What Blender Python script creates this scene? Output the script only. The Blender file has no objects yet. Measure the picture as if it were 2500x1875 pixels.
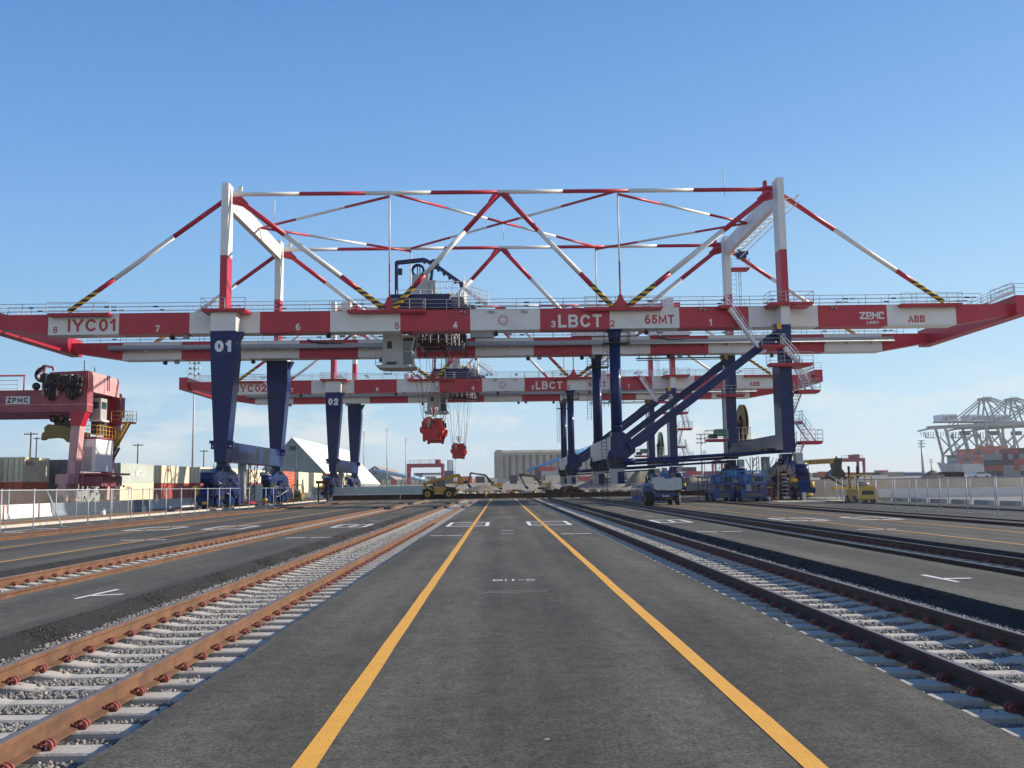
import bpy, math, random
import numpy as np
from mathutils import Vector, Matrix
random.seed(7); RS = np.random.RandomState(5)
scene = bpy.context.scene
col = scene.collection
# ---------------------------------------------------------------- camera
CAMH = 1.75
YAW, PITCH, ROLL = math.radians(.786), math.radians(6.27), math.radians(.8)
FPX = 2260.0
_f = Vector((math.sin(YAW)*math.cos(PITCH), math.cos(YAW)*math.cos(PITCH), math.sin(PITCH)))
_r0 = Vector((math.cos(YAW), -math.sin(YAW), 0))
_u0 = _r0.cross(_f)
_r = _r0*math.cos(ROLL) - _u0*math.sin(ROLL)
_u = _r0*math.sin(ROLL) + _u0*math.cos(ROLL)
cd = bpy.data.cameras.new('camera'); cam = bpy.data.objects.new('camera', cd); col.objects.link(cam)
cam.matrix_world = Matrix(((_r.x, _u.x, -_f.x, 0), (_r.y, _u.y, -_f.y, 0), (_r.z, _u.z, -_f.z, CAMH), (0, 0, 0, 1)))
cd.sensor_fit = 'HORIZONTAL'; cd.sensor_width = 36; cd.lens = 36*FPX/2500; cd.clip_start = .1; cd.clip_end = 20000
scene.camera = cam
# ---------------------------------------------------------------- sun and sky
SUN = Vector((2.1, .42, 1.0)).normalized()
sun_el = math.asin(SUN.z); sun_az = math.atan2(SUN.x, SUN.y)      # azimuth clockwise from +Y
ld = bpy.data.lights.new('sun', 'SUN'); ld.energy = 4.8; ld.angle = math.radians(.5); ld.color = (1, .87, .72)
sun = bpy.data.objects.new('sun', ld); col.objects.link(sun)
sun.rotation_euler = SUN.to_track_quat('Z', 'Y').to_euler()
w = bpy.data.worlds.new('World'); scene.world = w; w.use_nodes = True
nt = w.node_tree; N = nt.nodes; L = nt.links; N.clear()
out = N.new('ShaderNodeOutputWorld'); bg = N.new('ShaderNodeBackground'); sky = N.new('ShaderNodeTexSky')
sky.sky_type = 'NISHITA'; sky.sun_disc = False; sky.sun_elevation = sun_el; sky.sun_rotation = sun_az
sky.air_density = 1.0; sky.dust_density = .35; sky.ozone_density = 2.2; sky.altitude = 50
EXPO = .5; SK = .15; KK = 1/(SK*2**EXPO)
bg.inputs[1].default_value = SK
tc = N.new('ShaderNodeTexCoord'); sep = N.new('ShaderNodeSeparateXYZ'); L.new(tc.outputs['Generated'], sep.inputs[0])
def math_(op, a, b=None, clamp=False):
    n = N.new('ShaderNodeMath'); n.operation = op; n.use_clamp = clamp
    for i, v in enumerate((a, b)):
        if v is None: continue
        if isinstance(v, (int, float)): n.inputs[i].default_value = v
        else: L.new(v, n.inputs[i])
    return n.outputs[0]
def ramp_(stops, src):
    r = N.new('ShaderNodeValToRGB'); el = r.color_ramp.elements
    while len(el) < len(stops): el.new(.5)
    for k, (p, c) in enumerate(stops): el[k].position = p; el[k].color = (*c, 1)
    L.new(src, r.inputs[0]); return r.outputs[0]
def mix_(f, a, b, bt='MIX'):
    m = N.new('ShaderNodeMixRGB'); m.blend_type = bt
    for i, v in enumerate((f, a, b)):
        if isinstance(v, (int, float)): m.inputs[i].default_value = v
        elif isinstance(v, tuple): m.inputs[i].default_value = (*v, 1)
        else: L.new(v, m.inputs[i])
    return m.outputs[0]
# clear-air gradient by elevation, paler towards the sun side (+X), added fill cloud in the unseen half behind
z = sep.outputs['Z']
left = ramp_([(0, (.52, .70, .84)), (.05, (.44, .65, .84)), (.12, (.33, .57, .80)), (.22, (.24, .49, .83)), (.34, (.155, .37, .77)), (.5, (.095, .255, .62)), (.8, (.045, .13, .38))], z)
right = ramp_([(0, (.68, .83, .92)), (.05, (.60, .79, .92)), (.12, (.48, .73, .91)), (.22, (.36, .62, .90)), (.34, (.22, .46, .84)), (.5, (.13, .33, .72)), (.8, (.05, .14, .40))], z)
side = math_('ADD', math_('MULTIPLY', sep.outputs['X'], 1.05), .5, True)
clear = mix_(side, left, right)
clear = mix_(1.0, clear, (KK, KK, KK), 'MULTIPLY')
clear = mix_(.08, clear, sky.outputs[0])
mp = N.new('ShaderNodeMapping'); mp.inputs['Scale'].default_value = (1, 1, 3.2); L.new(tc.outputs['Generated'], mp.inputs[0])
nz = N.new('ShaderNodeTexNoise'); nz.inputs['Scale'].default_value = 8; nz.inputs['Detail'].default_value = 9; nz.inputs['Roughness'].default_value = .6
L.new(mp.outputs[0], nz.inputs['Vector'])
cl = ramp_([(.47, (0, 0, 0)), (.60, (1, 1, 1))], nz.outputs[0])
band = ramp_([(0, (.35, .35, .35)), (.05, (.85, .85, .85)), (.088, (.60, .60, .60)), (.12, (0, 0, 0))], z)
cw = mix_(mix_(1.0, cl, band, 'MULTIPLY'), clear, (.80*KK, .86*KK, .88*KK))
# behind the viewer: unseen bright cloud, added to fill the shaded front faces
back = math_('MULTIPLY', math_('SUBTRACT', math_('MULTIPLY', sep.outputs['Y'], -1.0), .15), 2.2, True)
fill_veil = ramp_([(.30, (.35, .35, .35)), (.65, (1, 1, 1))], nz.outputs[0])
low = ramp_([(0, (1, 1, 1)), (.30, (.9, .9, .9)), (.55, (0, 0, 0))], z)
cw = mix_(mix_(1.0, mix_(1.0, back, low, 'MULTIPLY'), fill_veil, 'MULTIPLY'), cw, (.86*KK, .86*KK, .86*KK))
L.new(cw, bg.inputs[0]); L.new(bg.outputs[0], out.inputs[0])
vs = scene.view_settings; vs.view_transform = 'Standard'; vs.look = 'None'; vs.exposure = EXPO; vs.gamma = 1
scene.display_settings.display_device = 'sRGB'
# ---------------------------------------------------------------- helpers
def ray(px, py):
    return _f + _r*((px-1250)/FPX) - _u*((py-937.5)/FPX)
def at(px, py, Y):
    d = ray(px, py); t = Y/d.y
    return Vector((d.x*t, Y, CAMH + d.z*t))
M = {}
def mat(name, c, rough=.6, metal=0., var=.12, scale=3., bump=0., bscale=40., spec=.5, c2=None, coat=0., streak=False):
    m = bpy.data.materials.new(name); m.use_nodes = True; nt = m.node_tree; b = nt.nodes['Principled BSDF']
    b.inputs['Roughness'].default_value = rough; b.inputs['Metallic'].default_value = metal
    b.inputs['Specular IOR Level'].default_value = spec
    if coat: b.inputs['Coat Weight'].default_value = coat; b.inputs['Coat Roughness'].default_value = .1
    tc = nt.nodes.new('ShaderNodeTexCoord'); n = nt.nodes.new('ShaderNodeTexNoise'); n.inputs['Scale'].default_value = scale
    n.inputs['Detail'].default_value = 6; n.inputs['Roughness'].default_value = .65
    src = tc.outputs['Object']
    if streak:
        mp = nt.nodes.new('ShaderNodeMapping'); mp.inputs['Scale'].default_value = (1, 1, .12); nt.links.new(src, mp.inputs[0]); src = mp.outputs[0]
    nt.links.new(src, n.inputs['Vector'])
    rp = nt.nodes.new('ShaderNodeValToRGB'); rp.color_ramp.elements[0].position = .3; rp.color_ramp.elements[1].position = .7
    d = c2 if c2 else tuple(v*(1-var*1.6) for v in c)
    rp.color_ramp.elements[0].color = (*d, 1); rp.color_ramp.elements[1].color = (*[min(1, v*(1+var*.5)) for v in c], 1)
    nt.links.new(n.outputs[0], rp.inputs[0]); nt.links.new(rp.outputs[0], b.inputs['Base Color'])
    if bump:
        n2 = nt.nodes.new('ShaderNodeTexNoise'); n2.inputs['Scale'].default_value = bscale; n2.inputs['Detail'].default_value = 4
        nt.links.new(tc.outputs['Object'], n2.inputs['Vector'])
        bp = nt.nodes.new('ShaderNodeBump'); bp.inputs['Strength'].default_value = bump; bp.inputs['Distance'].default_value = .02
        nt.links.new(n2.outputs[0], bp.inputs['Height']); nt.links.new(bp.outputs[0], b.inputs['Normal'])
    M[name] = m; return m
mat('red', (.46, .013, .038), .42, var=.1, scale=.6, streak=True)
mat('white', (.74, .74, .69), .45, var=.06, scale=.6, c2=(.64, .64, .60))
mat('navy', (.004, .019, .105), .5, var=.2, scale=.9, spec=.1, coat=.28)
mat('rust_shaded', (.075, .046, .034), .7, var=.25, scale=5, bump=.3, bscale=60)  # darkened rust for the right tracks, their shade put into the colour
mat('yellow', (.72, .42, .02), .45, var=.12)
mat('black', (.014, .014, .016), .5)
mat('steel', (.30, .32, .33), .42, metal=.35, scale=2)
mat('galv', (.44, .46, .47), .5, metal=.1, var=.06)
mat('glass', (.02, .05, .06), .08, spec=.8)
mat('rubber', (.02, .02, .021), .85, bump=.3, bscale=20)
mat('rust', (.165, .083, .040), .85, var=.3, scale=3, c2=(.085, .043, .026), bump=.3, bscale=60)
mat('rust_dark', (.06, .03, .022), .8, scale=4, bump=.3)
mat('rail_head', (.26, .19, .155), .38, metal=.45, scale=9)
mat('concrete', (.50, .48, .42), .85, var=.14, scale=4, bump=.25, bscale=30)
mat('tie_concrete', (.50, .475, .41), .85, var=.16, scale=5, bump=.3, bscale=50)
mat('clip', (.23, .055, .045), .65, scale=12)
mat('spreader_red', (.50, .016, .014), .45, scale=2)
mat('pink', (.33, .075, .10), .6, scale=1.2, var=.2)
mat('pink_white', (.62, .34, .34), .6, scale=1.2, var=.2)
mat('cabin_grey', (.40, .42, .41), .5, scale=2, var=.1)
mat('reel_yellow', (.34, .19, .03), .5)
mat('green', (.02, .20, .10), .45)
mat('tan_mach', (.22, .17, .05), .6)
mat('cream', (.74, .68, .48), .6, scale=1)
mat('grey_box', (.27, .30, .29), .6, scale=1)
mat('grey_green', (.45, .51, .47), .6, scale=1)
mat('orange', (.62, .13, .06), .6, scale=1)
mat('brick_red', (.42, .07, .05), .6, scale=1)
mat('blue_box', (.06, .14, .30), .6, scale=1)
mat('dark_box', (.06, .05, .06), .6, scale=1)
mat('barrier_white', (.80, .80, .76), .7)
mat('barrier_blue', (.20, .26, .32), .7)
mat('wood', (.10, .075, .055), .85)
mat('roof_white', (.80, .79, .72), .6, scale=.1)
mat('shed_grey', (.22, .28, .29), .6, scale=.15)
mat('silo', (.42, .385, .31), .8, scale=.08, var=.2)
mat('sts_grey', (.34, .375, .36), .6, scale=.1)
mat('ship_hull', (.50, .56, .58), .5, scale=.05)
mat('sky_blue', (.05, .28, .62), .5)
mat('far_blue', (.30, .50, .62), .5)
mat('genie', (.01, .045, .22), .4)
mat('genie_light', (.02, .22, .50), .4)
mat('hood_grey', (.42, .46, .46), .35, var=.08)
mat('cat_yellow', (.60, .37, .06), .55, scale=2, var=.2)
mat('dirt', (.26, .225, .175), .95, scale=.25, var=.3, bump=.5, bscale=3)
mat('gravel_far', (.24, .215, .175), .95, scale=.5, var=.3, bump=.5, bscale=6)
mat('warm_lamp', (.9, .8, .6), .3)
mat('paint_white', (.84, .84, .82), .7, scale=14, c2=(.60, .60, .59))
mat('paint_faint', (.34, .33, .32), .8, scale=22, c2=(.12, .12, .12))
mat('paint_pink', (.33, .22, .21), .8, scale=22, c2=(.13, .12, .12))
mat('sign_white', (.8, .8, .8), .5)
mat('fence_fabric', (.52, .60, .56), .8)
def mesh_obj(name, me, mats=(), parent=None):
    for m in mats: me.materials.append(m)
    o = bpy.data.objects.new(name, me); col.objects.link(o)
    if parent is not None: o.parent = parent
    return o
def tag(o, label=None, cat=None, group=None, kind=None):
    if label: o['label'] = label
    if cat: o['category'] = cat
    if group: o['group'] = group
    if kind: o['kind'] = kind
    return o
def empty(name, loc, label=None, cat=None, group=None):
    o = bpy.data.objects.new(name, None); col.objects.link(o); o.location = loc; o.empty_display_size = .5
    return tag(o, label, cat, group)
def norm2(a, b):
    q = math.hypot(a, b) or 1; return (a/q, b/q)
def arc_(cx, cy, rx, ry, a, b, n=10): return [(cx+rx*math.cos(math.radians(a+(b-a)*i/n)), cy+ry*math.sin(math.radians(a+(b-a)*i/n))) for i in range(n+1)]
GLYPH = {
 'I': (.19, [[(0, 0), (0, 1)]]), 'Y': (.82, [[(0, 1), (.5, .42), (1, 1)], [(.5, .42), (.5, 0)]]),
 'C': (.86, [arc_(.5, .5, .5, .5, 42, 318, 18)]), 'O': (.9, [arc_(.5, .5, .5, .5, 0, 360, 22)]), '0': (.68, [arc_(.5, .5, .5, .5, 0, 360, 22)]),
 '1': (.42, [[(.95, 0), (.95, 1)], [(0, .76), (.35, .80), (.62, .93)]]), '2': (.68, [arc_(.5, .70, .5, .30, 175, -35, 10)+[(0, 0)], [(0, 0), (1, 0)]]),
 '3': (.68, [arc_(.48, .75, .44, .25, 155, -90, 10), arc_(.48, .25, .52, .26, 90, -160, 10)]), '4': (.72, [[(.70, 0), (.70, 1)], [(.66, .98), (.02, .32)], [(0, .26), (1, .26)]]),
 '5': (.68, [[(.92, 1), (.15, 1), (.05, .52)]+arc_(.48, .32, .5, .32, 115, -155, 12)]), '6': (.68, [arc_(.5, .31, .5, .31, 90, 450, 16), arc_(.62, .42, .62, .6, 82, 190, 8)]),
 '7': (.66, [[(0, 1), (1, 1), (.38, 0)]]), '8': (.68, [arc_(.5, .76, .42, .24, -90, 270, 14), arc_(.5, .26, .5, .26, -90, 270, 14)]),
 'L': (.66, [[(0, 1), (0, 0), (1, 0)]]), 'T': (.74, [[(0, 1), (1, 1)], [(.5, 1), (.5, 0)]]), 'M': (.96, [[(0, 0), (0, 1), (.5, .15), (1, 1), (1, 0)]]),
 'B': (.80, [[(0, 0), (0, 1)], [(.12, 1), (.55, 1)]+arc_(.58, .76, .36, .24, 85, -90, 7)+[(.12, .52)], [(.12, .52), (.55, .52)]+arc_(.60, .26, .4, .26, 85, -85, 7)+[(.5, 0), (.12, 0)]]),
 'A': (.86, [[(0, 0), (.5, 1), (1, 0)], [(.2, .3), (.8, .3)]]), 'Z': (.78, [[(0, 1), (1, 1)], [(.9, .93), (.1, .07)], [(0, 0), (1, 0)]]), 'P': (.76, [[(0, 0), (0, 1)], [(.12, 1), (.55, 1)]+arc_(.6, .74, .4, .26, 85, -85, 7)+[(.12, .48)]]),
 'S': (.74, [arc_(.5, .75, .46, .25, 40, 270, 9)+arc_(.5, .25, .5, .25, 90, -140, 9)]), '-': (.4, [[(0, .45), (1, .45)]]), ' ': (.3, []),
 'N': (.8, [[(0, 0), (0, 1), (1, 0), (1, 1)]])}
V3 = Vector
class MB:
    """collects shapes in world coordinates; build() makes ONE mesh object, shifted to its parent's origin"""
    def __init__(s): s.v = []; s.f = []; s.m = []; s.sm = []; s.ms = []
    def mi(s, m):
        if m not in s.ms: s.ms.append(m)
        return s.ms.index(m)
    def face(s, idx, m, sm=False): s.f.append(tuple(idx)); s.m.append(s.mi(m)); s.sm.append(sm)
    def poly(s, pts, m):
        b = len(s.v); s.v += [tuple(p) for p in pts]; s.face(range(b, b+len(pts)), m)
    def hexa(s, p, m):                      # p: 4 bottom (ccw from above), 4 top
        b = len(s.v); s.v += [tuple(q) for q in p]
        for f in ((3, 2, 1, 0), (4, 5, 6, 7), (0, 1, 5, 4), (1, 2, 6, 5), (2, 3, 7, 6), (3, 0, 4, 7)): s.face([b+i for i in f], m)
    def box(s, x0, x1, y0, y1, z0, z1, m):
        if x0 > x1: x0, x1 = x1, x0
        if y0 > y1: y0, y1 = y1, y0
        if z0 > z1: z0, z1 = z1, z0
        s.hexa(((x0, y0, z0), (x1, y0, z0), (x1, y1, z0), (x0, y1, z0), (x0, y0, z1), (x1, y0, z1), (x1, y1, z1), (x0, y1, z1)), m)
    def prism(s, pts, axis, a0, a1, m, ends=None):
        """extrude a 2-D outline along axis ('x': pts=(y,z), 'y': pts=(x,z), 'z': pts=(x,y))"""
        def mk(p, a): return (a, p[0], p[1]) if axis == 'x' else (p[0], a, p[1]) if axis == 'y' else (p[0], p[1], a)
        n = len(pts); ar = sum(pts[i][0]*pts[(i+1) % n][1]-pts[(i+1) % n][0]*pts[i][1] for i in range(n))
        flip = (ar > 0) == (axis == 'y')
        P = list(pts)[::-1] if flip else list(pts)
        if axis == 'y':
            P = list(pts) if ar > 0 else list(pts)[::-1]
            b = len(s.v); s.v += [mk(p, a0) for p in P]+[mk(p, a1) for p in P]
            s.face([b+i for i in range(n)], ends or m); s.face([b+n+i for i in reversed(range(n))], ends or m)
            for i in range(n): j = (i+1) % n; s.face((b+j, b+i, b+n+i, b+n+j), m)
        else:
            P = list(pts) if ar > 0 else list(pts)[::-1]
            b = len(s.v); s.v += [mk(p, a0) for p in P]+[mk(p, a1) for p in P]
            s.face([b+i for i in reversed(range(n))], ends or m); s.face([b+n+i for i in range(n)], ends or m)
            for i in range(n): j = (i+1) % n; s.face((b+i, b+j, b+n+j, b+n+i), m)
    def tube(s, p, q, r, m, n=8, r2=None, cap=True, sm=True):
        p = V3(p); q = V3(q); d = q-p
        if d.length < 1e-6: return
        d.normalize(); a = d.orthogonal().normalized() if abs(d.z) > .95 else d.cross(V3((0, 0, 1))).normalized(); c = d.cross(a)
        r2 = r if r2 is None else r2; b = len(s.v)
        for (o, rr) in ((p, r), (q, r2)):
            for i in range(n):
                t = 2*math.pi*i/n+math.pi/n; s.v.append(tuple(o+a*(math.cos(t)*rr)+c*(math.sin(t)*rr)))
        for i in range(n): j = (i+1) % n; s.face((b+i, b+j, b+n+j, b+n+i), m, sm)
        if cap: s.face([b+i for i in reversed(range(n))], m); s.face([b+n+i for i in range(n)], m)
    def stripes(s, p, q, r, segs, n=12):
        """segs: [(t0,t1,material)] along p->q"""
        p = V3(p); q = V3(q)
        for t0, t1, m in segs:
            if m == 'hazard':
                s.hazard(p.lerp(q, t0), p.lerp(q, t1), r, n)
            else: s.tube(p.lerp(q, t0), p.lerp(q, t1), r, m, n)
    def hazard(s, p, q, r, n=12, period=.78):
        n = 32
        d = q-p; Ln = d.length; d.normalize(); a = d.cross(V3((0, 0, 1))).normalized(); c = d.cross(a)
        k = max(2, int(Ln/(period/16))); b = len(s.v)
        for i in range(k+1):
            for j in range(n):
                t = 2*math.pi*j/n; s.v.append(tuple(p+d*(Ln*i/k)+a*(math.cos(t)*r)+c*(math.sin(t)*r)))
        for i in range(k):
            for j in range(n):
                u = (Ln*(i+.5)/k)/period + .42*math.sin(2*math.pi*(j+.5)/n)
                s.face((b+i*n+j, b+i*n+(j+1) % n, b+(i+1)*n+(j+1) % n, b+(i+1)*n+j), 'black' if (u % 1) < .5 else 'yellow', True)
    def bar(s, p, q, w, h, m, up=(0, 0, 1)):
        p = V3(p); q = V3(q); d = (q-p).normalized(); a = d.cross(V3(up))
        a = a.normalized() if a.length > 1e-4 else V3((1, 0, 0)); c = a.cross(d); a = a*(w/2); c = c*(h/2)
        s.hexa((p-a-c, p+a-c, q+a-c, q-a-c, p-a+c, p+a+c, q+a+c, q-a+c), m)
    def disc(s, c, axis, r, wd, m, n=20, r0=0):
        c = V3(c); ax = V3(axis).normalized()
        s.tube(c-ax*(wd/2), c+ax*(wd/2), r, m, n)
    def sphere(s, c, r, m, n=8, sx=1, sy=1, sz=1):
        b = len(s.v); k = n//2+1
        for i in range(1, k):
            ph = math.pi*i/k
            for j in range(n): t = 2*math.pi*j/n; s.v.append((c[0]+r*sx*math.sin(ph)*math.cos(t), c[1]+r*sy*math.sin(ph)*math.sin(t), c[2]+r*sz*math.cos(ph)))
        s.v += [(c[0], c[1], c[2]+r*sz), (c[0], c[1], c[2]-r*sz)]; T = len(s.v)-2
        for i in range(k-2):
            for j in range(n): j2 = (j+1) % n; s.face((b+i*n+j, b+(i+1)*n+j, b+(i+1)*n+j2, b+i*n+j2), m, True)
        for j in range(n): j2 = (j+1) % n; s.face((T, b+j, b+j2), m, True); s.face((T+1, b+(k-2)*n+j2, b+(k-2)*n+j), m, True)
    def rail(s, pts, h=1.05, m='galv', step=1.9, r=.034, mid=2):
        """handrail along a path of floor points"""
        pts = [V3(p) for p in pts]
        for a, b in zip(pts, pts[1:]):
            for k in range(mid+1):
                z = V3((0, 0, h*(1-k/(mid+.6)))); s.tube(a+z, b+z, r if k == 0 else r*.7, m, 5, cap=False)
            n = max(1, round((b-a).length/step))
            for i in range(n+1):
                p = a.lerp(b, i/n); s.tube(p, p+V3((0, 0, h)), r, m, 5, cap=False)
    def ladder(s, p, q, w=.5, m='galv', side=(1, 0, 0), step=.35, r=.03):
        p = V3(p); q = V3(q); a = V3(side).normalized()*(w/2)
        s.tube(p-a, q-a, r, m, 5); s.tube(p+a, q+a, r, m, 5)
        n = int((q-p).length/step)
        for i in range(1, n): c = p.lerp(q, i/n); s.tube(c-a, c+a, r*.7, m, 5, cap=False)
    def stair(s, p, q, w=.8, m='galv', side=(0, 1, 0), rise=.28):
        p = V3(p); q = V3(q); a = V3(side).normalized()*(w/2)
        for sg in (-1, 1):
            s.bar(p+a*sg, q+a*sg, .06, .26, m)
            for hh in (.5, 1.0): s.tube(p+a*sg+V3((0, 0, hh)), q+a*sg+V3((0, 0, hh)), .028, m, 5, cap=False)
            n = max(2, round((q-p).length/1.4))
            for i in range(n+1): c = p.lerp(q, i/n)+a*sg; s.tube(c, c+V3((0, 0, 1.0)), .028, m, 5, cap=False)
        n = max(2, int(abs(q.z-p.z)/rise)); d = (q-p); d.z = 0
        if d.length < 1e-3: d = V3((1, 0, 0))
        d.normalize()
        for i in range(n):
            c = p.lerp(q, (i+.5)/n); s.hexa([c-a-d*.13, c-a+d*.13, c+a+d*.13, c+a-d*.13] + [v+V3((0, 0, .04)) for v in (c-a-d*.13, c-a+d*.13, c+a+d*.13, c+a-d*.13)], m)
    def text(s, body, c, h, m, face='-y', width=None, t=.19, gap=.16):
        """flat block lettering drawn with strokes of even width; c = centre of the text"""
        adv = 0; pieces = []
        for ch in body:
            w_, strokes = GLYPH[ch]
            for st in strokes:
                pts = [(adv+t/2+u*(w_-t) if w_ > t else adv+w_/2, t/2+v*(1-t)) for u, v in st]; pieces.append(pts)
            adv += w_+gap
        W = adv-gap; kx = (width/W) if width else h
        def out(u, v, d):
            X = (u-W/2)*kx; Z = (v-.5)*h
            return (c[0]+X, c[1]-d, c[2]+Z) if face == '-y' else (c[0]+d, c[1]+X, c[2]+Z)
        for k, pts in enumerate(pieces):
            closed = len(pts) > 2 and abs(pts[0][0]-pts[-1][0])+abs(pts[0][1]-pts[-1][1]) < 1e-4
            if closed: pts = pts[:-1]
            n = len(pts); L0 = []; R0 = []
            for i in range(n):
                p = pts[i]; a = pts[(i-1) % n] if (i or closed) else None; b = pts[(i+1) % n] if (i < n-1 or closed) else None
                d1 = norm2(p[0]-a[0], p[1]-a[1]) if a else None; d2 = norm2(b[0]-p[0], b[1]-p[1]) if b else None
                d1 = d1 or d2; d2 = d2 or d1
                nx, ny = -(d1[1]+d2[1]), d1[0]+d2[0]; q = math.hypot(nx, ny)
                if q < .2: nx, ny, q = -d1[1], d1[0], 1
                nx /= q; ny /= q; f = min(2.2, 1/max(.35, nx*-d1[1]+ny*d1[0]))*t/2
                ex = [0, 0]
                if not closed and i == 0: ex = [-d2[0]*t/2, -d2[1]*t/2]
                if not closed and i == n-1: ex = [d1[0]*t/2, d1[1]*t/2]
                L0.append((p[0]+nx*f+ex[0], p[1]+ny*f+ex[1])); R0.append((p[0]-nx*f+ex[0], p[1]-ny*f+ex[1]))
            dd = .0015*(k % 4)
            for i in range(n if closed else n-1):
                j = (i+1) % n
                s.poly([out(*R0[i], dd), out(*R0[j], dd), out(*L0[j], dd), out(*L0[i], dd)], m)
    def build(s, name, parent=None, label=None, cat=None, group=None, kind=None, loc=None):
        off = V3((0, 0, 0))
        if parent is not None:
            q = parent
            while q is not None: off += q.location; q = q.parent
        elif loc is not None: off = V3(loc)
        me = bpy.data.meshes.new(name)
        me.from_pydata([(a-off.x, b-off.y, c-off.z) for a, b, c in s.v], [], s.f)
        for m in s.ms: me.materials.append(M[m])
        me.polygons.foreach_set('material_index', s.m); me.polygons.foreach_set('use_smooth', s.sm); me.update()
        o = mesh_obj(name, me, (), parent)
        if parent is None and loc is not None: o.location = loc
        return tag(o, label, cat, group, kind)
def copy_tree(o, parent=None):
    c = o.copy(); col.objects.link(c); c.parent = parent
    for ch in list(o.children): copy_tree(ch, c)
    return c
# ================================================================ ground
TR = [(-4.25, 1), (5.02, 1), (-9.42, 1), (10.5, 1)]       # open tracks: centre X
LANE = [(.33, (-2.72, 3.5)), (-14.33, None), (15.5, None)]
YE = 134.0
def asphalt_mat():
    m = bpy.data.materials.new('asphalt'); m.use_nodes = True; nt = m.node_tree; b = nt.nodes['Principled BSDF']; nn = nt.nodes.new; lk = nt.links.new
    tc = nn('ShaderNodeTexCoord')
    def noise(sc, det=5, ro=.6, map=None):
        n = nn('ShaderNodeTexNoise'); n.inputs['Scale'].default_value = sc; n.inputs['Detail'].default_value = det; n.inputs['Roughness'].default_value = ro
        if map:
            mp = nn('ShaderNodeMapping'); mp.inputs['Scale'].default_value = map; lk(tc.outputs['Object'], mp.inputs[0]); lk(mp.outputs[0], n.inputs['Vector'])
        else: lk(tc.outputs['Object'], n.inputs['Vector'])
        return n
    def ramp(n, p0, c0, p1, c1):
        r = nn('ShaderNodeValToRGB'); r.color_ramp.elements[0].position = p0; r.color_ramp.elements[0].color = (c0, c0, c0, 1)
        r.color_ramp.elements[1].position = p1; r.color_ramp.elements[1].color = (c1, c1, c1, 1); lk(n.outputs[0], r.inputs[0]); return r
    big = ramp(noise(.5, 6, .7, (1, .3, 1)), .32, .60, .66, 1.18)
    mid = ramp(noise(2.2, 5, .7), .3, .8, .7, 1.12)
    fine = ramp(noise(30, 8, .95), .40, .10, .60, 1.5)
    blot = ramp(noise(7, 6, .8), .34, .62, .56, 1.12)
    wh = ramp(noise(.8, 3, .5, (1.4, .03, 1)), .38, .74, .62, 1.2)
    base = nn('ShaderNodeRGB'); base.outputs[0].default_value = (.134, .127, .101, 1)
    prev = base.outputs[0]
    for r in (big, mid, fine, blot, wh):
        x = nn('ShaderNodeMixRGB'); x.blend_type = 'MULTIPLY'; x.inputs[0].default_value = 1; lk(prev, x.inputs[1]); lk(r.outputs[0], x.inputs[2]); prev = x.outputs[0]
    lk(prev, b.inputs['Base Color']); b.inputs['Roughness'].default_value = .8; b.inputs['Specular IOR Level'].default_value = .3
    n2 = noise(90, 4, .7); bp = nn('ShaderNodeBump'); bp.inputs['Strength'].default_value = .75; bp.inputs['Distance'].default_value = .008
    lk(n2.outputs[0], bp.inputs['Height']); lk(bp.outputs[0], b.inputs['Normal'])
    M['asphalt'] = m
asphalt_mat()
mat('asphalt_edge', (.022, .022, .023), .95, bump=1., bscale=70, scale=30, var=.4)
mat('ballast', (.15, .148, .14), .9, scale=22, var=.5, bump=1., bscale=22)
mat('stone', (.25, .245, .225), .85, scale=2.6, var=.5, c2=(.085, .088, .09))
mat('stone_light', (.44, .40, .33), .85, scale=6, var=.3)
def lane_paint(name, c):
    m = mat(name, c, .75, scale=5, var=.06); nt = m.node_tree; b = nt.nodes['Principled BSDF']
    src = b.inputs['Base Color'].links[0].from_socket
    tc = nt.nodes.new('ShaderNodeTexCoord'); n = nt.nodes.new('ShaderNodeTexNoise'); n.inputs['Scale'].default_value = 60; n.inputs['Detail'].default_value = 3
    nt.links.new(tc.outputs['Object'], n.inputs['Vector']); r = nt.nodes.new('ShaderNodeValToRGB')
    r.color_ramp.elements[0].position = .30; r.color_ramp.elements[1].position = .37
    nt.links.new(n.outputs[0], r.inputs[0]); x = nt.nodes.new('ShaderNodeMixRGB'); x.inputs[1].default_value = (.13, .09, .04, 1)
    nt.links.new(r.outputs[0], x.inputs[0]); nt.links.new(src, x.inputs[2]); nt.links.new(x.outputs[0], b.inputs['Base Color'])
lane_paint('paint_yellow', (.76, .39, .055))
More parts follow.
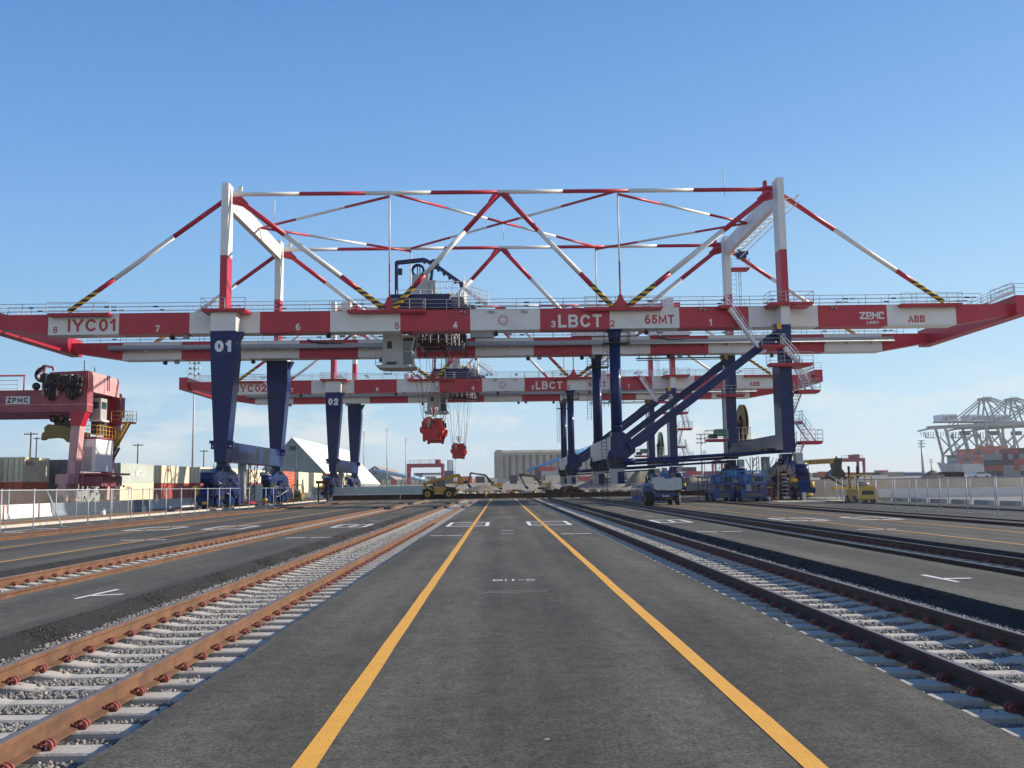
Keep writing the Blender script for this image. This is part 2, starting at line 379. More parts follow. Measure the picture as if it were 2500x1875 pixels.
# asphalt strips between open tracks (top at z=0), ballast below
edges = [(-24.6, -11.2, .02, .4), (-8.25, -6.1, .04, .36), (-2.72, 3.5, .05, .05), (6.95, 9.3, .36, .04), (12.3, 33.0, .4, .02)]
def strip(x0, x1, y0=-6, y1=YE, z=0.0, m='asphalt', name='asphalt_road', wob=.02, bev=.2, bev1=None):
    bev1 = bev if bev1 is None else bev1
    mb = MB(); ys = [y0]
    y = y0
    while y < y1:
        y += .12 if y < 22 else .5 if y < 60 else 3
        ys.append(min(y, y1))
    b = 0; nv = []
    ph = RS.uniform(0, 6)
    for i, y in enumerate(ys):
        j0 = RS.uniform(-wob, wob)*.5+wob*.6*math.sin(y*2.1+ph); j1 = RS.uniform(-wob, wob)*.5+wob*.6*math.sin(y*1.7+ph*2); f = .02*math.sin(y*3.3+ph)
        nv += [(x0-bev+f, y, z-.22), (x0+j0, y, z), (x1+j1, y, z), (x1+bev1+f, y, z-.22)]
    mb.v = nv
    for i in range(len(ys)-1):
        a = 4*i
        mb.face((a+1, a+2, a+6, a+5), m); mb.face((a, a+1, a+5, a+4), 'asphalt_edge'); mb.face((a+2, a+3, a+7, a+6), 'asphalt_edge')
    e = 4*(len(ys)-1); mb.poly([(x0, y1, z), (x1, y1, z), (x1, y1+.3, z-.22), (x0, y1+.3, z-.22)], 'asphalt_edge')
    return mb.build(name, kind='structure')
for a, b_, v0, v1 in edges: strip(a, b_, bev=v0, bev1=v1)
bd = MB()
for a, b_ in ((-12.0, -2.2), (3.0, 13.2)):
    bd.poly([(a, -6, -.215), (b_, -6, -.215), (b_, YE+1, -.215), (a, YE+1, -.215)], 'ballast')
bd.build('ballast_bed', kind='structure')
# wide terrain: yard level round the terminal, rising gently beyond it
def terr(x, y):
    z = -.235
    if y > 140: z += min(1, (y-140)/10)*.1 + (y-140)*.0092
    if y < -8: z = -.3
    return z
g = MB(); xs = [-9000, -2500, -900, -400, -200, -120, -80, -60, -45, 0, 45, 60, 80, 120, 200, 400, 900, 2500, 9000]
ys = [-400, -60, -8, 0, 40, 80, 120, 140, 150, 170, 200, 260, 330, 420, 550, 700, 1000, 1500, 2500, 4500, 9500]
for y in ys:
    for x in xs: g.v.append((x, y, terr(x, y)))
for i in range(len(ys)-1):
    for j in range(len(xs)-1):
        a = i*len(xs)+j; g.face((a, a+1, a+1+len(xs), a+len(xs)), 'dirt')
g.build('ground', kind='structure')
# flat yard surface outside the crane rails (left apron, right apron)
ap = MB(); ap.poly([(-140, -6, -.1), (-24.95, -6, -.1), (-24.95, 300, 1.2), (-140, 300, 1.2)], 'asphalt')
ap = MB(); ap.poly([(-140, -6, -.14), (-24.9, -6, -.14), (-24.9, 139, -.14), (-140, 139, -.14)], 'asphalt')
ap.build('asphalt_apron', kind='structure')
mat('pale_paving', (.36, .35, .31), .85, scale=.4, var=.12)
ap = MB(); ap.poly([(33.4, -6, -.14), (95, -6, -.14), (95, 139, -.14), (33.4, 139, -.14)], 'pale_paving')
ap.build('concrete_paving', kind='structure')
# kerb beside the left crane rail, with joints
k = MB(); y = -6.
while y < 132:
    k.box(-25.0, -24.62, y, y+2.97, -.22, .14, 'concrete'); y += 3.
k.build('kerb', kind='structure')
# ---------------------------------------------------------------- painted markings (each a few mm proud)
def ribbon(x, w, y0, y1, m, z=.004):
    mb = MB(); n = int((y1-y0)/1.2)
    for i in range(n):
        a = y0+(y1-y0)*i/n; b = y0+(y1-y0)*(i+1)/n; j = .006
        if i == 0: L0 = (x-w/2, x+w/2)
        L1 = (x-w/2+RS.uniform(-j, j), x+w/2+RS.uniform(-j, j))
        mb.poly([(L0[0], a, z), (L0[1], a, z), (L1[1], b, z), (L1[0], b, z)], m); L0 = L1
    return mb
for x in (-1.26, 1.915):
    ribbon(x, .155, -5, 128 if x < 0 else 128, 'paint_yellow').build('lane_line', kind='structure')
for x in (-12.72, -15.9, 13.9, 17.1):
    ribbon(x, .11, 2, 118, 'paint_yellow').build('lane_line', kind='structure')
def mark(name, quads, m, z=.004):
    mb = MB()
    for q in quads: mb.poly([(a, b, z) for a, b in q], m)
    return mb.build(name, kind='structure')
def rect(x0, x1, y0, y1): return [(x0, y0), (x1, y0), (x1, y1), (x0, y1)]
def pad_box(x0, x1, y0, y1, slant=0):
    return [rect(x0, x0+.17, y0, y1), rect(x1-.17, x1, y0, y1), rect(x0+.17, x1-.17, y0, y0+.34), rect(x0+.17, x1-.17, y1-.34, y1)]
for (x0, x1) in ((-2.45, -.55), (1.2, 3.15)):
    mark('pad_marking', pad_box(x0, x1, 41.2, 45.6), 'paint_white')
    mark('pad_marking', [rect(x0+.3, x1-.3, 43.0, 43.7)], 'paint_faint', .003)
for (x0, x1) in ((-2.55, -1.4), (2.15, 3.25)):
    mark('dash_marking', [rect(x0, x0+.5, 33.6, 33.8), rect(x0+.56, x1, 33.62, 33.82)], 'paint_white')
for (x0, x1) in ((-2.4, -1.5), (2.1, 3.2)): mark('dash_marking', [rect(x0, x1, 66, 66.4)], 'paint_faint')
mark('chalk_marking', [rect(-.16, .02, 17.40, 17.47), rect(-.16, .02, 17.62, 17.68), rect(-.17, -.13, 17.40, 17.68), rect(-.03, .01, 17.40, 17.68), rect(.06, .09, 17.42, 17.66), rect(.19, .23, 17.42, 17.68), rect(.30, .42, 17.52, 17.57), rect(.46, .50, 17.42, 17.68), rect(.46, .62, 17.6, 17.66), rect(.46, .62, 17.42, 17.47)], 'paint_white')
mark('chalk_marking', [[(-.30, 15.50), (.75, 15.56), (.75, 15.62), (-.30, 15.57)], [(-.22, 15.72), (.80, 15.80), (.80, 15.85), (-.22, 15.78)]], 'paint_pink')
mark('chalk_marking', [rect(.0, .5, 36.6, 37.2), rect(.0, .45, 34.2, 34.6)], 'paint_faint')
mark('chalk_marking', [rect(-.3, .8, 52.4, 53)], 'paint_faint')
# markings on the strips beyond the first tracks
for (cx, sg) in ((-6.9, -1), (7.9, 1)):
    if sg < 0: mark('arrow_marking', [[(-7.06, 15.62), (-6.98, 15.58), (-6.83, 16.95), (-6.93, 17.0)], [(-6.96, 16.08), (-6.94, 15.95), (-6.46, 16.12), (-6.47, 16.24)]], 'paint_white')
    else: mark('arrow_marking', [[(7.74, 17.35), (7.86, 17.35), (7.87, 16.05), (7.79, 16.05)], [(7.85, 16.72), (7.85, 16.58), (8.34, 16.58), (8.36, 16.70)]], 'paint_white')
    mark('pad_marking', pad_box(cx-.8, cx+.8, 42.0, 45.2)+[[(cx-.1, 42.1), (cx+.05, 42.1), (cx+.2, 45.1), (cx+.05, 45.1)]], 'paint_white')
    mark('dash_marking', [rect(cx-.85, cx-.1, 33.6, 33.8), rect(cx+.05, cx+.8, 33.6, 33.8)], 'paint_white')
    mark('dash_marking', [rect(cx-.8, cx+.8, 66, 66.3), rect(cx-.2, cx+.3, 50, 50.7)], 'paint_faint')
for x0, x1 in ((-16.9, -15.0), (-13.4, -11.6), (12.9, 14.8), (16.4, 18.2), (-22.4, -20.6)):
    mark('pad_marking', pad_box(x0, x1, 41.8, 45.4), 'paint_white')
for x0, x1 in ((-13.6, -12.0), (12.9, 14.3)): mark('dash_marking', [rect(x0, x1, 33.6, 33.8)], 'paint_white')
# ---------------------------------------------------------------- railway tracks
HZ = .03                                   # rail head above asphalt
TIE = .60
def rail_profile(cx, hz, mb, y0, y1, web='rust', seg=None):
    h = .185; z0 = hz-h
    pr = [(-.075, 0), (.075, 0), (.075, .012), (.012, .032), (.010, .128), (.036, .143), (.037, .175), (.030, .185), (-.030, .185), (-.037, .175), (-.036, .143), (-.010, .128), (-.012, .032), (-.075, .012)]
    n = len(pr); b = len(mb.v); mb.v += [(cx+a, y0, z0+c) for a, c in pr]+[(cx+a, y1, z0+c) for a, c in pr]
    mb.face([b+i for i in range(n)], web); mb.face([b+n+i for i in reversed(range(n))], web)
    for i in range(n): j = (i+1) % n; mb.face((b+j, b+i, b+n+i, b+n+j), 'rail_head' if i in (7,) else web)
# one concrete sleeper (bow-tie top, lower in the middle); origin at track centre, top of rail seat z=0
def tie_mesh():
    mb = MB(); xs = [-1.30, -1.27, -.95, -.62, -.35, .35, .62, .95, 1.27, 1.30]
    zt = [-.02, 0, 0, -.005, -.045, -.045, -.005, 0, 0, -.02]; wt = [.122, .128, .128, .122, .105, .105, .122, .128, .128, .122]; wb = [.15, .155, .155, .15, .13, .13, .15, .155, .155, .15]
    for x, z, a, b in zip(xs, zt, wt, wb): mb.v += [(x, -b, -.16), (x, -a, z-.015), (x, -a+.015, z), (x, a-.015, z), (x, a, z-.015), (x, b, -.16)]
    for i in range(len(xs)-1):
        for j in range(5): p = 6*i+j; mb.face((p+1, p, p+6, p+7), 'tie_concrete')
    mb.face((0, 1, 2, 3, 4, 5), 'tie_concrete'); e = 6*(len(xs)-1); mb.face([e+i for i in (5, 4, 3, 2, 1, 0)], 'tie_concrete')
    return mb
tie0 = tie_mesh()
def clip_mb():
    """spring clip: a looped band standing over the rail foot, with its cast shoulder; local x points away from the rail"""
    mb = MB(); mb.box(.075, .112, -.03, .05, -.005, .03, 'clip')
    def arc(y0, y1, r0, r1, t0, t1, n=10):
        b = len(mb.v)
        for i in range(n+1):
            t = math.radians(t0+(t1-t0)*i/n)
            for r, y in ((r0, y0), (r1, y0), (r1, y1), (r0, y1)): mb.v.append((.088+r*math.cos(t), y, .026+r*math.sin(t)*.92))
        for i in range(n):
            for j in range(4): p = b+4*i+j; q = b+4*i+(j+1) % 4; mb.face((p, q, q+4, p+4), 'clip')
        mb.face([b+j for j in (3, 2, 1, 0)], 'clip'); mb.face([b+4*n+j for j in range(4)], 'clip')
    arc(-.045, -.012, .040, .054, -35, 200); arc(.015, .040, .036, .050, -20, 175)
    mb.tube((.045, -.05, .012), (.045, .05, .012), .011, 'clip', 6)
    return mb
def mesh_from(mb, name):
    o = mb.build(name); me = o.data; bpy.data.objects.remove(o); return me
tie_me = mesh_from(tie0, 'sleeper'); clip_me = mesh_from(clip_mb(), 'rail_clip')
tielabels = {-4.25: 'rusty railway track left of the central asphalt lane, lit by the sun',
             5.02: 'railway track right of the central asphalt lane, its dark rails in shade',
             -9.42: 'second rusty railway track to the left of the central lane',
             10.5: 'second dark railway track to the right of the central lane'}
for cx, _ in TR:
    root = empty('railway_track', (cx, 0, HZ-.185), tielabels[cx], 'railway track', 'open railway tracks on ballast')
    near = abs(cx) < 7
    for s in (-1, 1):
        mb = MB()
        for a, b in ((-5, 97), (97.3, 109), (109.4, 121), (121.3, 131)): rail_profile(cx+s*.755, HZ, mb, a, b, 'rust' if cx < 0 else 'rust_shaded')  # right-hand rails take the rust with shade in its colour
        mb.build('rail', root)
    n_near = 96 if near else 90
    y = 3.6 if near else 10
    ty = []
    k = 0
    while y < 131: ty.append(y); y += TIE
    for i, yy in enumerate(ty[:n_near]):
        t = mesh_obj('sleeper', tie_me, (), root); t.location = (RS.uniform(-.012, .012), yy, 0)
        t.rotation_euler.z = RS.uniform(-.006, .006)
        if (near and i < 75) or (not near and i < 60):
            for s in (-1, 1):
                for q in (-1, 1):
                    if not near and q*s*cx > 0 and False: continue
                    c = mesh_obj('rail_clip', clip_me, (), t); c.location = (s*.755, RS.uniform(-.006, .006), .002); c.rotation_euler.z = 0 if q > 0 else math.pi
    mb = MB()
    for yy in ty[n_near:]:
        b = len(mb.v); mb.v += [(a+cx, c+yy, d+HZ-.185) for a, c, d in tie0.v]
        for f in tie0.f: mb.face([b+i for i in f], 'tie_concrete')
    o = mb.build('sleeper', root); o['kind'] = 'stuff'
# embedded tracks further out (rails flush in the asphalt, low flangeway)
for cx, lb in ((-19.15, 'rusty embedded railway track beside the left chain link fence'), (19.9, 'dark embedded railway track nearest the right chain link fence')):
    root = empty('railway_track', (cx, 0, 0), lb, 'railway track', 'embedded railway tracks')
    for s in (-1, 1):
        mb = MB(); rail_profile(cx+s*.755, .115, mb, 2, 122, 'rust' if cx < 0 else 'rust_shaded'); mb.build('rail', root)
    mb = MB(); mb.box(cx-.60, cx+.60, 2, 122, -.02, .06, 'rust' if cx < 0 else 'rust_shaded'); mb.build('track_panel', root)
# crane runway rails left and right on their own concrete sleepers
for cx, lb in ((-28.0, 'crane runway rail on closely spaced concrete sleepers behind the kerb on the left'), (28.0, 'crane runway rail under the right legs of the gantry cranes')):
    root = empty('crane_rail', (cx, 0, 0), lb, 'rail', 'crane runway rails')
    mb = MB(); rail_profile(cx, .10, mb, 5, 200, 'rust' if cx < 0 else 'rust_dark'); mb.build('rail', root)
    y = 20; n = 0; mb2 = MB()
    while y < 128:
        q = MB() if n < 95 else mb2
        q.box(cx-1.1, cx+1.9 if cx < 0 else cx+1.1, y, y+.28, -.2, -.07, 'tie_concrete')
        if n < 95: q.build('sleeper', root)
        n += 1; y += .72
    mb2.build('sleeper', root)['kind'] = 'stuff'
# ---------------------------------------------------------------- ballast stones (loose stones nobody could count)
def stones(name, regions, seed, smin, smax, matid_light=.12, mats=('stone', 'stone_light')):
    rs = np.random.RandomState(seed)
    base = np.array([(0, 0, 1), (0, 0, -1), (1, 0, 0), (-1, 0, 0), (0, 1, 0), (0, -1, 0), (.6, .6, .55), (-.6, .6, -.5), (.6, -.6, -.55), (-.62, -.55, .6)])
    # convex hull of jittered points via bmesh once for a few variants
    import bmesh
    variants = []
    for k in range(14):
        bm = bmesh.new(); pts = base*rs.uniform(.62, 1.08, (10, 1))+rs.uniform(-.15, .15, (10, 3))
        vs_ = [bm.verts.new(p) for p in pts]; r = bmesh.ops.convex_hull(bm, input=vs_)
        bmesh.ops.delete(bm, geom=[v for v in bm.verts if not v.link_faces], context='VERTS')
        bm.verts.ensure_lookup_table(); bm.verts.index_update()
        variants.append((np.array([v.co[:] for v in bm.verts]), np.array([[v.index for v in f.verts] for f in bm.faces if len(f.verts) == 3]))); bm.free()
    VV = []; FF = []; MM = []; off = 0
    for (x0, x1, y0, y1, n, zf, sk) in regions:
        for _ in range(n):
            x = rs.uniform(x0, x1); y = rs.uniform(y0, y1)
            z = zf(x, y)
            if z is None: continue
            v, f = variants[rs.randint(14)]
            s = rs.uniform(smin, smax)*sk*(1.5 if rs.rand() < .04 else 1); sc = np.array([1, rs.uniform(.65, 1), rs.uniform(.5, .8)])*s
            a, b = rs.uniform(0, 6.28, 2); ca, sa = math.cos(a), math.sin(a); cb, sb = math.cos(b*.12), math.sin(b*.12)
            R = np.array([[ca, -sa, 0], [sa, ca, 0], [0, 0, 1]])@np.array([[1, 0, 0], [0, cb, -sb], [0, sb, cb]])
            VV.append((v*sc)@R.T+np.array([x, y, z])); FF.append(f+off); off += len(v); MM += [1 if rs.rand() < matid_light else 0]*len(f)
    V = np.concatenate(VV); F = np.concatenate(FF)
    me = bpy.data.meshes.new(name); me.vertices.add(len(V)); me.vertices.foreach_set('co', V.ravel())
    me.loops.add(F.size); me.loops.foreach_set('vertex_index', F.ravel()); me.polygons.add(len(F))
    me.polygons.foreach_set('loop_start', np.arange(0, F.size, 3)); me.polygons.foreach_set('loop_total', np.full(len(F), 3))
    me.materials.append(M[mats[0]]); me.materials.append(M[mats[1]]); me.polygons.foreach_set('material_index', MM); me.update(calc_edges=True)
    return mesh_obj(name, me)
def zball(cx):
    def f(x, y):
        d = ((y-3.6) % TIE); d = min(d, TIE-d); ax = abs(x-cx)
        onrail = min(abs(ax-.755), 9) < .085
        if onrail: return None
        if ax < 1.3 and d < .165: return None if RS.rand() > .012 else HZ-.165
        crib = -.214 if ax < 1.3 else -.19
        if ax > 1.3: crib = -.192
        return crib+RS.uniform(-.012, .012)
    return f
for cx, (a, b_) in {-4.25: (-6.15, -2.70), 5.02: (3.46, 7.1)}.items():
    dens = 520
    regs = [(a, b_, 3.4, 10, int((b_-a)*6.6*1400), zball(cx), .75), (a, b_, 10, 20, int((b_-a)*10*760), zball(cx), .85), (a, b_, 20, 40, int((b_-a)*20*260), zball(cx), 1.05), (a, b_, 40, 75, int((b_-a)*35*40), zball(cx), 1.3)]
    o = stones('ballast_stones', regs, int(abs(cx)*10), .022, .042)
    tag(o, 'loose crushed stone ballast between the sleepers '+('left' if cx < 0 else 'right')+' of the central lane', 'gravel', kind='stuff')
for cx, (a, b_) in {-9.42: (-11.2, -7.7), 10.5: (8.7, 12.3)}.items():
    regs = [(a, b_, 12, 30, int((b_-a)*18*160), zball(cx), 1.1), (a, b_, 30, 60, int((b_-a)*30*40), zball(cx), 1.4)]
    o = stones('ballast_stones', regs, int(abs(cx)*10), .022, .042)
    tag(o, 'crushed stone ballast of the second track '+('left' if cx < 0 else 'right')+' of the central lane', 'gravel', kind='stuff')

mat('crumb', (.030, .030, .031), .95, scale=9, var=.5)
mat('crumb_light', (.085, .083, .078), .95, scale=9)
for (e0, sd_, w_, sd) in ((-6.1, 1, .36, 3), (6.95, -1, .36, 4), (-11.2, 1, .4, 5), (12.3, -1, .4, 6)):
    def zf(x, y, e0=e0, sd_=sd_, w_=w_): return -.004-.22*max(0, min(1, (x-e0)*sd_/w_))
    lo, hi = sorted((e0-sd_*.015, e0+sd_*(w_+.06)))
    o = stones('asphalt_crumbs', [(lo, hi, 3.4, 14, 5200, zf, .6), (lo, hi, 14, 34, 4200, zf, .8), (lo, hi, 34, 60, 1600, zf, 1.1)] if abs(e0) < 9 else [(lo, hi, 12, 40, 3600, zf, .9)], sd, .010, .034, .12, ('crumb', 'crumb_light'))
    tag(o, 'black crumbly asphalt edge pieces along the '+{3: 'first strip left', 4: 'first strip right', 5: 'second strip left', 6: 'second strip right'}[sd]+' of the central lane', 'asphalt crumbs', kind='stuff')
def crack(x, y, n, sd):
    rs = random.Random(sd); mb = MB(); px, py = x, y; a = rs.uniform(0, 6.28)
    for k in range(n):
        a += rs.uniform(-.5, .5); L_ = rs.uniform(.08, .22); qx, qy = px+L_*math.cos(a), py+L_*math.sin(a)*1.4; w_ = rs.uniform(.002, .005); nx, ny = norm2(-(qy-py), qx-px)
        mb.poly([(px-nx*w_, py-ny*w_, .003), (qx-nx*w_, qy-ny*w_, .003), (qx+nx*w_, qy+ny*w_, .003), (px+nx*w_, py+ny*w_, .003)], 'crumb'); px, py = qx, qy
    return mb
rs = random.Random(3); mb = MB()
for k in range(46):
    x = rs.uniform(-2.5, 3.3); y = rs.uniform(5.5, 40)**1.0; r = rs.uniform(.008, .03); n = 7; mb.poly([(x+r*rs.uniform(.6, 1.2)*math.cos(6.283*i/n), y+r*1.3*rs.uniform(.6, 1.2)*math.sin(6.283*i/n), .0028) for i in range(n)], rs.choice(['crumb', 'crumb', 'stone_light']))
mb.build('road_spots', kind='structure')
# ================================================================ rail mounted gantry cranes
BW = ['red', 'white']
def seg2(p, q, w_):
    d = norm2(q[0]-p[0], q[1]-p[1]); n = (-d[1]*w_, d[0]*w_)
    return [(p[0]-n[0], p[1]-n[1]), (q[0]-n[0], q[1]-n[1]), (q[0]+n[0], q[1]+n[1]), (p[0]+n[0], p[1]+n[1])]
def beam_segments(x0, x1):
    xs = [-2.85+7.02*k for k in range(-7, 9)]; xs = [x for x in xs if x0 < x < x1]; e = [x0]+xs+[x1]; o = []
    for a, b in zip(e, e[1:]):
        k = math.floor(((a+b)/2+2.85)/7.02); o.append((a, b, 'white' if k % 2 == 0 else 'red'))
    return o
def crane(Y0, num, code, reelcol, lab, full):
    B = lambda y: Y0+y
    R = empty('gantry_crane', (.6, Y0+11.9, 0), lab, 'gantry crane', 'striped gantry cranes over the rail tracks')
    ZT, ZB = 19.4, 17.35
    for (y0, y1) in ((1.8, 3.7), (20.1, 22.0)):
        mb = MB()
        for a, b, m in beam_segments(-45., 46.3): mb.box(a, b, B(y0), B(y1), ZB, ZT, m)
        for sg, xa, xb in ((-1, -45., -51.), (1, 46.3, 52.)):
            pts = [(xa, ZB), (xb, 18.3), (xb, ZT), (xa, ZT)]; mb.prism(pts, 'y', B(y0), B(y1), 'red')
        # bottom flange lips and web stiffener lines
        for a, b, m in beam_segments(-45., 46.3): mb.box(a+.01, b-.01, B(y0)-.09, B(y1)+.09, ZB-.05, ZB-.003, m); mb.box(a+.01, b-.01, B(y0)-.07, B(y1)+.07, ZT+.003, ZT+.04, m)
        mb.build('main_beam', R)
    for sg, x0, x1 in ((-1, -52.3, -51.0), (1, 52.0, 53.3)):
        mb = MB(); mb.box(x0, x1, B(.9), B(22.9), 18.1, 20.1, 'red'); mb.build('end_beam', R)
        mb = MB(); xi = x1 if sg < 0 else x0
        mb.rail([(xi, B(1), 20.1), (xi, B(22.8), 20.1)], 1.0, 'galv', 2.2)
        if sg > 0:
            mb.stair((49.6, B(2.2), 19.45), (52.2, B(2.2), 20.6), .9, 'sign_white'); mb.rail([(49.5, B(1), 19.5), (51.9, B(1), 20.2), (53.2, B(1), 20.2)], 1.1)
        mb.build('handrail', R)
    # hand rails on the beams, with little notice boards
    for y in (1.85, 3.65, 20.15, 21.95):
        mb = MB(); mb.rail([(-50, B(y), ZT+.04), (49, B(y), ZT+.04)], 1.05, 'galv', 2.35)
        for i in range(16):
            x = -47+i*6.2+(1.3 if i % 2 else 0)
            mb.box(x, x+.5, B(y)-.03, B(y)-.01, ZT+.62, ZT+.78, 'black')
            if i % 2: mb.box(x+.7, x+1.2, B(y)-.03, B(y)-.01, ZT+.62, ZT+.78, 'steel')
        mb.build('handrail', R)
    # cable tray and brackets on the rear beam
    mb = MB(); mb.box(-46.5, 47.5, B(19.55), B(20.08), 18.5, 18.62, 'steel'); mb.box(-46.5, 47.5, B(19.50), B(19.56), 18.5, 18.95, 'steel'); mb.tube((-46.5, B(19.4), 18.45), (47.5, B(19.4), 18.45), .12, 'steel')
    for i in range(32):
        x = -45+i*2.9; mb.prism([(x, 18.45), (x+.35, 18.45), (x, 18.1)], 'y', B(19.5), B(20.08), 'white' if beam_segments(-50, 50)[0] and (math.floor((x+2.85)/7.02) % 2 == 0) else 'red')
    mb.build('cable_tray', R)
    mb = MB()
    for x, w_ in ((-22.8, 4.2), (19.0, 3.2)):
        for a in range(10): t0 = a/10; t1 = (a+1)/10; mb.tube((x+w_*t0, B(19.3), 19.0+.35*math.exp(-30*t0*t0)-.05*t0), (x+w_*t1, B(19.3), 19.0+.35*math.exp(-30*t1*t1)-.05*t1), .13*(1-.5*t0), 'black', 8)
    mb.build('cable', R)
    # lamps and boxes hanging under the beams
    for x, y in ((-32.7, 2.2), (-17.1, 2.2), (-.3, 2.2), (14.9, 2.2), (-40, 20.6), (-29.5, 20.6), (-14.2, 20.6), (3.5, 20.6), (10, 20.6), (20.5, 20.6), (33, 20.6)):
        mb = MB(); mb.tube((x, B(y), ZB), (x, B(y), ZB-.25), .05, 'steel', 6); mb.sphere((x, B(y), ZB-.38), .26, 'black', 10); mb.tube((x-.05, B(y)-.2, ZB-.38), (x-.05, B(y)-.42, ZB-.46), .16, 'black', 8)
        mb.build('floodlight', R); mb = MB(); mb.box(x+1.1, x+1.6, B(y)-.2, B(y)+.25, ZB-.50, ZB-.06, 'grey_box'); mb.build('junction_box', R)
    for x in (-3.9, -1.0, 2.3, 20.2, 33.5, 44.5):
        mb = MB(); mb.prism([(x, 19.25), (x+.35, 19.25), (x+.1, 19.02)], 'y', B(1.45), B(1.78), 'steel'); mb.box(x+.45, x+.6, B(1.5), B(1.78), 19.02, 19.2, 'steel'); mb.build('lamp', R)
    # ------------- lettering on the near beam, legs
    yb = B(1.8)-.015
    def T(body, p, h, m, width=None, t=.19):
        mb = MB(); mb.text(body, p, h, m, width=width, t=t); mb.build('lettering', R)
    for s_, x in (('8', -44.25), ('5', -10.2), ('2', 11.45)): T(s_, (x, yb, 17.85), .66, 'red', t=.17)
    for s_, x in (('7', -34.1), ('6', -20.1), ('4', -4.35), ('3', 5.5), ('1', 21.35)): T(s_, (x, yb, 17.85), .68, 'white')
    T(code, (-40.65, yb, 18.27), 1.26, 'red', width=4.75)
    T('LBCT', (8.2, yb, 18.14), 1.32, 'white', width=4.4, t=.2)
    T('65MT', (16.2, yb, 18.2), .92, 'red', width=2.95, t=.2)
    mb = MB()
    if full:
        # block letters Z P M C with square shapes
        x = 36.45; z = 17.98; h = .74; t = .15
        def blk(rects, w_):
            for a, b, c, d in rects: mb.box(x+a, x+b, yb-.006, yb, z+c, z+d, 'white')
        blk([(0, .62, h-t, h), (.05, .67, 0, t)], 0); mb.prism([(x+.42, z+h-t), (x+.62, z+h-t), (x+.24, z+t), (x+.05, z+t)], 'y', yb-.006, yb-.0005, 'white')
        x += .70; blk([(0, .16, -.02, h), (.16, .52, h-t, h), (.40, .56, .30, h-t), (.16, .52, .24, .24+t), (.1, .62, -.02, .1)], 0)
        x += .60; blk([(0, .15, 0, h), (.48, .63, 0, h)], 0); mb.prism([(x+.12, z+h), (x+.12, z+h-.25), (x+.315, z+.16), (x+.51, z+h-.25), (x+.51, z+h), (x+.315, z+.38)], 'y', yb-.006, yb-.0005, 'white')
        x += .68; blk([(0, .5, h-t, h), (0, .15, t, h-t), (0, .55, 0, t), (.38, .52, h-.3, h-t)], 0)
        mb.build('lettering', R); mb = MB()
        def strokes(x, z, k, L_):
            for q, (a, b_, c_, d_) in enumerate(L_): mb.bar((x+a*k, yb-.004-.001*(q % 5), z+b_*k), (x+c_*k, yb-.004-.001*(q % 5), z+d_*k), .004, .075*k+.012, 'white', up=(0, 1, 0)) if False else mb.prism(seg2((x+a*k, z+b_*k), (x+c_*k, z+d_*k), .022), 'y', yb-.004-.0012*(q % 5), yb-.0005, 'white')
        zc = 17.48
        strokes(37.06, zc, .31, [(.5, 0, .5, 1), (.5, .55, .85, .55), (.05, 0, .95, 0)])
        strokes(37.41, zc, .31, [(.05, .85, .2, .7), (0, .55, .15, .42), (.02, 0, .2, .25), (.4, 1, .3, .75), (.3, .82, 1, .82), (.35, .65, .95, .65), (.35, .65, .3, .05), (.95, .65, .9, .05), (.3, .05, .9, .05), (.25, .38, 1, .38), (.62, .55, .65, .2)])
        strokes(37.76, zc, .31, [(.0, .7, .35, .7), (.18, 1, .18, 0), (0, .3, .35, .45), (.45, .95, .98, .95), (.45, .95, .4, 0), (.55, .72, .95, .72), (.5, .5, 1, .5), (.6, .5, .6, 0), (.6, 0, .78, .12), (.7, .5, 1, 0)])
        strokes(38.11, zc, .31, [(.3, 1, .1, .7), (.22, .85, .22, .5), (.5, 1, .5, .6), (.5, .6, .9, .6), (.85, .95, .5, .75), (0, .32, 1, .32), (.5, .5, .5, 0)])
    mb.build('lettering', R)
    mb = MB(); mb.text('ABB', (42.25, yb, 17.95), .72, 'red', width=1.7, t=.25, gap=.12)
    for z_, n_ in ((17.88, 'white'),): mb.box(41.4, 43.1, yb-.012, yb-.008, z_-.012, z_+.012, n_)
    for x_ in (41.66, 42.28, 42.84): mb.box(x_-.02, x_+.02, yb-.013, yb-.009, 17.6, 18.31, 'white')
    mb.build('lettering', R); mb = MB()
    for cx, w_ in ((0, 0),): 
        pass
    # compass-like emblem of sixteen small arrows round an empty centre
    ex, ez = .45, 18.3
    for i in range(16):
        t = 2*math.pi*i/16; c, s_ = math.cos(t), math.sin(t)
        def q(r, o): return (ex+c*r-s_*o, ez+s_*r+c*o)
        mb.prism([q(.26, -.012), q(.44, -.05), q(.44, .05), q(.26, .012)] if i % 2 else [q(.30, 0), q(.44, -.055), q(.44, .055)], 'y', yb-.006, yb, 'red')
        mb.prism([q(.44, -.022), q(.66, -.012), q(.66, .012), q(.44, .022)], 'y', yb-.007, yb-.0005, 'red')
    mb.build('emblem', R)
    T(num, (-27.0, B(0)-.02, 15.72), 1.14, 'sign_white', width=1.62, t=.26)
    # ------------- wide tapering legs on the left
    for s_ in (0, 1):
        ya, yb_ = (0, 1.8) if s_ == 0 else (22.0, 23.8)
        zt = 19.15
        mb = MB(); mb.box(-28.28, -25.8, B(ya), B(yb_), 17.25, zt, 'white')
        def hx(xa, xb, xc, xd, z0, z1, y0, y1, y2, y3, m): mb.hexa(((xa, B(y0), z0), (xb, B(y0), z0), (xb, B(y1), z0), (xa, B(y1), z0), (xc, B(y2), z1), (xd, B(y2), z1), (xd, B(y3), z1), (xc, B(y3), z1)), m)
        hx(-28.22, -25.72, -28.28, -25.8, 14.7, 17.247, ya, yb_, ya, yb_, 'navy')
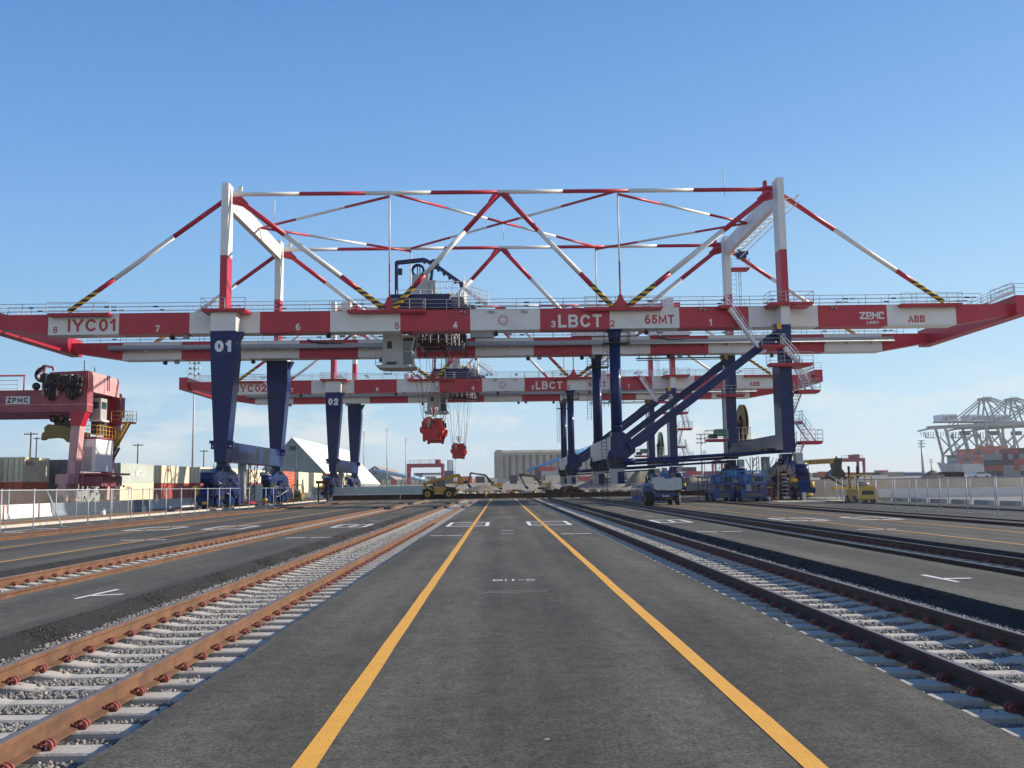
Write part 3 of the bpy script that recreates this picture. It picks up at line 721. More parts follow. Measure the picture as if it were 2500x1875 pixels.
        hx(-27.62, -26.55, -28.22, -25.72, 4.4, 14.697, ya, yb_, ya, yb_, 'navy')
        # stiffener band and lugs near the foot
        mb.box(-28.15, -27.5, B(ya+.55), B(ya+1.1), 5.7, 6.45, 'navy'); mb.box(-26.62, -26.0, B(ya+.55), B(ya+1.1), 5.75, 6.45, 'navy')
        mb.box(-28.12, -26.02, B(ya)-.06, B(ya)-.002, 6.2, 6.5, 'navy')
        mb.disc((-27.9, B(ya)+.5, 5.95), (0, 1, 0), .12, .2, 'galv', 10); mb.disc((-26.25, B(ya)+.5, 5.95), (0, 1, 0), .1, .2, 'galv', 10)
        mb.disc((-25.92, B(ya)+.9, 12.6), (1, 0, 0), .22, .1, 'black', 12)
        mb.box(-28.25, -25.76, B(ya)-.02, B(ya)-.003, 14.66, 14.74, 'navy')
        # small haunch under the beam
        mb.prism([(-25.82, 17.2), (-25.2, 17.2), (-25.35, 17.0), (-25.75, 16.2)], 'y', B(ya+.3), B(yb_-.3), 'navy')
        mb.build('leg', R)
    # ------------- straight legs on the right
    for s_ in (0, 1):
        ya, yb_ = (0, 2.2) if s_ == 0 else (21.8, 23.8)
        mb = MB(); mb.box(27.95, 28.87, B(ya), B(yb_ if s_ else 1.8), 17.25, 19.15, 'white'); mb.box(27.95, 28.87, B(ya), B(1.8 if not s_ else yb_), 13.2, 17.247, 'navy')
        mb.box(27.55, 28.78, B(ya), B(yb_+.2), 4.6, 13.197, 'navy')
        mb.prism([(27.95, 17.3), (27.2, 17.3), (27.5, 16.4), (27.95, 15.6)], 'y', B(ya+.1), B(ya+1.2), 'navy'); mb.box(27.5, 27.93, B(ya)-.02, B(ya)+.05, 16.7, 17.4, 'yellow')
        mb.disc((27.62, B(ya)-.05, 16.45), (0, 1, 0), .33, .15, 'navy', 14)
        if s_: mb.box(27.3, 27.52, B(ya), B(ya+.5), 5.9, 16, 'cabin_grey')
        mb.build('leg', R)
    # ------------- round legs in the middle with heavy knuckles, ending above the ground
    for y, dx, zt in ((2.5, 0, 17.28), (21.3, .1, 17.28)):
        mb = MB(); x = 11.7+dx
        mb.tube((x, B(y), 6), (x, B(y), 16.0), .56, 'navy', 24); mb.tube((x, B(y), 16), (x, B(y), zt), .56, 'navy', 24, r2=.70)
        mb.tube((x, B(y), 7.4), (x, B(y), 7.55), .585, 'navy', 24); mb.tube((x, B(y), 12.2), (x, B(y), 12.28), .575, 'navy', 24)
        mb.box(x-.8, x+.8, B(y)-.7, B(y)+.7, 17.18, 17.29, 'navy')
        mb.prism([(x-.62, 6.9), (x+.6, 6.9), (x+1.3, 6.3), (x+1.75, 5.7), (x+1.7, 4.9), (x+.95, 4.3), (x+.8, 3.3), (x-.75, 3.3), (x-1.1, 4.2), (x-1.0, 4.9), (x-.55, 5.5)], 'y', B(y)-.62, B(y)+.62, 'navy')
        for k in range(5): mb.box(x-.9+.4*k, x-.75+.4*k, B(y)-.75, B(y)-.6, 3.5, 4.3-.08*k, 'black')
        mb.build('support_leg', R)
        mb = MB(); mb.box(x-.78, x+.62, B(y)-.55, B(y)+.75, 1.78, 3.29, 'cabin_grey'); mb.box(x-.10, x+.58, B(y)-.60, B(y)-.552, 1.80, 3.0, 'navy')  # grey left half paints a reflection onto the navy foot box
        for sx in (-.92, .78):
            for i in range(10):
                t = 2*math.pi*i/10; t2 = 2*math.pi*(i+1)/10
                mb.tube((x+sx+.17*math.cos(t), B(y), 2.15+.2*math.sin(t)), (x+sx+.17*math.cos(t2), B(y), 2.15+.2*math.sin(t2)), .055, 'black', 6)
        mb.build('leg_foot', R)
        mb = MB(); mb.rail([(x-1.2, B(y)-.9, 15.9), (x+1.4, B(y)-.9, 15.9), (x+1.4, B(y)+.8, 15.9)], 1.0, 'black', 1.2, r=.035); mb.box(x-1.25, x+1.45, B(y)-.95, B(y)+.9, 15.82, 15.9, 'black')
        mb.ladder((x-.95, B(y)+.3, 9.5), (x-.95, B(y)+.3, 15.9), .45, 'steel'); mb.ladder((x-1.35, B(y)-.4, .2), (x-1.35, B(y)-.4, 6.6), .5, 'black') if y < 5 else None
        mb.build('ladder', R)
    # ------------- sills
    for (xa, xb, za, zb) in ((-27.5, -26.5, 4.42, 6.42), (27.62, 28.7, 4.8, 6.45), (10.9, 12.1, 4.4, 6.45)):
        mb = MB(); mb.prism([(1.85 if xa != 10.9 else 1.3, za+.0), (1.85 if xa != 10.9 else 1.3, zb), (21.95, zb), (21.95, za)], 'x', xa, xb, 'navy')
        mb.v = [(a, b+Y0, c) for a, b, c in mb.v]
        if xa < 0:
            for y in range(2, 22): mb.box(xb, xb+.08, B(y)-.2, B(y)+.12, za-.02, za+.08, 'navy')
        mb.build('sill_beam', R)
    # ------------- diagonal braces and low ties (dark blue box sections)
    for y, a, b in ((1.2, (13.0, 5.6), (27.85, 16.45)), (22.2, (13.1, 5.75), (27.6, 16.35))):
        mb = MB(); p = V3((a[0], B(y), a[1])); q = V3((b[0], B(y), b[1]))
        mb.bar(p.lerp(q, .16), p.lerp(q, .9), .62, .78, 'navy'); d = (q-p)
        for t0, t1, w0, w1 in ((0, .03, .55, .75), (.03, .13, .8, .8), (.13, .16, .8, .6)):
            pass
        n = V3((-(q-p).z, 0, (q-p).x)).normalized()
        def pt(t, o): v = p.lerp(q, t)+n*o; return (v.x, v.z)
        mb.prism([pt(-.02, -.3), pt(.03, -.55), pt(.12, -.6), pt(.17, -.38), pt(.17, .38), pt(.12, .5), pt(.03, .5), pt(-.02, .3)], 'y', B(y)-.28, B(y)+.28, 'navy')
        mb.prism([pt(.86, -.385), pt(.93, -.5), pt(1.0, -.42), pt(1.02, 0), pt(1.0, .42), pt(.93, .5), pt(.86, .385)], 'y', B(y)-.28, B(y)+.28, 'navy')
        mb.build('diagonal_brace', R)
        mb = MB(); mb.tube((12.1, B(y), 4.0), (27.8, B(y), 4.75), .17, 'navy', 12); mb.tube((12.1, B(y), 4.0), (13.2, B(y), 4.05), .26, 'navy', 12)
        if y > 5: mb.tube((12.1, B(y), 3.55), (27.8, B(y), 4.3), .13, 'navy', 10)
        mb.build('tie_tube', R)
    # ------------- travelling gear at the four corners
    for x, cy, sg in ((-27.05, 1.0, -1), (-27.05, 22.8, -1), (28.1, 1.2, 1), (28.1, 22.8, 1)):
        mb = MB(); c = B(cy)
        mb.box(x-.5, x+.5, c-.5, c+.5, 3.8, 4.5, 'navy'); mb.tube((x-.7, c, 3.75), (x+.7, c, 3.75), .3, 'black', 12)
        P = lambda L_: [(c+a, b) for a, b in L_]
        mb.prism(P([(-4.6, 2.25), (-4.5, 2.95), (-3.7, 3.25), (-1.1, 3.85), (1.1, 3.85), (3.7, 3.25), (4.5, 2.95), (4.6, 2.25), (3.3, 1.95), (1.2, 2.75), (-1.2, 2.75), (-3.3, 1.95)]), 'x', x-.42, x+.42, 'navy')
        mb.tube((x, c-4.9, 2.35), (x, c-4.9, 3.35), .62, 'navy', 18); mb.tube((x, c-4.9, 3.35), (x, c-4.9, 3.5), .62, 'steel', 18, r2=.35)
        for o in (-3.6, 3.6):
            mb.prism(P([(o-1.9, 1.25), (o-1.7, 1.75), (o-.5, 2.25), (o+.5, 2.25), (o+1.7, 1.75), (o+1.9, 1.25), (o+.9, 1.0), (o, 1.35), (o-.9, 1.0)]), 'x', x-.55, x+.55, 'navy')
            for w_ in (-1.35, 1.35):
                mb.prism(P([(o+w_-.95, .55), (o+w_-.8, 1.15), (o+w_, 1.35), (o+w_+.8, 1.15), (o+w_+.95, .55), (o+w_+.6, .3), (o+w_-.6, .3)]), 'x', x-.38, x+.38, 'navy')
                for k in (-.5, .5): mb.tube((x-.12, c+o+w_+k, .42), (x+.12, c+o+w_+k, .42), .33, 'black', 14)
                mb.box(x+sg*.5, x+sg*1.05, c+o+w_-.3, c+o+w_+.3, .7, 1.2, 'navy'); mb.tube((x+sg*.8, c+o+w_, 1.2), (x+sg*.8, c+o+w_, 1.75), .24, 'yellow' if (o < 0 and w_ < 0) else 'navy', 12)
        mb.sphere((x+.2, c-6.1, .55), .22, 'yellow', 10, 1.3, 1, .8); mb.sphere((x-.9, c-5.2, 1.9), .32, 'yellow', 10, 1.2, 1, .8); mb.box(x-.5, x+.5, c-5.9, c-5.3, .35, 1.1, 'navy')
        rs = random.Random(int(x*10+cy))
        for k in range(16):     # hoses and cables
            a = V3((x+rs.uniform(-.9, .9), c+rs.uniform(-3, 3), rs.uniform(2.6, 4.4))); b_ = a+V3((rs.uniform(-.8, .8), rs.uniform(-.8, .8), -rs.uniform(.8, 2.2))); mid = a.lerp(b_, .5)+V3((rs.uniform(-.5, .5), 0, -.3))
            mb.tube(a, mid, .035, 'black', 5); mb.tube(mid, b_, .035, 'black', 5)
        for k in range(26):
            mb.box(x+rs.uniform(-1, .7), x+rs.uniform(.2, 1), c-4.4+rs.uniform(-1, 8), c-4+rs.uniform(-.6, 8), rs.uniform(.8, 2.6), rs.uniform(1.7, 3.0), rs.choice(['navy', 'black', 'navy', 'black', 'steel', 'navy'])) if k < 7 else mb.tube((x+rs.uniform(-.9, .9), c+rs.uniform(-5, 5), rs.uniform(.5, 2.6)), (x+rs.uniform(-.9, .9), c+rs.uniform(-5, 5), rs.uniform(.5, 2.6)), .05, rs.choice(['steel', 'black', 'galv', 'navy']), 5)
        mb.box(x-1.5, x-.55, c-2.2, c-1.2, 3.25, 3.75, 'cabin_grey') if sg < 0 else mb.box(x+.4, x+1.1, c-2, c-1.2, 3.6, 4.5, 'cabin_grey')
        mb.ladder((x+sg*-.95, c+3.0, .3), (x+sg*-.95, c+3.0, 4.4), .5, 'steel')
        mb.build('travel_gear', R)
    # lattice post and cabinets between the gear trucks
    for sg, x in ((-1, -27.0), (1, 27.9)):
        mb = MB()
        for a, b in ((8.2, 9.1),):
            for dx in (-.35, .35):
                for yy in (a+3, b+3): mb.tube((x+dx, B(yy), .3), (x+dx, B(yy), 4.5), .05, 'black', 5)
            for k in range(7): mb.tube((x-.35, B(a+3), .4+k*.6), (x+.35, B(a+3), 1.0+k*.6), .035, 'black', 5)
        mb.box(x-.35, x+.35, B(7.2), B(7.9), .9, 4.4, 'grey_box'); mb.tube((x+.2, B(10.6), 1.0), (x-.2, B(14.5), 4.4), .05, 'black', 5); mb.tube((x+.2, B(14.6), 1.0), (x-.2, B(11.0), 4.4), .05, 'black', 5)
        mb.box(x-.6, x+.6, B(8.5), B(14.8), .25, .45, 'red'); mb.box(x-.6, x+.5, B(12), B(14.0), .45, 2.3, 'grey_green')
        mb.build('service_cabinet', R)
    # ------------- masts above the beam
    for x0 in (-27.47, 28.17):
        for ya in (.05, 22.05):
            mb = MB(); mb.box(x0, x0+.69, B(ya), B(ya+1.7), 19.15, 24.85, 'red'); mb.box(x0, x0+.69, B(ya), B(ya+1.7), 24.853, 32.25, 'white')
            mb.box(x0-.02, x0+.71, B(ya)-.02, B(ya+1.72), 30.55, 30.61, 'white'); mb.build('mast', R)
    mb = MB(); mb.prism([(1.76, 29.75), (22.04, 29.9), (22.04, 31.6), (1.76, 31.6)], 'x', -27.35, -26.75, 'white'); mb.v = [(a, b+Y0, c) for a, b, c in mb.v]; mb.build('cross_beam', R)
    mb = MB(); mb.prism([(1.76, 29.75), (22.04, 29.9), (22.04, 31.6), (1.76, 31.6)], 'x', 28.2, 28.8, 'white'); mb.v = [(a, b+Y0, c) for a, b, c in mb.v]; mb.build('cross_beam', R)
    mb = MB(); mb.tube((30.15, B(-.3), 30.3), (30.15, B(23), 30.3), .08, 'white', 6); mb.tube((30.15, B(-.3), 29.6), (30.15, B(23), 29.6), .06, 'white', 6)
    for k in range(13):
        yy = B(.2+k*1.85); mb.tube((28.8, yy, 30.0), (30.15, yy, 30.3), .06, 'white', 5); mb.tube((28.8, yy, 30.0), (30.15, yy+1.85, 30.3), .035, 'white', 5)
    mb.build('walkway_truss', R)
    # ------------- truss in the two planes
    ends = [(0, .33, 'red'), (.33, .71, 'white'), (.71, .81, 'red'), (.81, 1, 'hazard')]
    for yy in (.95, 22.95):
        y = B(yy)
        mb = MB(); xs = [-26.4, -19.9, -13.3, -6.65, 0, 6.65, 13.3, 19.9, 27.9]
        for i, (a, b) in enumerate(zip(xs, xs[1:])): mb.tube((a, y, 31.3), (b, y, 31.3), .205, BW[(i+1) % 2], 14)
        for sg, x, m in ((-1, -26.6, 'white'), (1, 27.95, 'red')):
            mb.prism([(x, 30.3 if m == 'red' else 31.0), (x-sg*1.0, 31.0), (x-sg*1.2, 31.5), (x-sg*.9, 31.6), (x-sg*.95, 32.1), (x-sg*.75, 32.25), (x-sg*.55, 32.1), (x-sg*.55, 31.65), (x, 31.65)], 'y', y-.12, y+.12, m)
            mb.prism([(x, 31.05), (x-sg*.9, 31.05), (x-sg*1.6, 30.35), (x-sg*1.2, 30.0), (x, 30.3)], 'y', y-.14, y+.14, 'red')
        mb.build('top_chord', R)
        for (a, b, r, sgm) in (((-26.2, 30.8), (-11.35, 19.45), .27, ends), ((.2, 31.1), (-10.45, 19.45), .25, ends), ((.55, 31.1), (11.35, 19.45), .25, ends), ((27.6, 30.8), (13.0, 19.45), .27, ends)):
            mb = MB(); mb.stripes((a[0], y, a[1]), (b[0], y, b[1]), r, sgm); mb.build('truss_diagonal', R)
        for (a, b) in (((-27.4, 30.7), (-42.6, 19.5)), ((28.8, 30.75), (44.7, 19.5))):
            mb = MB(); mb.stripes((a[0], y, a[1]), (b[0], y, b[1]), .235, ends); mb.build('outer_stay', R)
        for x in (-10.85, 12.2):
            mb = MB(); mb.tube((x, y, 24), (x, y, 31.1), .085, 'white', 8); mb.tube((x, y, 19.4), (x, y, 24), .085, 'red', 8); mb.build('hanger', R)
        mb = MB()
        for x in (-10.9, 12.2): mb.prism([(x-1.1, 19.4), (x-.4, 19.95), (x-.15, 20.6), (x+.15, 20.6), (x+.4, 19.95), (x+1.1, 19.4)], 'y', y-.1, y+.1, 'red')
        mb.prism([(-.9, 30.35), (-.35, 31.2), (1.1, 31.2), (1.65, 30.35), (1.15, 30.15), (.38, 30.9), (-.4, 30.15)], 'y', y-.12, y+.12, 'red')
        mb.build('gusset', R)
    # roof bracing between the two chords
    yA, yBk = B(.95), B(22.95); ym = B(11.9); zr = 31.3
    for p, q in (((-26.6, ym), (-10.85, yA)), ((-26.6, ym), (-10.85, yBk)), ((-10.85, yA), (12.2, yBk)), ((-10.85, yBk), (12.2, yA)), ((12.2, yA), (28.3, ym)), ((12.2, yBk), (28.3, ym))):
        mb = MB(); L_ = abs(q[0]-p[0]) > 20
        sg = [(0, .23, 'red'), (.23, .42, 'white'), (.42, .58, 'red'), (.58, .77, 'white'), (.77, 1, 'red')] if L_ else [(0, .3, 'red'), (.3, .68, 'white'), (.68, 1, 'red')]
        mb.stripes((p[0], p[1], zr-.35 if not L_ else zr), (q[0], q[1], zr-.35 if not L_ else zr), .14, sg, 10); mb.build('roof_brace', R)
    for x in (-22.9, .67, 23.6):
        mb = MB(); mb.tube((x, ym if x == .67 else B(3), 31.3 if x == .67 else 31.3), (x, ym if x == .67 else B(3), 34.2 if x > 20 else (29.2 if x < 0 else 29.4)), .045, 'white', 6); mb.build('lightning_rod', R)
    # ------------- red platforms with rails
    def platform(x0, x1, y0, y1, z, h=1.05, rails='nsew', th=.22, m='red'):
        mb = MB(); mb.box(x0, x1, y0, y1, z-th, z, m); mb.box(x0+.1, x1-.1, y0+.1, y1-.1, z-th-.1, z-th, m)
        c = {'s': ((x0, y0, z), (x1, y0, z)), 'n': ((x0, y1, z), (x1, y1, z)), 'w': ((x0, y0, z), (x0, y1, z)), 'e': ((x1, y0, z), (x1, y1, z))}
        for k in rails: mb.rail(c[k], h, 'galv', 1.6, .03)
        mb.build('platform', R)
    for x0, x1 in ((-44.7, -38.6), (-15.1, -7.3), (8.6, 16.4), (40.4, 46.6)):
        platform(x0, x1, B(.9), B(1.76), 19.38, rails='s')
        platform(x0, x1, B(22.1), B(23.9), 19.38, rails='n')
    for x0 in (-29.1, 26.8):
        platform(x0, x0+1.55, B(-.5), B(1.75), 19.4, rails='sw'); platform(x0+2.35, x0+4.3, B(-.5), B(1.75), 19.4, rails='se'); platform(x0+1.56, x0+2.34, B(-.6), B(.0), 19.4, rails='s')
        platform(x0, x0+4.3, B(22.05), B(24.2), 19.42, rails='n') if False else None
    # sloping hand rails framing the mast platforms
    # stairs on the right hand leg
    platform(22.0, 23.2, B(.6), B(1.76), 19.38, rails='')
    platform(25.6, 27.9, B(-1.2), B(0.0), 15.05, rails='se'); platform(26.3, 30.5, B(-1.3), B(-.02), 13.25, rails='sw'); platform(28.95, 30.2, B(-.02), B(1.8), 13.27, rails='n')
    platform(28.9, 31.05, B(-1.3), B(.2), 10.6, rails='se'); platform(28.9, 31.05, B(4.3), B(5.4), 7.95, rails='ne'); platform(28.9, 31.05, B(-1.3), B(.2), 5.65, rails='se')
    mb = MB(); mb.stair((22.9, B(1.1), 19.5), (25.8, B(1.1), 15.1), .7, 'sign_white'); mb.stair((27.7, B(-.7), 15.1), (29.2, B(-.7), 13.3), .7, 'sign_white')
    mb.stair((30.5, B(3.3), 13.2), (30.5, B(.2), 10.6), .75, 'sign_white', side=(1, 0, 0)); mb.rail([(30.2, B(1.8), 13.2), (30.9, B(3.2), 13.2)], 1.0)
    mb.stair((29.4, B(.2), 10.6), (29.4, B(4.3), 7.95), .75, 'sign_white', side=(1, 0, 0)); mb.stair((30.5, B(4.3), 7.95), (30.5, B(.2), 5.65), .75, 'sign_white', side=(1, 0, 0))
    mb.stair((29.4, B(.2), 5.65), (29.4, B(4.4), 2.6), .75, 'sign_white', side=(1, 0, 0)); mb.box(28.9, 31, B(4.2), B(5.2), 2.45, 2.6, 'red')
    mb.build('stairway', R)
    platform(26.3, 29.7, B(21.0), B(21.78), 12.4, rails='s'); platform(24.9, 27.4, B(21.0), B(22.6), 7.0, rails='swn')
    mb = MB(); mb.box(26.0, 27.3, B(21.2), B(22.5), 7.4, 8.2, 'green'); mb.box(25.3, 26.2, B(21.3), B(22.3), 7.1, 7.6, 'black'); mb.build('motor', R)
    # mast head hoist and ladder on the far right mast
    platform(28.95, 31.2, B(22.0), B(23.4), 28.25, rails='se')
    mb = MB(); mb.sphere((30.1, B(22.7), 30.1), .5, 'navy', 10, 1, 1, 1.1); mb.box(29.9, 30.9, B(22.2), B(23.2), 29.5, 30.3, 'navy'); mb.box(30.6, 31.2, B(22.4), B(22.9), 30.0, 30.4, 'navy'); mb.build('hoist', R)
    mb = MB(); mb.ladder((29.25, B(22.4), 19.5), (29.25, B(22.4), 28.0), .6, 'galv', step=.6); mb.ladder((30.0, B(22.4), 19.5), (30.0, B(22.4), 28.0), .25, 'galv', step=1.6, r=.05); mb.build('ladder', R)
    # cable reel
    mb = MB(); cx, cy, cz = 30.35, B(26.2), 9.2
    n = 40
    for r0, r1, xo, m in ((0.35, 2.35, 0.0, reelcol), (.35, 2.35, .35, reelcol)):
        b = len(mb.v)
        for i in range(n):
            t = 2*math.pi*i/n
            for r in (r0, r1): mb.v.append((cx+xo, cy+r*math.cos(t), cz+r*math.sin(t)))
            for r in (r1, r0): mb.v.append((cx+xo+.05, cy+r*math.cos(t), cz+r*math.sin(t)))
        for i in range(n):
            j = (i+1) % n
            for k in range(4): a = b+4*i+k; c_ = b+4*i+(k+1) % 4; d_ = b+4*j+(k+1) % 4; e_ = b+4*j+k; mb.face((a, c_, d_, e_), m)
    mb.tube((cx-.3, cy, cz), (cx+.9, cy, cz), .38, reelcol, 16); mb.tube((cx, cy, cz), (cx+.36, cy, cz), 1.0, 'black', 24)
    for i in range(20):
        t = 2*math.pi*i/20; mb.tube((cx+.4, cy+.35*math.cos(t), cz+.35*math.sin(t)), (cx+.4, cy+2.35*math.cos(t), cz+2.35*math.sin(t)), .04, reelcol, 5)
    mb.box(28.6, cx+.6, cy-2.4, cy+.5, 6.3, 6.6, 'navy'); mb.box(cx-.5, cx-.1, cy-.3, cy+.3, 6.6, 9.3, 'navy'); mb.build('cable_reel', R)
    mb = MB(); mb.rail([(29.0, cy-2.4, 6.6), (30.9, cy-2.4, 6.6), (30.9, cy+1, 6.6)], 1.9, 'cream', .5); mb.build('handrail', R)
    # electrical houses on the far beam
    mb = MB(); mb.box(8.8, 16.4, B(19.6), B(21.9), 19.5, 21.1, 'sign_white'); mb.box(18.2, 23.0, B(19.8), B(21.9), 19.5, 20.7, 'sign_white')
    for k in range(6): mb.box(9.1+k*1.25, 9.15+k*1.25, B(19.57), B(19.6), 19.6, 20.9, 'grey_box')
    mb.box(-3.4, -.6, B(19.8), B(21.5), 19.5, 20.4, 'cabin_grey'); mb.build('electrical_house', R)
    mb = MB(); mb.tube((-3.9, B(21), 19.5), (-3.9, B(21), 22.9), .03, 'galv', 5)
    for x in (-3.9, -2.3, -.7):
        mb.tube((x, B(21), 19.5), (x, B(21), 23.2), .03, 'galv', 5)
    for z in (20.6, 21.5, 22.4, 23.2): mb.tube((-3.9, B(21), z), (-.7, B(21), z), .025, 'galv', 5)
    mb.build('cage_frame', R)
    for x in (-15.7, 16.9):
        mb = MB(); mb.box(x, x+.8, B(1.85), B(3.6), ZT+.05, ZT+1.0, 'white'); mb.box(x+.9, x+1.5, B(2.2), B(3.2), ZT+.05, ZT+.6, 'red'); mb.build('buffer_post', R)
    # low cable lines under the rear beam
    mb = MB(); mb.tube((16.6, B(21), 16.85), (27.4, B(21), 16.9), .09, 'rust_dark', 6); mb.tube((16.6, B(20.6), 16.55), (27.4, B(20.6), 16.65), .05, 'rust_dark', 6)
    for k in range(6): mb.tube((17+k*2, B(21), 16.85), (17+k*2, B(21), ZB), .05, 'rust_dark', 5)
    mb.build('pipe', R)
    # panels stowed beside the right sill
    mb = MB()
    for k in range(3):
        x = 27.2-.15*k; mb.box(x-.05, x, B(4+2*k), B(16-k), 4.75, 5.25-.1*k, 'tan_mach' if k == 1 else 'black')
    mb.build('guard_panel', R)
    # =================== trolley (moves along the beams)
    T_ = empty('crane_trolley', (-7.5, Y0+11.9, ZT), 'dark blue trolley with grey cabin hanging from the '+('nearer' if full else 'farther')+' gantry crane', 'crane trolley', 'trolleys of the gantry cranes')
    mb = MB()
    for y0, y1 in ((2.0, 3.6), (20.2, 21.8)): mb.box(-10.9, -4.7, B(y0), B(y1), 19.65, 20.5, 'navy')
    mb.box(-11.0, -4.9, B(2.4), B(4.1), 20.5, 21.2, 'navy'); mb.box(-11.0, -4.9, B(19.8), B(21.4), 20.5, 21.2, 'navy')
    for x in (-10.85, -5.85): mb.box(x, x+.9, B(4.1), B(19.8), 20.3, 21.15, 'navy')
    mb.box(-10.8, -3.6, B(4.2), B(19.7), 21.16, 21.24, 'steel'); mb.prism([(-4.9, 19.7), (-2.3, 19.7), (-2.5, 20.05), (-4.9, 20.35)], 'y', B(2.6), B(4.0), 'navy')
    for x in (-10.2, -5.4):
        for yy in (2.75, 21.0): mb.tube((x, B(yy)-.15, 19.75), (x, B(yy)+.15, 19.75), .32, 'black', 14)
    mb.build('chassis', T_)
    mb = MB()
    for y in (10.0, 10.7):
        pts = [(-11.2, 21.1), (-11.2, 26.4), (-8.14, 26.7), (-6.93, 26.1), (-3.7, 23.7)]
        for a, b in zip(pts, pts[1:]): mb.bar((a[0], B(y), a[1]), (b[0], B(y), b[1]), .28, .28, 'navy', up=(0, 1, 0))
        mb.bar((-7.2, B(y), 26.1), (-7.6, B(y), 22.5), .25, .25, 'navy', up=(0, 1, 0))
        for k in range(5): p = V3((-6.6+k*.62, B(y)-.1, 25.6-k*.46)); mb.box(p.x-.12, p.x+.12, p.y-.1, p.y+.1, p.z-.18, p.z, 'navy')
    for a in (-11.2, -8.14, -6.93): mb.bar((a, B(10.0), 26.4 if a < -8 else 26.2), (a, B(10.7), 26.4 if a < -8 else 26.2), .2, .2, 'navy')
    mb.box(-11.0, -10.5, B(9.6), B(9.9), 24.9, 25.6, 'black'); mb.build('hoist_frame', T_)
    mb = MB(); mb.box(-9.36, -7.56, B(9), B(11.5), 21.1, 24.75, 'cabin_grey'); mb.box(-7.5, -6.75, B(9), B(11), 21.1, 24.1, 'cabin_grey'); mb.build('cabinet', T_)
    mb = MB()
    for x, z, r in ((-8.75, 25.3, .62), (-6.95, 26.0, .42)):
        for i in range(20):
            t = 2*math.pi*i/20; t2 = 2*math.pi*(i+1)/20
            for yy in (9.3, 9.7): mb.tube((x+r*math.cos(t), B(yy), z+r*math.sin(t)), (x+r*math.cos(t2), B(yy), z+r*math.sin(t2)), .12, 'navy', 6)
        mb.bar((x-.12, B(10.1), z-r), (x-.12, B(10.1), z+r), .1, .1, 'navy', up=(0, 1, 0)); mb.bar((x+.15, B(10.1), z-r), (x+.15, B(10.1), z+r), .1, .1, 'navy', up=(0, 1, 0))
    mb.build('sheave', T_)
    mb = MB(); rs = random.Random(3)
    for k in range(26):
        x = -6.7+rs.random()*2.9; z = 21.1; mb.tube((x, B(8+rs.random()*4), z), (x+rs.uniform(-.1, .1), B(8+rs.random()*4), z+rs.uniform(.6, 1.9)), rs.uniform(.05, .2), rs.choice(['black', 'steel', 'yellow', 'galv', 'green']), 7)
    mb.tube((-6.2, B(9.5), 21.7), (-4.4, B(9.5), 21.7), .45, 'steel', 12); mb.box(-6.3, -5.4, B(9), B(10.6), 21.1, 22.3, 'black'); mb.build('winch', T_)
    mb = MB(); R1 = mb.rail
    R1([(-6.7, B(7.5), 21.1), (-4.9, B(7.5), 21.1), (-3.7, B(7.5), 21.1)], 2.5, 'sign_white', .6, .045, 3); R1([(-10.6, B(5), 21.1), (-6.9, B(5), 21.1)], 1.1, 'sign_white', 1.2)
    R1([(-3.6, B(5), 21.1), (-3.6, B(13), 21.1)], 2.6, 'sign_white', 1.0, .04, 3)
    mb.stair((-3.6, B(4.4), 22.2), (-1.1, B(4.4), 20.3), .8, 'sign_white'); R1([(-3.5, B(3.2), 21.2), (-1.0, B(3.2), 20.4)], 1.1, 'sign_white', .8); R1([(-4.9, B(2.1), 19.7), (-2.2, B(2.1), 19.7)], 1.1, 'sign_white', .9)
    for x in (-10.8, -9.2, -7.4, -5.6): mb.box(x, x+.7, B(2.34), B(2.4), 20.1, 20.3, 'galv')
    mb.build('handrail', T_)
    # machinery hanging below
    mb = MB()
    for x in (-8.7, -6.2, -3.9):
        for y in (6, 18): mb.bar((x, B(y), 16.9), (x, B(y), 20.4), .2, .2, 'black', up=(0, 1, 0))
    mb.box(-8.8, -3.9, B(8), B(9), 17.15, 17.4, 'black'); mb.box(-8.8, -3.9, B(14), B(15), 17.15, 17.4, 'black'); mb.box(-8.7, -8.4, B(8), B(15), 17.1, 17.4, 'navy'); mb.box(-4.3, -4.0, B(8), B(15), 17.1, 17.4, 'navy'); rs = random.Random(5)
    for k in range(60):
        x = rs.uniform(-8.7, -4.2); y = rs.uniform(7, 16); mb.tube((x, B(y), 17.2+rs.uniform(0, .6)), (x+rs.uniform(-.7, .7), B(y)+rs.uniform(-.4, .4), 18.5+rs.uniform(0, .8)), rs.uniform(.04, .22), rs.choice(['black', 'steel', 'black', 'navy', 'galv']), 6)
    mb.tube((-8.5, B(9), 17.2), (-4.2, B(9), 17.2), .42, 'rust_dark', 14); mb.tube((-8.5, B(12), 18.3), (-4.2, B(12), 18.3), .55, 'black', 14); mb.tube((-3.9, B(10), 18.0), (-3.5, B(10), 18.0), .7, 'black', 16)
    mb.rail([(-8.9, B(6.8), 16.9), (-3.9, B(6.8), 16.9)], 1.5, 'sign_white', .9, .04); mb.rail([(-5.4, B(6.5), 16.5), (-4.2, B(6.5), 16.5)], 1.5, 'sign_white', .45, .05, 3); mb.box(-5.6, -3.9, B(6.4), B(8), 16.3, 16.45, 'navy')
    mb.build('hoist_machinery', T_)
    mb = MB(); yc0, yc1 = B(4.8), B(7.6)
    mb.box(-12.0, -10.0, yc0, yc1, 14.35, 17.9, 'cabin_grey'); mb.box(-11.55, -11.05, yc0-.02, yc0, 16.0, 16.75, 'black'); mb.box(-12.2, -9.6, yc0+.3, yc1-.3, 17.9, 20.6, 'cabin_grey')
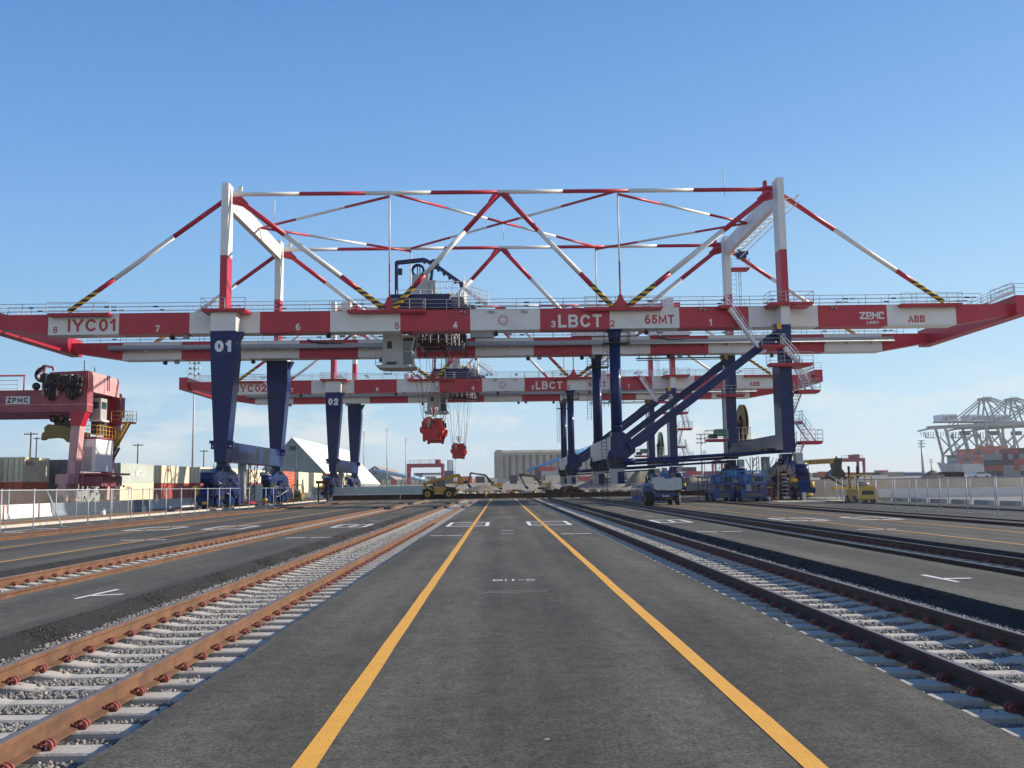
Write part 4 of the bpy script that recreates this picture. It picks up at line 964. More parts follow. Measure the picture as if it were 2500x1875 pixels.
    mb.prism([(-12.7, 14.3), (-12.65, 14.15), (-12.1, 14.0), (-9.3, 13.95), (-8.6, 14.1), (-8.6, 14.3)], 'y', yc0-.25, yc1+.25, 'cabin_grey')
    mb.prism([(-9.98, 17.4), (-8.75, 17.4), (-8.6, 17.1), (-9.98, 17.1)], 'y', yc0-.05, yc1, 'cabin_grey'); mb.prism([(-9.98, 14.32), (-9.98, 17.08), (-8.75, 17.08), (-9.1, 15.6), (-8.8, 14.32)], 'y', yc0+.08, yc1-.08, 'glass')
    for a, b in (((-9.95, 14.3), (-9.95, 17.1)), ((-8.75, 17.1), (-9.1, 15.6)), ((-9.1, 15.6), (-8.8, 14.3)), ((-9.95, 15.65), (-9.1, 15.65)), ((-9.1, 15.6), (-8.45, 14.9))): mb.bar((a[0], yc0+.03, a[1]), (b[0], yc0+.03, b[1]), .1, .1, 'cabin_grey', up=(0, 1, 0))
    mb.box(-12.7, -12.05, yc0+.4, yc1-.4, 14.3, 14.36, 'red'); mb.rail([(-12.75, yc0, 14.3), (-12.05, yc0, 14.3)], 1.5, 'cabin_grey', .7, .04, 3)
    mb.box(-11.6, -10.6, yc0-.2, yc0, 14.3, 14.6, 'black'); mb.tube((-12.0, yc0+1, 14.0), (-12.0, yc0+1, 13.5), .03, 'steel', 5); mb.tube((-11.2, yc0+1, 14.0), (-11.2, yc0+1, 13.5), .03, 'steel', 5); mb.tube((-12.0, yc0+1, 13.5), (-11.2, yc0+1, 13.5), .05, 'steel', 5)
    mb.sphere((-9.3, yc0-.2, 14.1), .25, 'cabin_grey', 8, 1.3, 1, .8)
    mb.build('cabin', T_)
    # =================== spreader and ropes
    S_ = empty('container_spreader', (-7.2, B(11), 6.5), 'red container spreader hanging on ropes from the '+('nearer' if full else 'farther')+' gantry crane', 'spreader', 'spreaders hanging from the gantry cranes')
    sx = -7.15; y0, y1 = B(7.6), B(14.2); mb = MB()
    mb.box(sx-.45, sx+.45, y0+.3, y1-.3, 7.1, 7.75, 'spreader_red')
    for y in (y0, y1-.5):
        mb.prism([(sx-1.0, 6.62), (sx+.85, 6.62), (sx+.95, 7.2), (sx+1.25, 7.45), (sx+1.3, 8.0), (sx+1.0, 8.2), (sx+.8, 8.1), (sx-1.0, 8.1), (sx-1.3, 8.0), (sx-1.3, 7.5), (sx-1.0, 7.25)], 'y', y, y+.5, 'spreader_red')
        for dx in (-.85, .7): mb.box(sx+dx-.12, sx+dx+.12, y+.1, y+.4, 6.5, 6.72, 'black')
        mb.box(sx-.75, sx+.7, y-.04, y-.002, 6.9, 7.6, 'spreader_red')
        for dx in (.6, .85): mb.tube((sx+dx, y-.05, 7.0), (sx+dx+.3, y-.1, 7.6), .09, 'spreader_red', 8)
    for y in (B(9.2), B(12.8)): mb.box(sx-1.05, sx+1.05, y-.35, y+.35, 7.75, 8.2, 'spreader_red')
    mb.build('frame', S_)
    mb = MB(); mb.box(sx-1.0, sx+1.0, B(9), B(13), 8.15, 8.55, 'spreader_red')
    for dx, m in ((-.45, 'spreader_red'), (.55, 'black')): mb.tube((sx+dx, B(8.8), 8.6), (sx+dx, B(9.6), 8.6), .55 if dx < 0 else .35, m, 18)
    mb.tube((sx-.45, B(9.0), 8.62), (sx-.45, B(9.3), 8.62), .60, 'yellow', 18)
    for dx in (-1.05, 1.05): mb.box(sx+dx-.16, sx+dx+.16, B(9), B(9.5), 8.2, 8.75, 'black'); mb.box(sx+dx-.16, sx+dx+.16, B(12.5), B(13), 8.2, 8.75, 'black')
    mb.box(sx+.2, sx+.95, B(10), B(12), 8.55, 9.15, 'grey_box'); 
    rs = random.Random(9)
    for k in range(26): x = sx+rs.uniform(-1.2, 1.2); y = B(rs.choice([7.6, 9, 12.6])+rs.uniform(-.3, .5)); x = sx+(x-sx)*.8; mb.box(x-.12, x+rs.uniform(.05, .3), y-.2, y+.1, 7.6+rs.uniform(0, .5), 8.2+rs.uniform(0, .9), rs.choice(['spreader_red', 'spreader_red', 'black', 'grey_box', 'spreader_red']))
    for dx in (-.8, .8): mb.box(sx+dx-.2, sx+dx+.2, B(8.0), B(8.6), 8.0, 8.7, 'spreader_red'); mb.tube((sx+dx, B(7.9), 8.4), (sx+dx, B(8.7), 8.4), .17, 'black', 10)
    mb.build('head_block', S_)
    mb = MB()
    for i in range(10):
        t = 2*math.pi*i/10; t2 = 2*math.pi*(i+1)/10
        for z, r in ((10.35, .42), (10.1, .42), (9.85, .25)): mb.tube((sx+r*math.cos(t), B(11)+r*math.sin(t), z), (sx+r*math.cos(t2), B(11)+r*math.sin(t2), z), .045, 'red' if i % 2 else 'sign_white', 5)
        mb.tube((sx+.42*math.cos(t), B(11)+.42*math.sin(t), 10.35), (sx+.2*math.cos(t), B(11)+.2*math.sin(t), 9.4), .03, 'red' if i % 2 else 'sign_white', 5)
    mb.build('cable_basket', S_)
    mb = MB(); r = .022
    for (xa, ya, xb, yb2) in ((-9.6, 7, sx-1.05, 9.2), (-9.2, 15, sx-1.0, 12.8), (-8.6, 8, sx-1.0, 9.2), (-8.2, 14, sx-.9, 12.8), (-8.0, 10, sx+.95, 9.2), (-6.5, 10, sx-.9, 9.2), (-6.2, 12, sx+.9, 12.8), (-5.2, 8, sx+1.0, 9.2), (-5.6, 14, sx+1.05, 12.8), (-5.0, 15, sx+.95, 12.8), (-7.4, 11, sx, 11), (-7.1, 11, sx+.1, 11), (-6.0, 9, sx+.2, 10)):
        mb.tube((xa, B(ya), 17.2), (xb, B(yb2), 8.7), r, 'black', 5)
    mb.build('hoist_rope', S_)
    return R
crane(90.0, '01', 'IYC01', 'reel_yellow', 'nearer red and white striped gantry crane marked 01, on dark blue legs', True)
crane(150.0, '02', 'IYC02', 'green', 'farther red and white striped gantry crane marked 02, seen beneath the first', False)
# ================================================================ fences
def fence_mat():
    m = bpy.data.materials.new('chain_link'); m.use_nodes = True; nt = m.node_tree; b = nt.nodes['Principled BSDF']; nn = nt.nodes.new; lk = nt.links.new
    b.inputs['Base Color'].default_value = (.34, .37, .37, 1); b.inputs['Roughness'].default_value = .5; b.inputs['Metallic'].default_value = .2
    tc = nn('ShaderNodeTexCoord'); sp = nn('ShaderNodeSeparateXYZ'); lk(tc.outputs['Object'], sp.inputs[0])
    def M_(op, a, c):
        x = nn('ShaderNodeMath'); x.operation = op
        for i, v in enumerate((a, c)):
            if isinstance(v, (int, float)): x.inputs[i].default_value = v
            else: lk(v, x.inputs[i])
        return x.outputs[0]
    res = None
    for sg in (1, -1):
        u = M_('ADD', sp.outputs['Y'], M_('MULTIPLY', sp.outputs['Z'], sg)); fr = M_('FRACT', M_('MULTIPLY', u, 13.0), 0); ln = M_('LESS_THAN', fr, .10); res = ln if res is None else M_('MAXIMUM', res, ln)
    tr = nn('ShaderNodeBsdfTransparent'); mx = nn('ShaderNodeMixShader'); lk(res, mx.inputs[0]); lk(tr.outputs[0], mx.inputs[1]); lk(b.outputs[0], mx.inputs[2])
    lk(mx.outputs[0], nt.nodes['Material Output'].inputs[0]); M['chain_link'] = m
fence_mat()
def fence(x, ys, h, z0, label, group=None, lean=None, fabric=True, feet=True):
    R = empty('chain_link_fence', (x, ys[0], z0), label, 'fence', group)
    for i, y in enumerate(ys):
        mb = MB(); top = V3((x, y, z0+h))
        if lean is not None and i == lean: top = V3((x-.35, y-.95, z0+h-.1))
        mb.tube((x, y, z0), top, .03, 'galv', 7); mb.sphere((top.x, top.y, top.z), .036, 'galv', 6)
        if feet: mb.box(x-.2, x+.2, y-.25, y+.25, z0-.01, z0+.012, 'steel')
        mb.build('fence_post', R)
    if fabric is None:
        mb = MB(); mb.tube((x, ys[0], z0+h-.05), (x, ys[-1], z0+h-.05), .02, 'galv', 6); mb.build('fence_rail', R)
    if fabric:
        mb = MB(); mb.tube((x, ys[0], z0+h-.05), (x, ys[-1], z0+h-.05), .022, 'galv', 6); mb.tube((x, ys[0], z0+.08), (x, ys[-1], z0+.08), .015, 'galv', 6); mb.build('fence_rail', R)
        mb = MB(); mb.poly([(x+.02, ys[0], z0+.06), (x+.02, ys[-1], z0+.06), (x+.02, ys[-1], z0+h-.05), (x+.02, ys[0], z0+h-.05)], 'chain_link'); mb.build('wire_mesh', R)
    return R
fence(-22.3, [39+2.93*i for i in range(22)], 1.9, 0, 'galvanised chain link fence with one leaning post, in front of the left crane rail', 'chain link fences', lean=3, fabric=None)
fence(-30.6, [46+3.1*i for i in range(17)], 2.1, -.14, 'galvanised chain link fence standing behind the left crane rail', 'chain link fences', feet=False)
fence(24.6, [40+2.98*i for i in range(10)], 1.9, 0, 'chain link fence on the right between the dark track and the crane rail', 'chain link fences')
fence(30.4, [48+3.0*i for i in range(17)], 2.0, -.1, 'farther chain link fence on the right beyond the crane rail', 'chain link fences', feet=False)
# fence across the yard behind the cranes
R = empty('mesh_fence', (10, 150, 0), 'pale mesh fence across the yard beneath the hanging round crane legs', 'fence')
mb = MB(); mb.tube((5.5, 150, 2.0), (24, 150, 2.0), .03, 'galv', 6); mb.build('fence_rail', R)
for i in range(38):
    mb = MB(); mb.tube((5.5+i*.5, 150, .0), (5.5+i*.5, 150, 2.05), .02, 'galv', 5); mb.build('fence_bar', R)
# ================================================================ precast barriers on the left
for i, (y0, y1, m, lb) in enumerate(((62, 68.2, 'barrier_white', 'white concrete barrier with two orange marker posts in front, behind the left fence'), (68.4, 74.8, 'barrier_white', 'white concrete barrier next to the leaning fence post'), (75.0, 81.8, 'barrier_blue', 'grey blue concrete barrier touching the white one near the leaning post'), (82, 88.8, 'barrier_blue', 'grey blue concrete barrier in the middle of its row, under the pink crane'), (89, 95.8, 'barrier_blue', 'last grey blue concrete barrier before the far white one'), (96, 109, 'barrier_white', 'long white concrete barrier running up to the left crane wheels'))):
    mb = MB(); x = -36; z = -.14
    mb.prism([(x-.32, z), (x+.32, z), (x+.32, z+.12), (x+.16, z+.4), (x+.1, z+1.02), (x-.1, z+1.02), (x-.16, z+.4), (x-.32, z+.12)], 'y', y0, y1, m)
    mb.build('concrete_barrier', None, lb, 'barrier', 'concrete barriers behind the left crane rail', loc=(x, (y0+y1)/2, z))
for i, (px, lb) in enumerate(((8, 'orange marker post at the left edge before the white barrier'), (51, 'orange marker post between the left edge and the leaning fence post'))):
    p = at(px, 1262, 65.0); mb = MB(); mb.tube((p.x, 65+i*2.5, -.14), (p.x, 65+i*2.5, .95), .06, 'orange', 10); mb.tube((p.x, 65+i*2.5, -.14), (p.x, 65+i*2.5, -.08), .18, 'black', 10); mb.sphere((p.x, 65+i*2.5, .95), .06, 'orange', 8)
    mb.build('marker_post', None, lb, 'marker post', 'orange marker posts', loc=(p.x, 65+i*2.5, -.14))
p = at(252, 1252, 72); mb = MB(); mb.tube((p.x, 72, -.14), (p.x, 72, .3), .16, 'sign_white', 10); mb.tube((p.x, 72, .3), (p.x, 72, .45), .1, 'grey_box', 10)
mb.build('lamp_pot', None, 'small white cylindrical lamp standing before the grey blue barriers', 'lamp', loc=(p.x, 72, -.14))
# ================================================================ containers
def corr(mb, x0, x1, y0, y1, z0, z1, m, nx=6, ny=30, d=.035):
    """box with corrugated walls"""
    pts = []
    def wave(a, b, n): return [(a+(b-a)*(i+f)/n, g) for i in range(n) for f, g in ((.1, 0), (.4, 0), (.6, 1), (.9, 1))]
    for u, g in wave(x0+.1, x1-.1, nx): pts.append((u, y0+g*d))
    for u, g in wave(y0+.1, y1-.1, ny): pts.append((x1-g*d, u))
    for u, g in wave(x1-.1, x0+.1, nx): pts.append((u, y1-g*d))
    for u, g in wave(y1-.1, y0+.1, ny): pts.append((x0+g*d, u))
    mb.prism(pts, 'z', z0+.1, z1-.1, m)
    for X in (x0, x1-.1):
        for Y in (y0, y1-.1): mb.box(X-.012, X+.112, Y-.012, Y+.112, z0, z1, m)
    for Z in (z0, z1-.12):
        mb.box(x0+.1, x1-.1, y0-.005, y0+.09, Z, Z+.12, m); mb.box(x0+.1, x1-.1, y1-.09, y1+.005, Z, Z+.12, m); mb.box(x1-.09, x1+.005, y0+.1, y1-.1, Z, Z+.12, m); mb.box(x0-.005, x0+.09, y0+.1, y1-.1, Z, Z+.12, m)
def container(xr, y0, y1, z, m, label, txt=None, tcol='brick_red', tz=.72, ty=.3, group='stacked shipping containers on the left', th=.42, m_end=None, w_=2.44):
    R = empty('shipping_container', (xr-w_/2, y0, z), label, 'container', group)
    mb = MB(); corr(mb, xr-w_, xr, y0, y1, z, z+2.6, m, ny=max(6, int((y1-y0)*2.3))); mb.build('container_body', R)
    mb = MB()
    for k in range(4): mb.tube((xr-w_+.35+k*.58, y0-.05, z+.15), (xr-w_+.35+k*.58, y0-.05, z+2.45), .025, 'steel', 6)
    mb.build('lock_rod', R)
    if txt:
        mb = MB(); mb.text(txt, (xr+.02, y0+(y1-y0)*ty, z+2.6*tz), th, tcol, face='+x', t=.22); mb.build('lettering', R)
    return R
blk = [  # y0, y1, base, [(material, words, text, text colour)...] bottom to top
    (80.0, 93.2, [('cream', 'cream container at the left edge, lower tier', None), ('cream', 'cream container at the left edge, upper tier', None)]),
    (97.9, 103.6, [('orange', 'orange short container left of the pink crane leg, under a cream one', 'N'), ('cream', 'cream short container left of the pink crane leg, on an orange one', 'OOCL')]),
    (107.9, 119.8, [('grey_box', 'dark grey container behind the pink crane leg, lower tier', None), ('grey_box', 'dark grey container behind the pink crane leg, upper tier', None)]),
    (123.0, 134.8, [('cream', 'cream container under the grey green one with a white logo', 'OOCL'), ('grey_green', 'grey green container with a large white name, right of the pink crane', 'MOL')]),
    (137.8, 150.0, [('brick_red', 'red brown container under the cream one, between pink crane and leg 01', None), ('cream', 'cream container on a red brown one, between pink crane and leg 01', 'OOCL')]),
    (155.4, 167.2, [('brick_red', 'red brown container just left of leg 01, lower tier', None), ('cream', 'cream container just left of leg 01, upper tier', None)]),
    (170.5, 182.5, [('cream', 'cream container seen between leg 01 and its rear leg, lower tier', None), ('cream', 'cream container seen between leg 01 and its rear leg, upper tier', 'OOCL')]),
    (186.0, 198.0, [('brick_red', 'red container behind the left wheels of crane 01, lower tier', None), ('cream', 'cream container behind the left wheels of crane 01, upper tier', None)]),
    (214.5, 226.5, [('orange', 'orange container right of the rear wheels of crane 01, lower tier', None), ('orange', 'orange container right of the rear wheels of crane 01, upper tier', None)]),
    (231.0, 243.0, [('cream', 'cream container left of crane 02, first after the orange ones, lower tier', None), ('cream', 'cream container left of crane 02, first after the orange ones, upper tier', None)]),
    (250.0, 262.0, [('cream', 'cream container at the left wheels of crane 02, lower tier', None), ('cream', 'cream container at the left wheels of crane 02, upper tier', None)]),
    (272.0, 284.0, [('orange', 'orange container seen between the left wheels of crane 02, lower tier', None), ('orange', 'orange container seen between the left wheels of crane 02, upper tier', None)]),
    (292.0, 304.0, [('cream', 'cream container right behind the wheels of crane 02, lower tier', None), ('cream', 'cream container right behind the wheels of crane 02, upper tier', None)]),
    (312.0, 324.0, [('brick_red', 'dark red container right of the wheels of crane 02, lower tier', None), ('cream', 'cream container right of the wheels of crane 02, upper tier', None)]),
]
for y0, y1, tiers in blk:
    zb = .25 if y0 < 140 else .3+(y0-140)*.004
    for k, (m, lb, tx) in enumerate(tiers):
        container(-50, y0, y1, zb+2.62*k, m, lb, tx, 'sign_white' if tx in ('MOL', 'N') else 'brick_red', th=.95 if tx == 'MOL' else .42, ty=.55 if tx == 'MOL' else .25, tz=.5 if tx == 'MOL' else .74)
# second row behind, dark ends towards the viewer
for i, (y0, lb) in enumerate(((97.0, 'left of the pink crane leg, set back one row'), (107.0, 'behind the pink crane leg, set back one row'), (122.2, 'right of the pink crane, set back one row'), (136.8, 'left of leg 01, set back one row'))):
    for k in range(2): container(-52.55, y0, y0+12, .25+2.62*k, 'grey_box' if (i+k) % 3 else 'dark_box', ('dark grey' if (i+k) % 3 else 'nearly black')+' container end '+lb+(', lower tier' if k == 0 else ', upper tier'), None)
ends = ['cream', 'orange', 'cream', 'cream', 'orange', 'cream', 'cream', 'brick_red', 'cream', 'cream', 'cream', 'cream', 'brick_red', 'cream']
x = at(908, 1180, 500).x
src = None
for i, m in enumerate(ends):
    mb = MB(); zb = 3.1; mb.box(x, x+2.3, 500, 506, zb, zb+2.9, m); mb.box(x+.1, x+2.2, 499.9, 499.95, zb+.1, zb+2.8, m)
    mb.build('shipping_container', None, 'small '+{'cream': 'cream', 'orange': 'orange', 'brick_red': 'dark red'}[m]+' container end in the distant row left of the yellow telehandler', 'container', 'distant row of containers seen end on, '+m.replace('_', ' '), loc=(x, 500, zb)); x += 2.62
R = empty('boundary_wall', (-21, 148, 0), 'pale green screened boundary wall left of the yellow telehandler', 'wall')
mb = MB(); mb.box(-30, -11.6, 148, 148.2, -.2, .75, 'barrier_white'); mb.build('wall_base', R)
mb = MB(); mb.box(-30, -11.6, 148.04, 148.12, .75, 1.95, 'fence_fabric'); mb.build('screen', R)
for i in range(9):
    mb = MB(); mb.tube((-29.5+i*2.2, 147.97, 0), (-29.5+i*2.2, 147.97, 2.2), .04, 'galv', 6); mb.build('fence_post', R)
# ================================================================ rusty girder line across the end of the tracks
segs = [(-24, -14.5, 'rust_dark'), (-14.3, -2.2, 'rust_dark'), (-2.0, 9.8, 'rust'), (10, 22, 'rust_dark'), (22.2, 40, 'rust_dark')]
names = ['at the left wheels of crane 02', 'under the yellow telehandler', 'across the far end of the central lane', 'below the hanging round legs', 'behind the blue boom lift']
for (a, b_, m), nm in zip(segs, names):
    mb = MB(); y = 133.2; mb.box(a, b_, y, y+.35, .0, .03, m); mb.box(a, b_, y+.16, y+.19, .03, .62, m); mb.box(a, b_, y, y+.35, .62, .66, m); mb.box(a, b_, y+.9, y+1.3, .0, .7, 'rust_dark')
    for k in range(int((b_-a)/1.6)): mb.box(a+.5+k*1.6, a+.53+k*1.6, y+.02, y+.16, .03, .62, m)
    mb.build('steel_girder', None, 'long dark rusty steel girder lying '+nm, 'girder', 'rusty girders across the end of the tracks', loc=((a+b_)/2, y, 0))
p = at(1351, 1205, 132.4); mb = MB(); mb.box(p.x-1.15, p.x+1.15, 132.2, 133.1, 0, 1.05, 'black'); mb.box(p.x-1.2, p.x+1.2, 132.15, 133.15, 1.0, 1.12, 'rust_dark')
for k in range(5): mb.box(p.x-1+.5*k, p.x-.95+.5*k, 132.15, 132.2, .05, 1.0, 'rust_dark')
mb.build('steel_skip', None, 'low black steel box before the rusty girder, beneath the round legs of crane 02', 'skip', loc=(p.x, 132.5, 0))
# heap of rusty gear beneath crane 02's round legs
rs = random.Random(11); mb = MB(); q = at(1392, 1200, 147)
for k in range(70):
    a = rs.gauss(0, 1.7); z = max(.1, 1.7*math.exp(-(a/2)**2)*rs.uniform(.2, 1)); r = rs.uniform(.15, .55); m = rs.choice(['rust_dark', 'black', 'rust_dark', 'rust'])
    if rs.random() < .5: mb.sphere((q.x+a, 147+rs.uniform(-1, 1), z), r, m, 6, rs.uniform(.7, 1.6), 1, rs.uniform(.5, 1))
    else: mb.tube((q.x+a, 147+rs.uniform(-1, 1), z), (q.x+a+rs.uniform(-1, 1), 147, z+rs.uniform(-.3, .4)), r*.5, m, 7)
mb.build('scrap_heap', None, 'dark heap of rusty machine parts beneath the round legs of crane 02', 'scrap heap', loc=(q.x, 147, 0), kind='stuff')
# ================================================================ machines
def wheel(mb, c, r, w_, axis=(0, 1, 0), hub='yellow', n=18):
    c = V3(c); ax = V3(axis).normalized(); mb.tube(c-ax*w_/2, c+ax*w_/2, r, 'rubber', n); mb.tube(c-ax*(w_/2+.02), c+ax*(w_/2+.02), r*.5, hub, 12); mb.tube(c-ax*(w_/2+.05), c+ax*(w_/2+.05), r*.22, 'black', 10)
    for i in range(n): t = 2*math.pi*i/n; o = (V3((math.cos(t), 0, math.sin(t))) if abs(ax.y) > .5 else V3((0, math.cos(t), math.sin(t))))*r; mb.tube(c+o-ax*w_*.45, c+o+ax*w_*.45, .045*r, 'rubber', 4)
def pxz(px, py, Y): v = at(px, py, Y); return (v.x, v.z)
# telehandler (side view, boom pointing right)
Y = 131.6; Pt = lambda px, py: pxz(px, py, Y)
R = empty('telehandler', (Pt(1085, 1210)[0], Y+1, 0), 'yellow telescopic handler with raised boom parked across the end of the lane', 'telehandler')
mb = MB(); mb.prism([Pt(1058, 1187), Pt(1088, 1190), Pt(1085, 1207), Pt(1061, 1207)], 'y', Y, Y+2.2, 'cat_yellow'); mb.prism([Pt(1030, 1196), Pt(1050, 1185), Pt(1110, 1190), Pt(1118, 1200), Pt(1108, 1204), Pt(1034, 1206)], 'y', Y+.35, Y+1.9, 'black')
mb.prism([Pt(1034, 1196), Pt(1040, 1189), Pt(1052, 1190), Pt(1058, 1198), Pt(1054, 1197), Pt(1042, 1192)], 'y', Y-.1, Y+2.3, 'cat_yellow'); mb.build('body', R)
mb = MB(); mb.prism([Pt(1060, 1188), Pt(1061, 1176), Pt(1085, 1174), Pt(1088, 1189)], 'y', Y+.05, Y+1.0, 'glass')
for a, b_ in (((1060, 1188), (1061, 1176)), ((1061, 1176), (1085, 1174)), ((1085, 1174), (1088, 1189)), ((1070, 1188), (1071, 1176))): A, Bq = Pt(*a), Pt(*b_); mb.bar((A[0], Y+.02, A[1]), (Bq[0], Y+.02, Bq[1]), .08, .08, 'black', up=(0, 1, 0))
mb.build('cab', R)
mb = MB(); mb.prism([Pt(1029, 1182), Pt(1031, 1178), Pt(1112, 1157), Pt(1120, 1156), Pt(1120, 1164), Pt(1034, 1185)], 'y', Y+1.1, Y+1.6, 'cat_yellow')
mb.prism([Pt(1116, 1156), Pt(1122, 1158), Pt(1135, 1176), Pt(1130, 1184), Pt(1124, 1181)], 'y', Y+1.05, Y+1.65, 'cat_yellow'); mb.prism([Pt(1097, 1174), Pt(1128, 1178), Pt(1126, 1184), Pt(1097, 1180)], 'y', Y+1.1, Y+1.6, 'cat_yellow'); mb.prism([Pt(1130, 1176), Pt(1140, 1172), Pt(1143, 1177), Pt(1134, 1182)], 'y', Y+1, Y+1.7, 'black')
A, Bq = Pt(1052, 1180), Pt(1068, 1190); mb.tube((A[0], Y+1.3, A[1]), (Bq[0], Y+1.3, Bq[1]), .1, 'black', 8); A, Bq = Pt(1034, 1184), Pt(1044, 1194); mb.bar((A[0], Y+1.3, A[1]), (Bq[0], Y+1.3, Bq[1]), .4, .35, 'cat_yellow'); mb.build('boom', R)
mb = MB(); mb.prism([Pt(1118, 1192), Pt(1121, 1193), Pt(1112, 1209), Pt(1106, 1212), Pt(1109, 1205)], 'y', Y+.2, Y+.4, 'cat_yellow'); mb.prism([Pt(1118, 1192), Pt(1121, 1193), Pt(1112, 1209), Pt(1106, 1212), Pt(1109, 1205)], 'y', Y+1.5, Y+1.7, 'cat_yellow'); A, Bq = Pt(1118, 1184), Pt(1100, 1196); mb.tube((A[0], Y+1, A[1]), (Bq[0], Y+1, Bq[1]), .09, 'steel', 8); mb.build('stabiliser', R)
for px in (1044, 1096):
    for yy in (Y-.1, Y+2.1): mb = MB(); A = Pt(px, 1205); wheel(mb, (A[0], yy, .72), .74, .45, hub='cat_yellow'); mb.build('wheel', R)
# excavators
def excavator(px0, base, Y, label, bm, up, arm):
    c = lambda a, b_: pxz(px0+a, base-b_, Y)
    gz = c(245, 0)[1]; R = empty('excavator', (c(0, 1180)[0], Y, gz), label, 'excavator', 'excavators beyond the rusty girder')
    mb = MB(); 
    for yy in (Y-1.2, Y+.7): mb.prism([c(-14, 1), c(-11, 0), c(11, 0), c(15, 1), c(16, 4), c(13, 6), c(-12, 6), c(-15, 4)], 'y', yy, yy+.55, 'rubber')
    mb.build('track', R)
    mb = MB(); mb.prism([c(-9, 7), c(15, 7), c(15, 17), c(5, 18), c(-1, 15), c(-9, 13)], 'y', Y-1.2, Y+1.2, 'cat_yellow'); mb.prism([c(12, 7), c(16, 8), c(16, 15), c(12, 17)], 'y', Y-1.25, Y+1.25, 'cat_yellow'); mb.build('body', R)
    mb = MB(); mb.prism([c(-13, 9), c(-4, 9), c(-4, 19), c(-11, 19)], 'y', Y-1.15, Y-.1, 'glass'); mb.prism([c(-12, 19), c(-3, 19), c(-3, 20), c(-11.5, 20)], 'y', Y-1.2, Y-.05, 'black'); mb.build('cab', R)
    mb = MB()
    for (p, q, w0, w1) in up:
        d = norm2(q[0]-p[0], q[1]-p[1]); n = (-d[1], d[0]); mb.prism([c(p[0]-n[0]*w0, p[1]-n[1]*w0), c(q[0]-n[0]*w1, q[1]-n[1]*w1), c(q[0]+n[0]*w1, q[1]+n[1]*w1), c(p[0]+n[0]*w0, p[1]+n[1]*w0)], 'y', Y-.3, Y+.3, bm)
    mb.build('boom', R)
    mb = MB()
    for (p, q, w0, w1) in arm:
        d = norm2(q[0]-p[0], q[1]-p[1]); n = (-d[1], d[0]); mb.prism([c(p[0]-n[0]*w0, p[1]-n[1]*w0), c(q[0]-n[0]*w1, q[1]-n[1]*w1), c(q[0]+n[0]*w1, q[1]+n[1]*w1), c(p[0]+n[0]*w0, p[1]+n[1]*w0)], 'y', Y-.45, Y+.45, 'black')
    mb.build('arm', R)
excavator(1211, 1196, 232, 'excavator with a dark arched boom, beside the telehandler boom tip', 'black', [((-8, 14), (-26, 36), 2.6, 2.2), ((-26, 36), (-62, 41), 2.2, 1.5)], [((-62, 42), (-68, 12), 2, 1.2), ((-58, 44), (-66, 30), 1.2, 1.2), ((-68, 12), (-60, 4), 3.5, 2.5)])
excavator(1328, 1195, 232, 'excavator with a brown boom, left of the round legs of crane 02', 'rust', [((-8, 14), (-24, 32), 2.8, 2.6), ((-24, 32), (-60, 36), 2.4, 3.6)], [((-60, 38), (-46, 8), 2, 1.4), ((-46, 8), (-38, 2), 3, 2.5)])
# survey stands on yellow tripods
for i, (px, lb) in enumerate(((1141, 'right of the telehandler'), (1186, 'left of the first excavator'), (1260, 'left of the brown excavator boom'), (1307, 'before the brown excavator body'))):
    Yq = 141; c = at(px, 1205, Yq); mb = MB()
    for t in (0, 2.1, 4.2): mb.tube((c.x, Yq, .95), (c.x+.55*math.cos(t), Yq+.55*math.sin(t), .02), .05, 'yellow', 6)
    mb.tube((c.x, Yq, .5), (c.x, Yq, 2.1 if i != 1 else 1.7), .05, 'steel', 8); mb.tube((c.x, Yq, .45), (c.x, Yq, .75), .12, 'yellow', 8); mb.box(c.x-.15, c.x+.15, Yq-.1, Yq+.1, 2.0 if i != 1 else 1.6, 2.15 if i != 1 else 1.75, 'steel')
    mb.build('jack_stand', None, 'white post on a yellow tripod foot, '+lb, 'stand', 'yellow tripod stands behind the girder', loc=(c.x, Yq, 0))
# boom lift on the right
Y = 76.5; c = lambda px, py, dy=0: pxz(px, py, Y+dy)
R = empty('boom_lift', (c(1625, 1230)[0], Y+1.5, 0), 'blue boom lift with a large grey rounded hood, parked under the diagonal braces', 'boom lift')
mb = MB(); mb.prism([c(1608, 1200), c(1645, 1200), c(1652, 1212), c(1648, 1221), c(1604, 1221), c(1600, 1210)], 'y', Y+.3, Y+3.4, 'genie'); mb.prism([c(1640, 1200), c(1656, 1207), c(1656, 1212), c(1640, 1208)], 'y', Y+.1, Y+.5, 'genie'); mb.tube((c(1580, 1180)[0], Y+.3, .5), (c(1660, 1180)[0], Y+.3, .5), .14, 'black', 8); mb.build('chassis', R)
mb = MB(); v = c(1627, 1211); mb.text('S-60', (v[0], Y+.27, v[1]), .18, 'sign_white', t=.2); mb.build('lettering', R)
mb = MB(); pr_ = [c(1595, 1170), c(1598, 1166), c(1618, 1165), c(1622, 1169), c(1640, 1168), c(1642, 1165.5), c(1658, 1166), c(1662, 1169), c(1664, 1190), c(1661, 1195), c(1640, 1197), c(1600, 1196.5), c(1595, 1192)]
mb.prism(pr_, 'y', Y-.3, Y+.9, 'hood_grey'); mb.prism([c(1596, 1196.6), c(1663, 1195.6), c(1650, 1200), c(1606, 1201)], 'y', Y, Y+.8, 'black'); v = c(1636, 1175); mb.prism([(v[0]-.07, v[1]-.02), (v[0]+.09, v[1]-.02), (v[0]+.03, v[1]+.08), (v[0]-.03, v[1]+.08)], 'y', Y-.31, Y-.302, 'sign_white')
o = mb.build('hood', R); mo = o.modifiers.new('bevel', 'BEVEL'); mo.width = .07; mo.segments = 3; mo.limit_method = 'ANGLE'
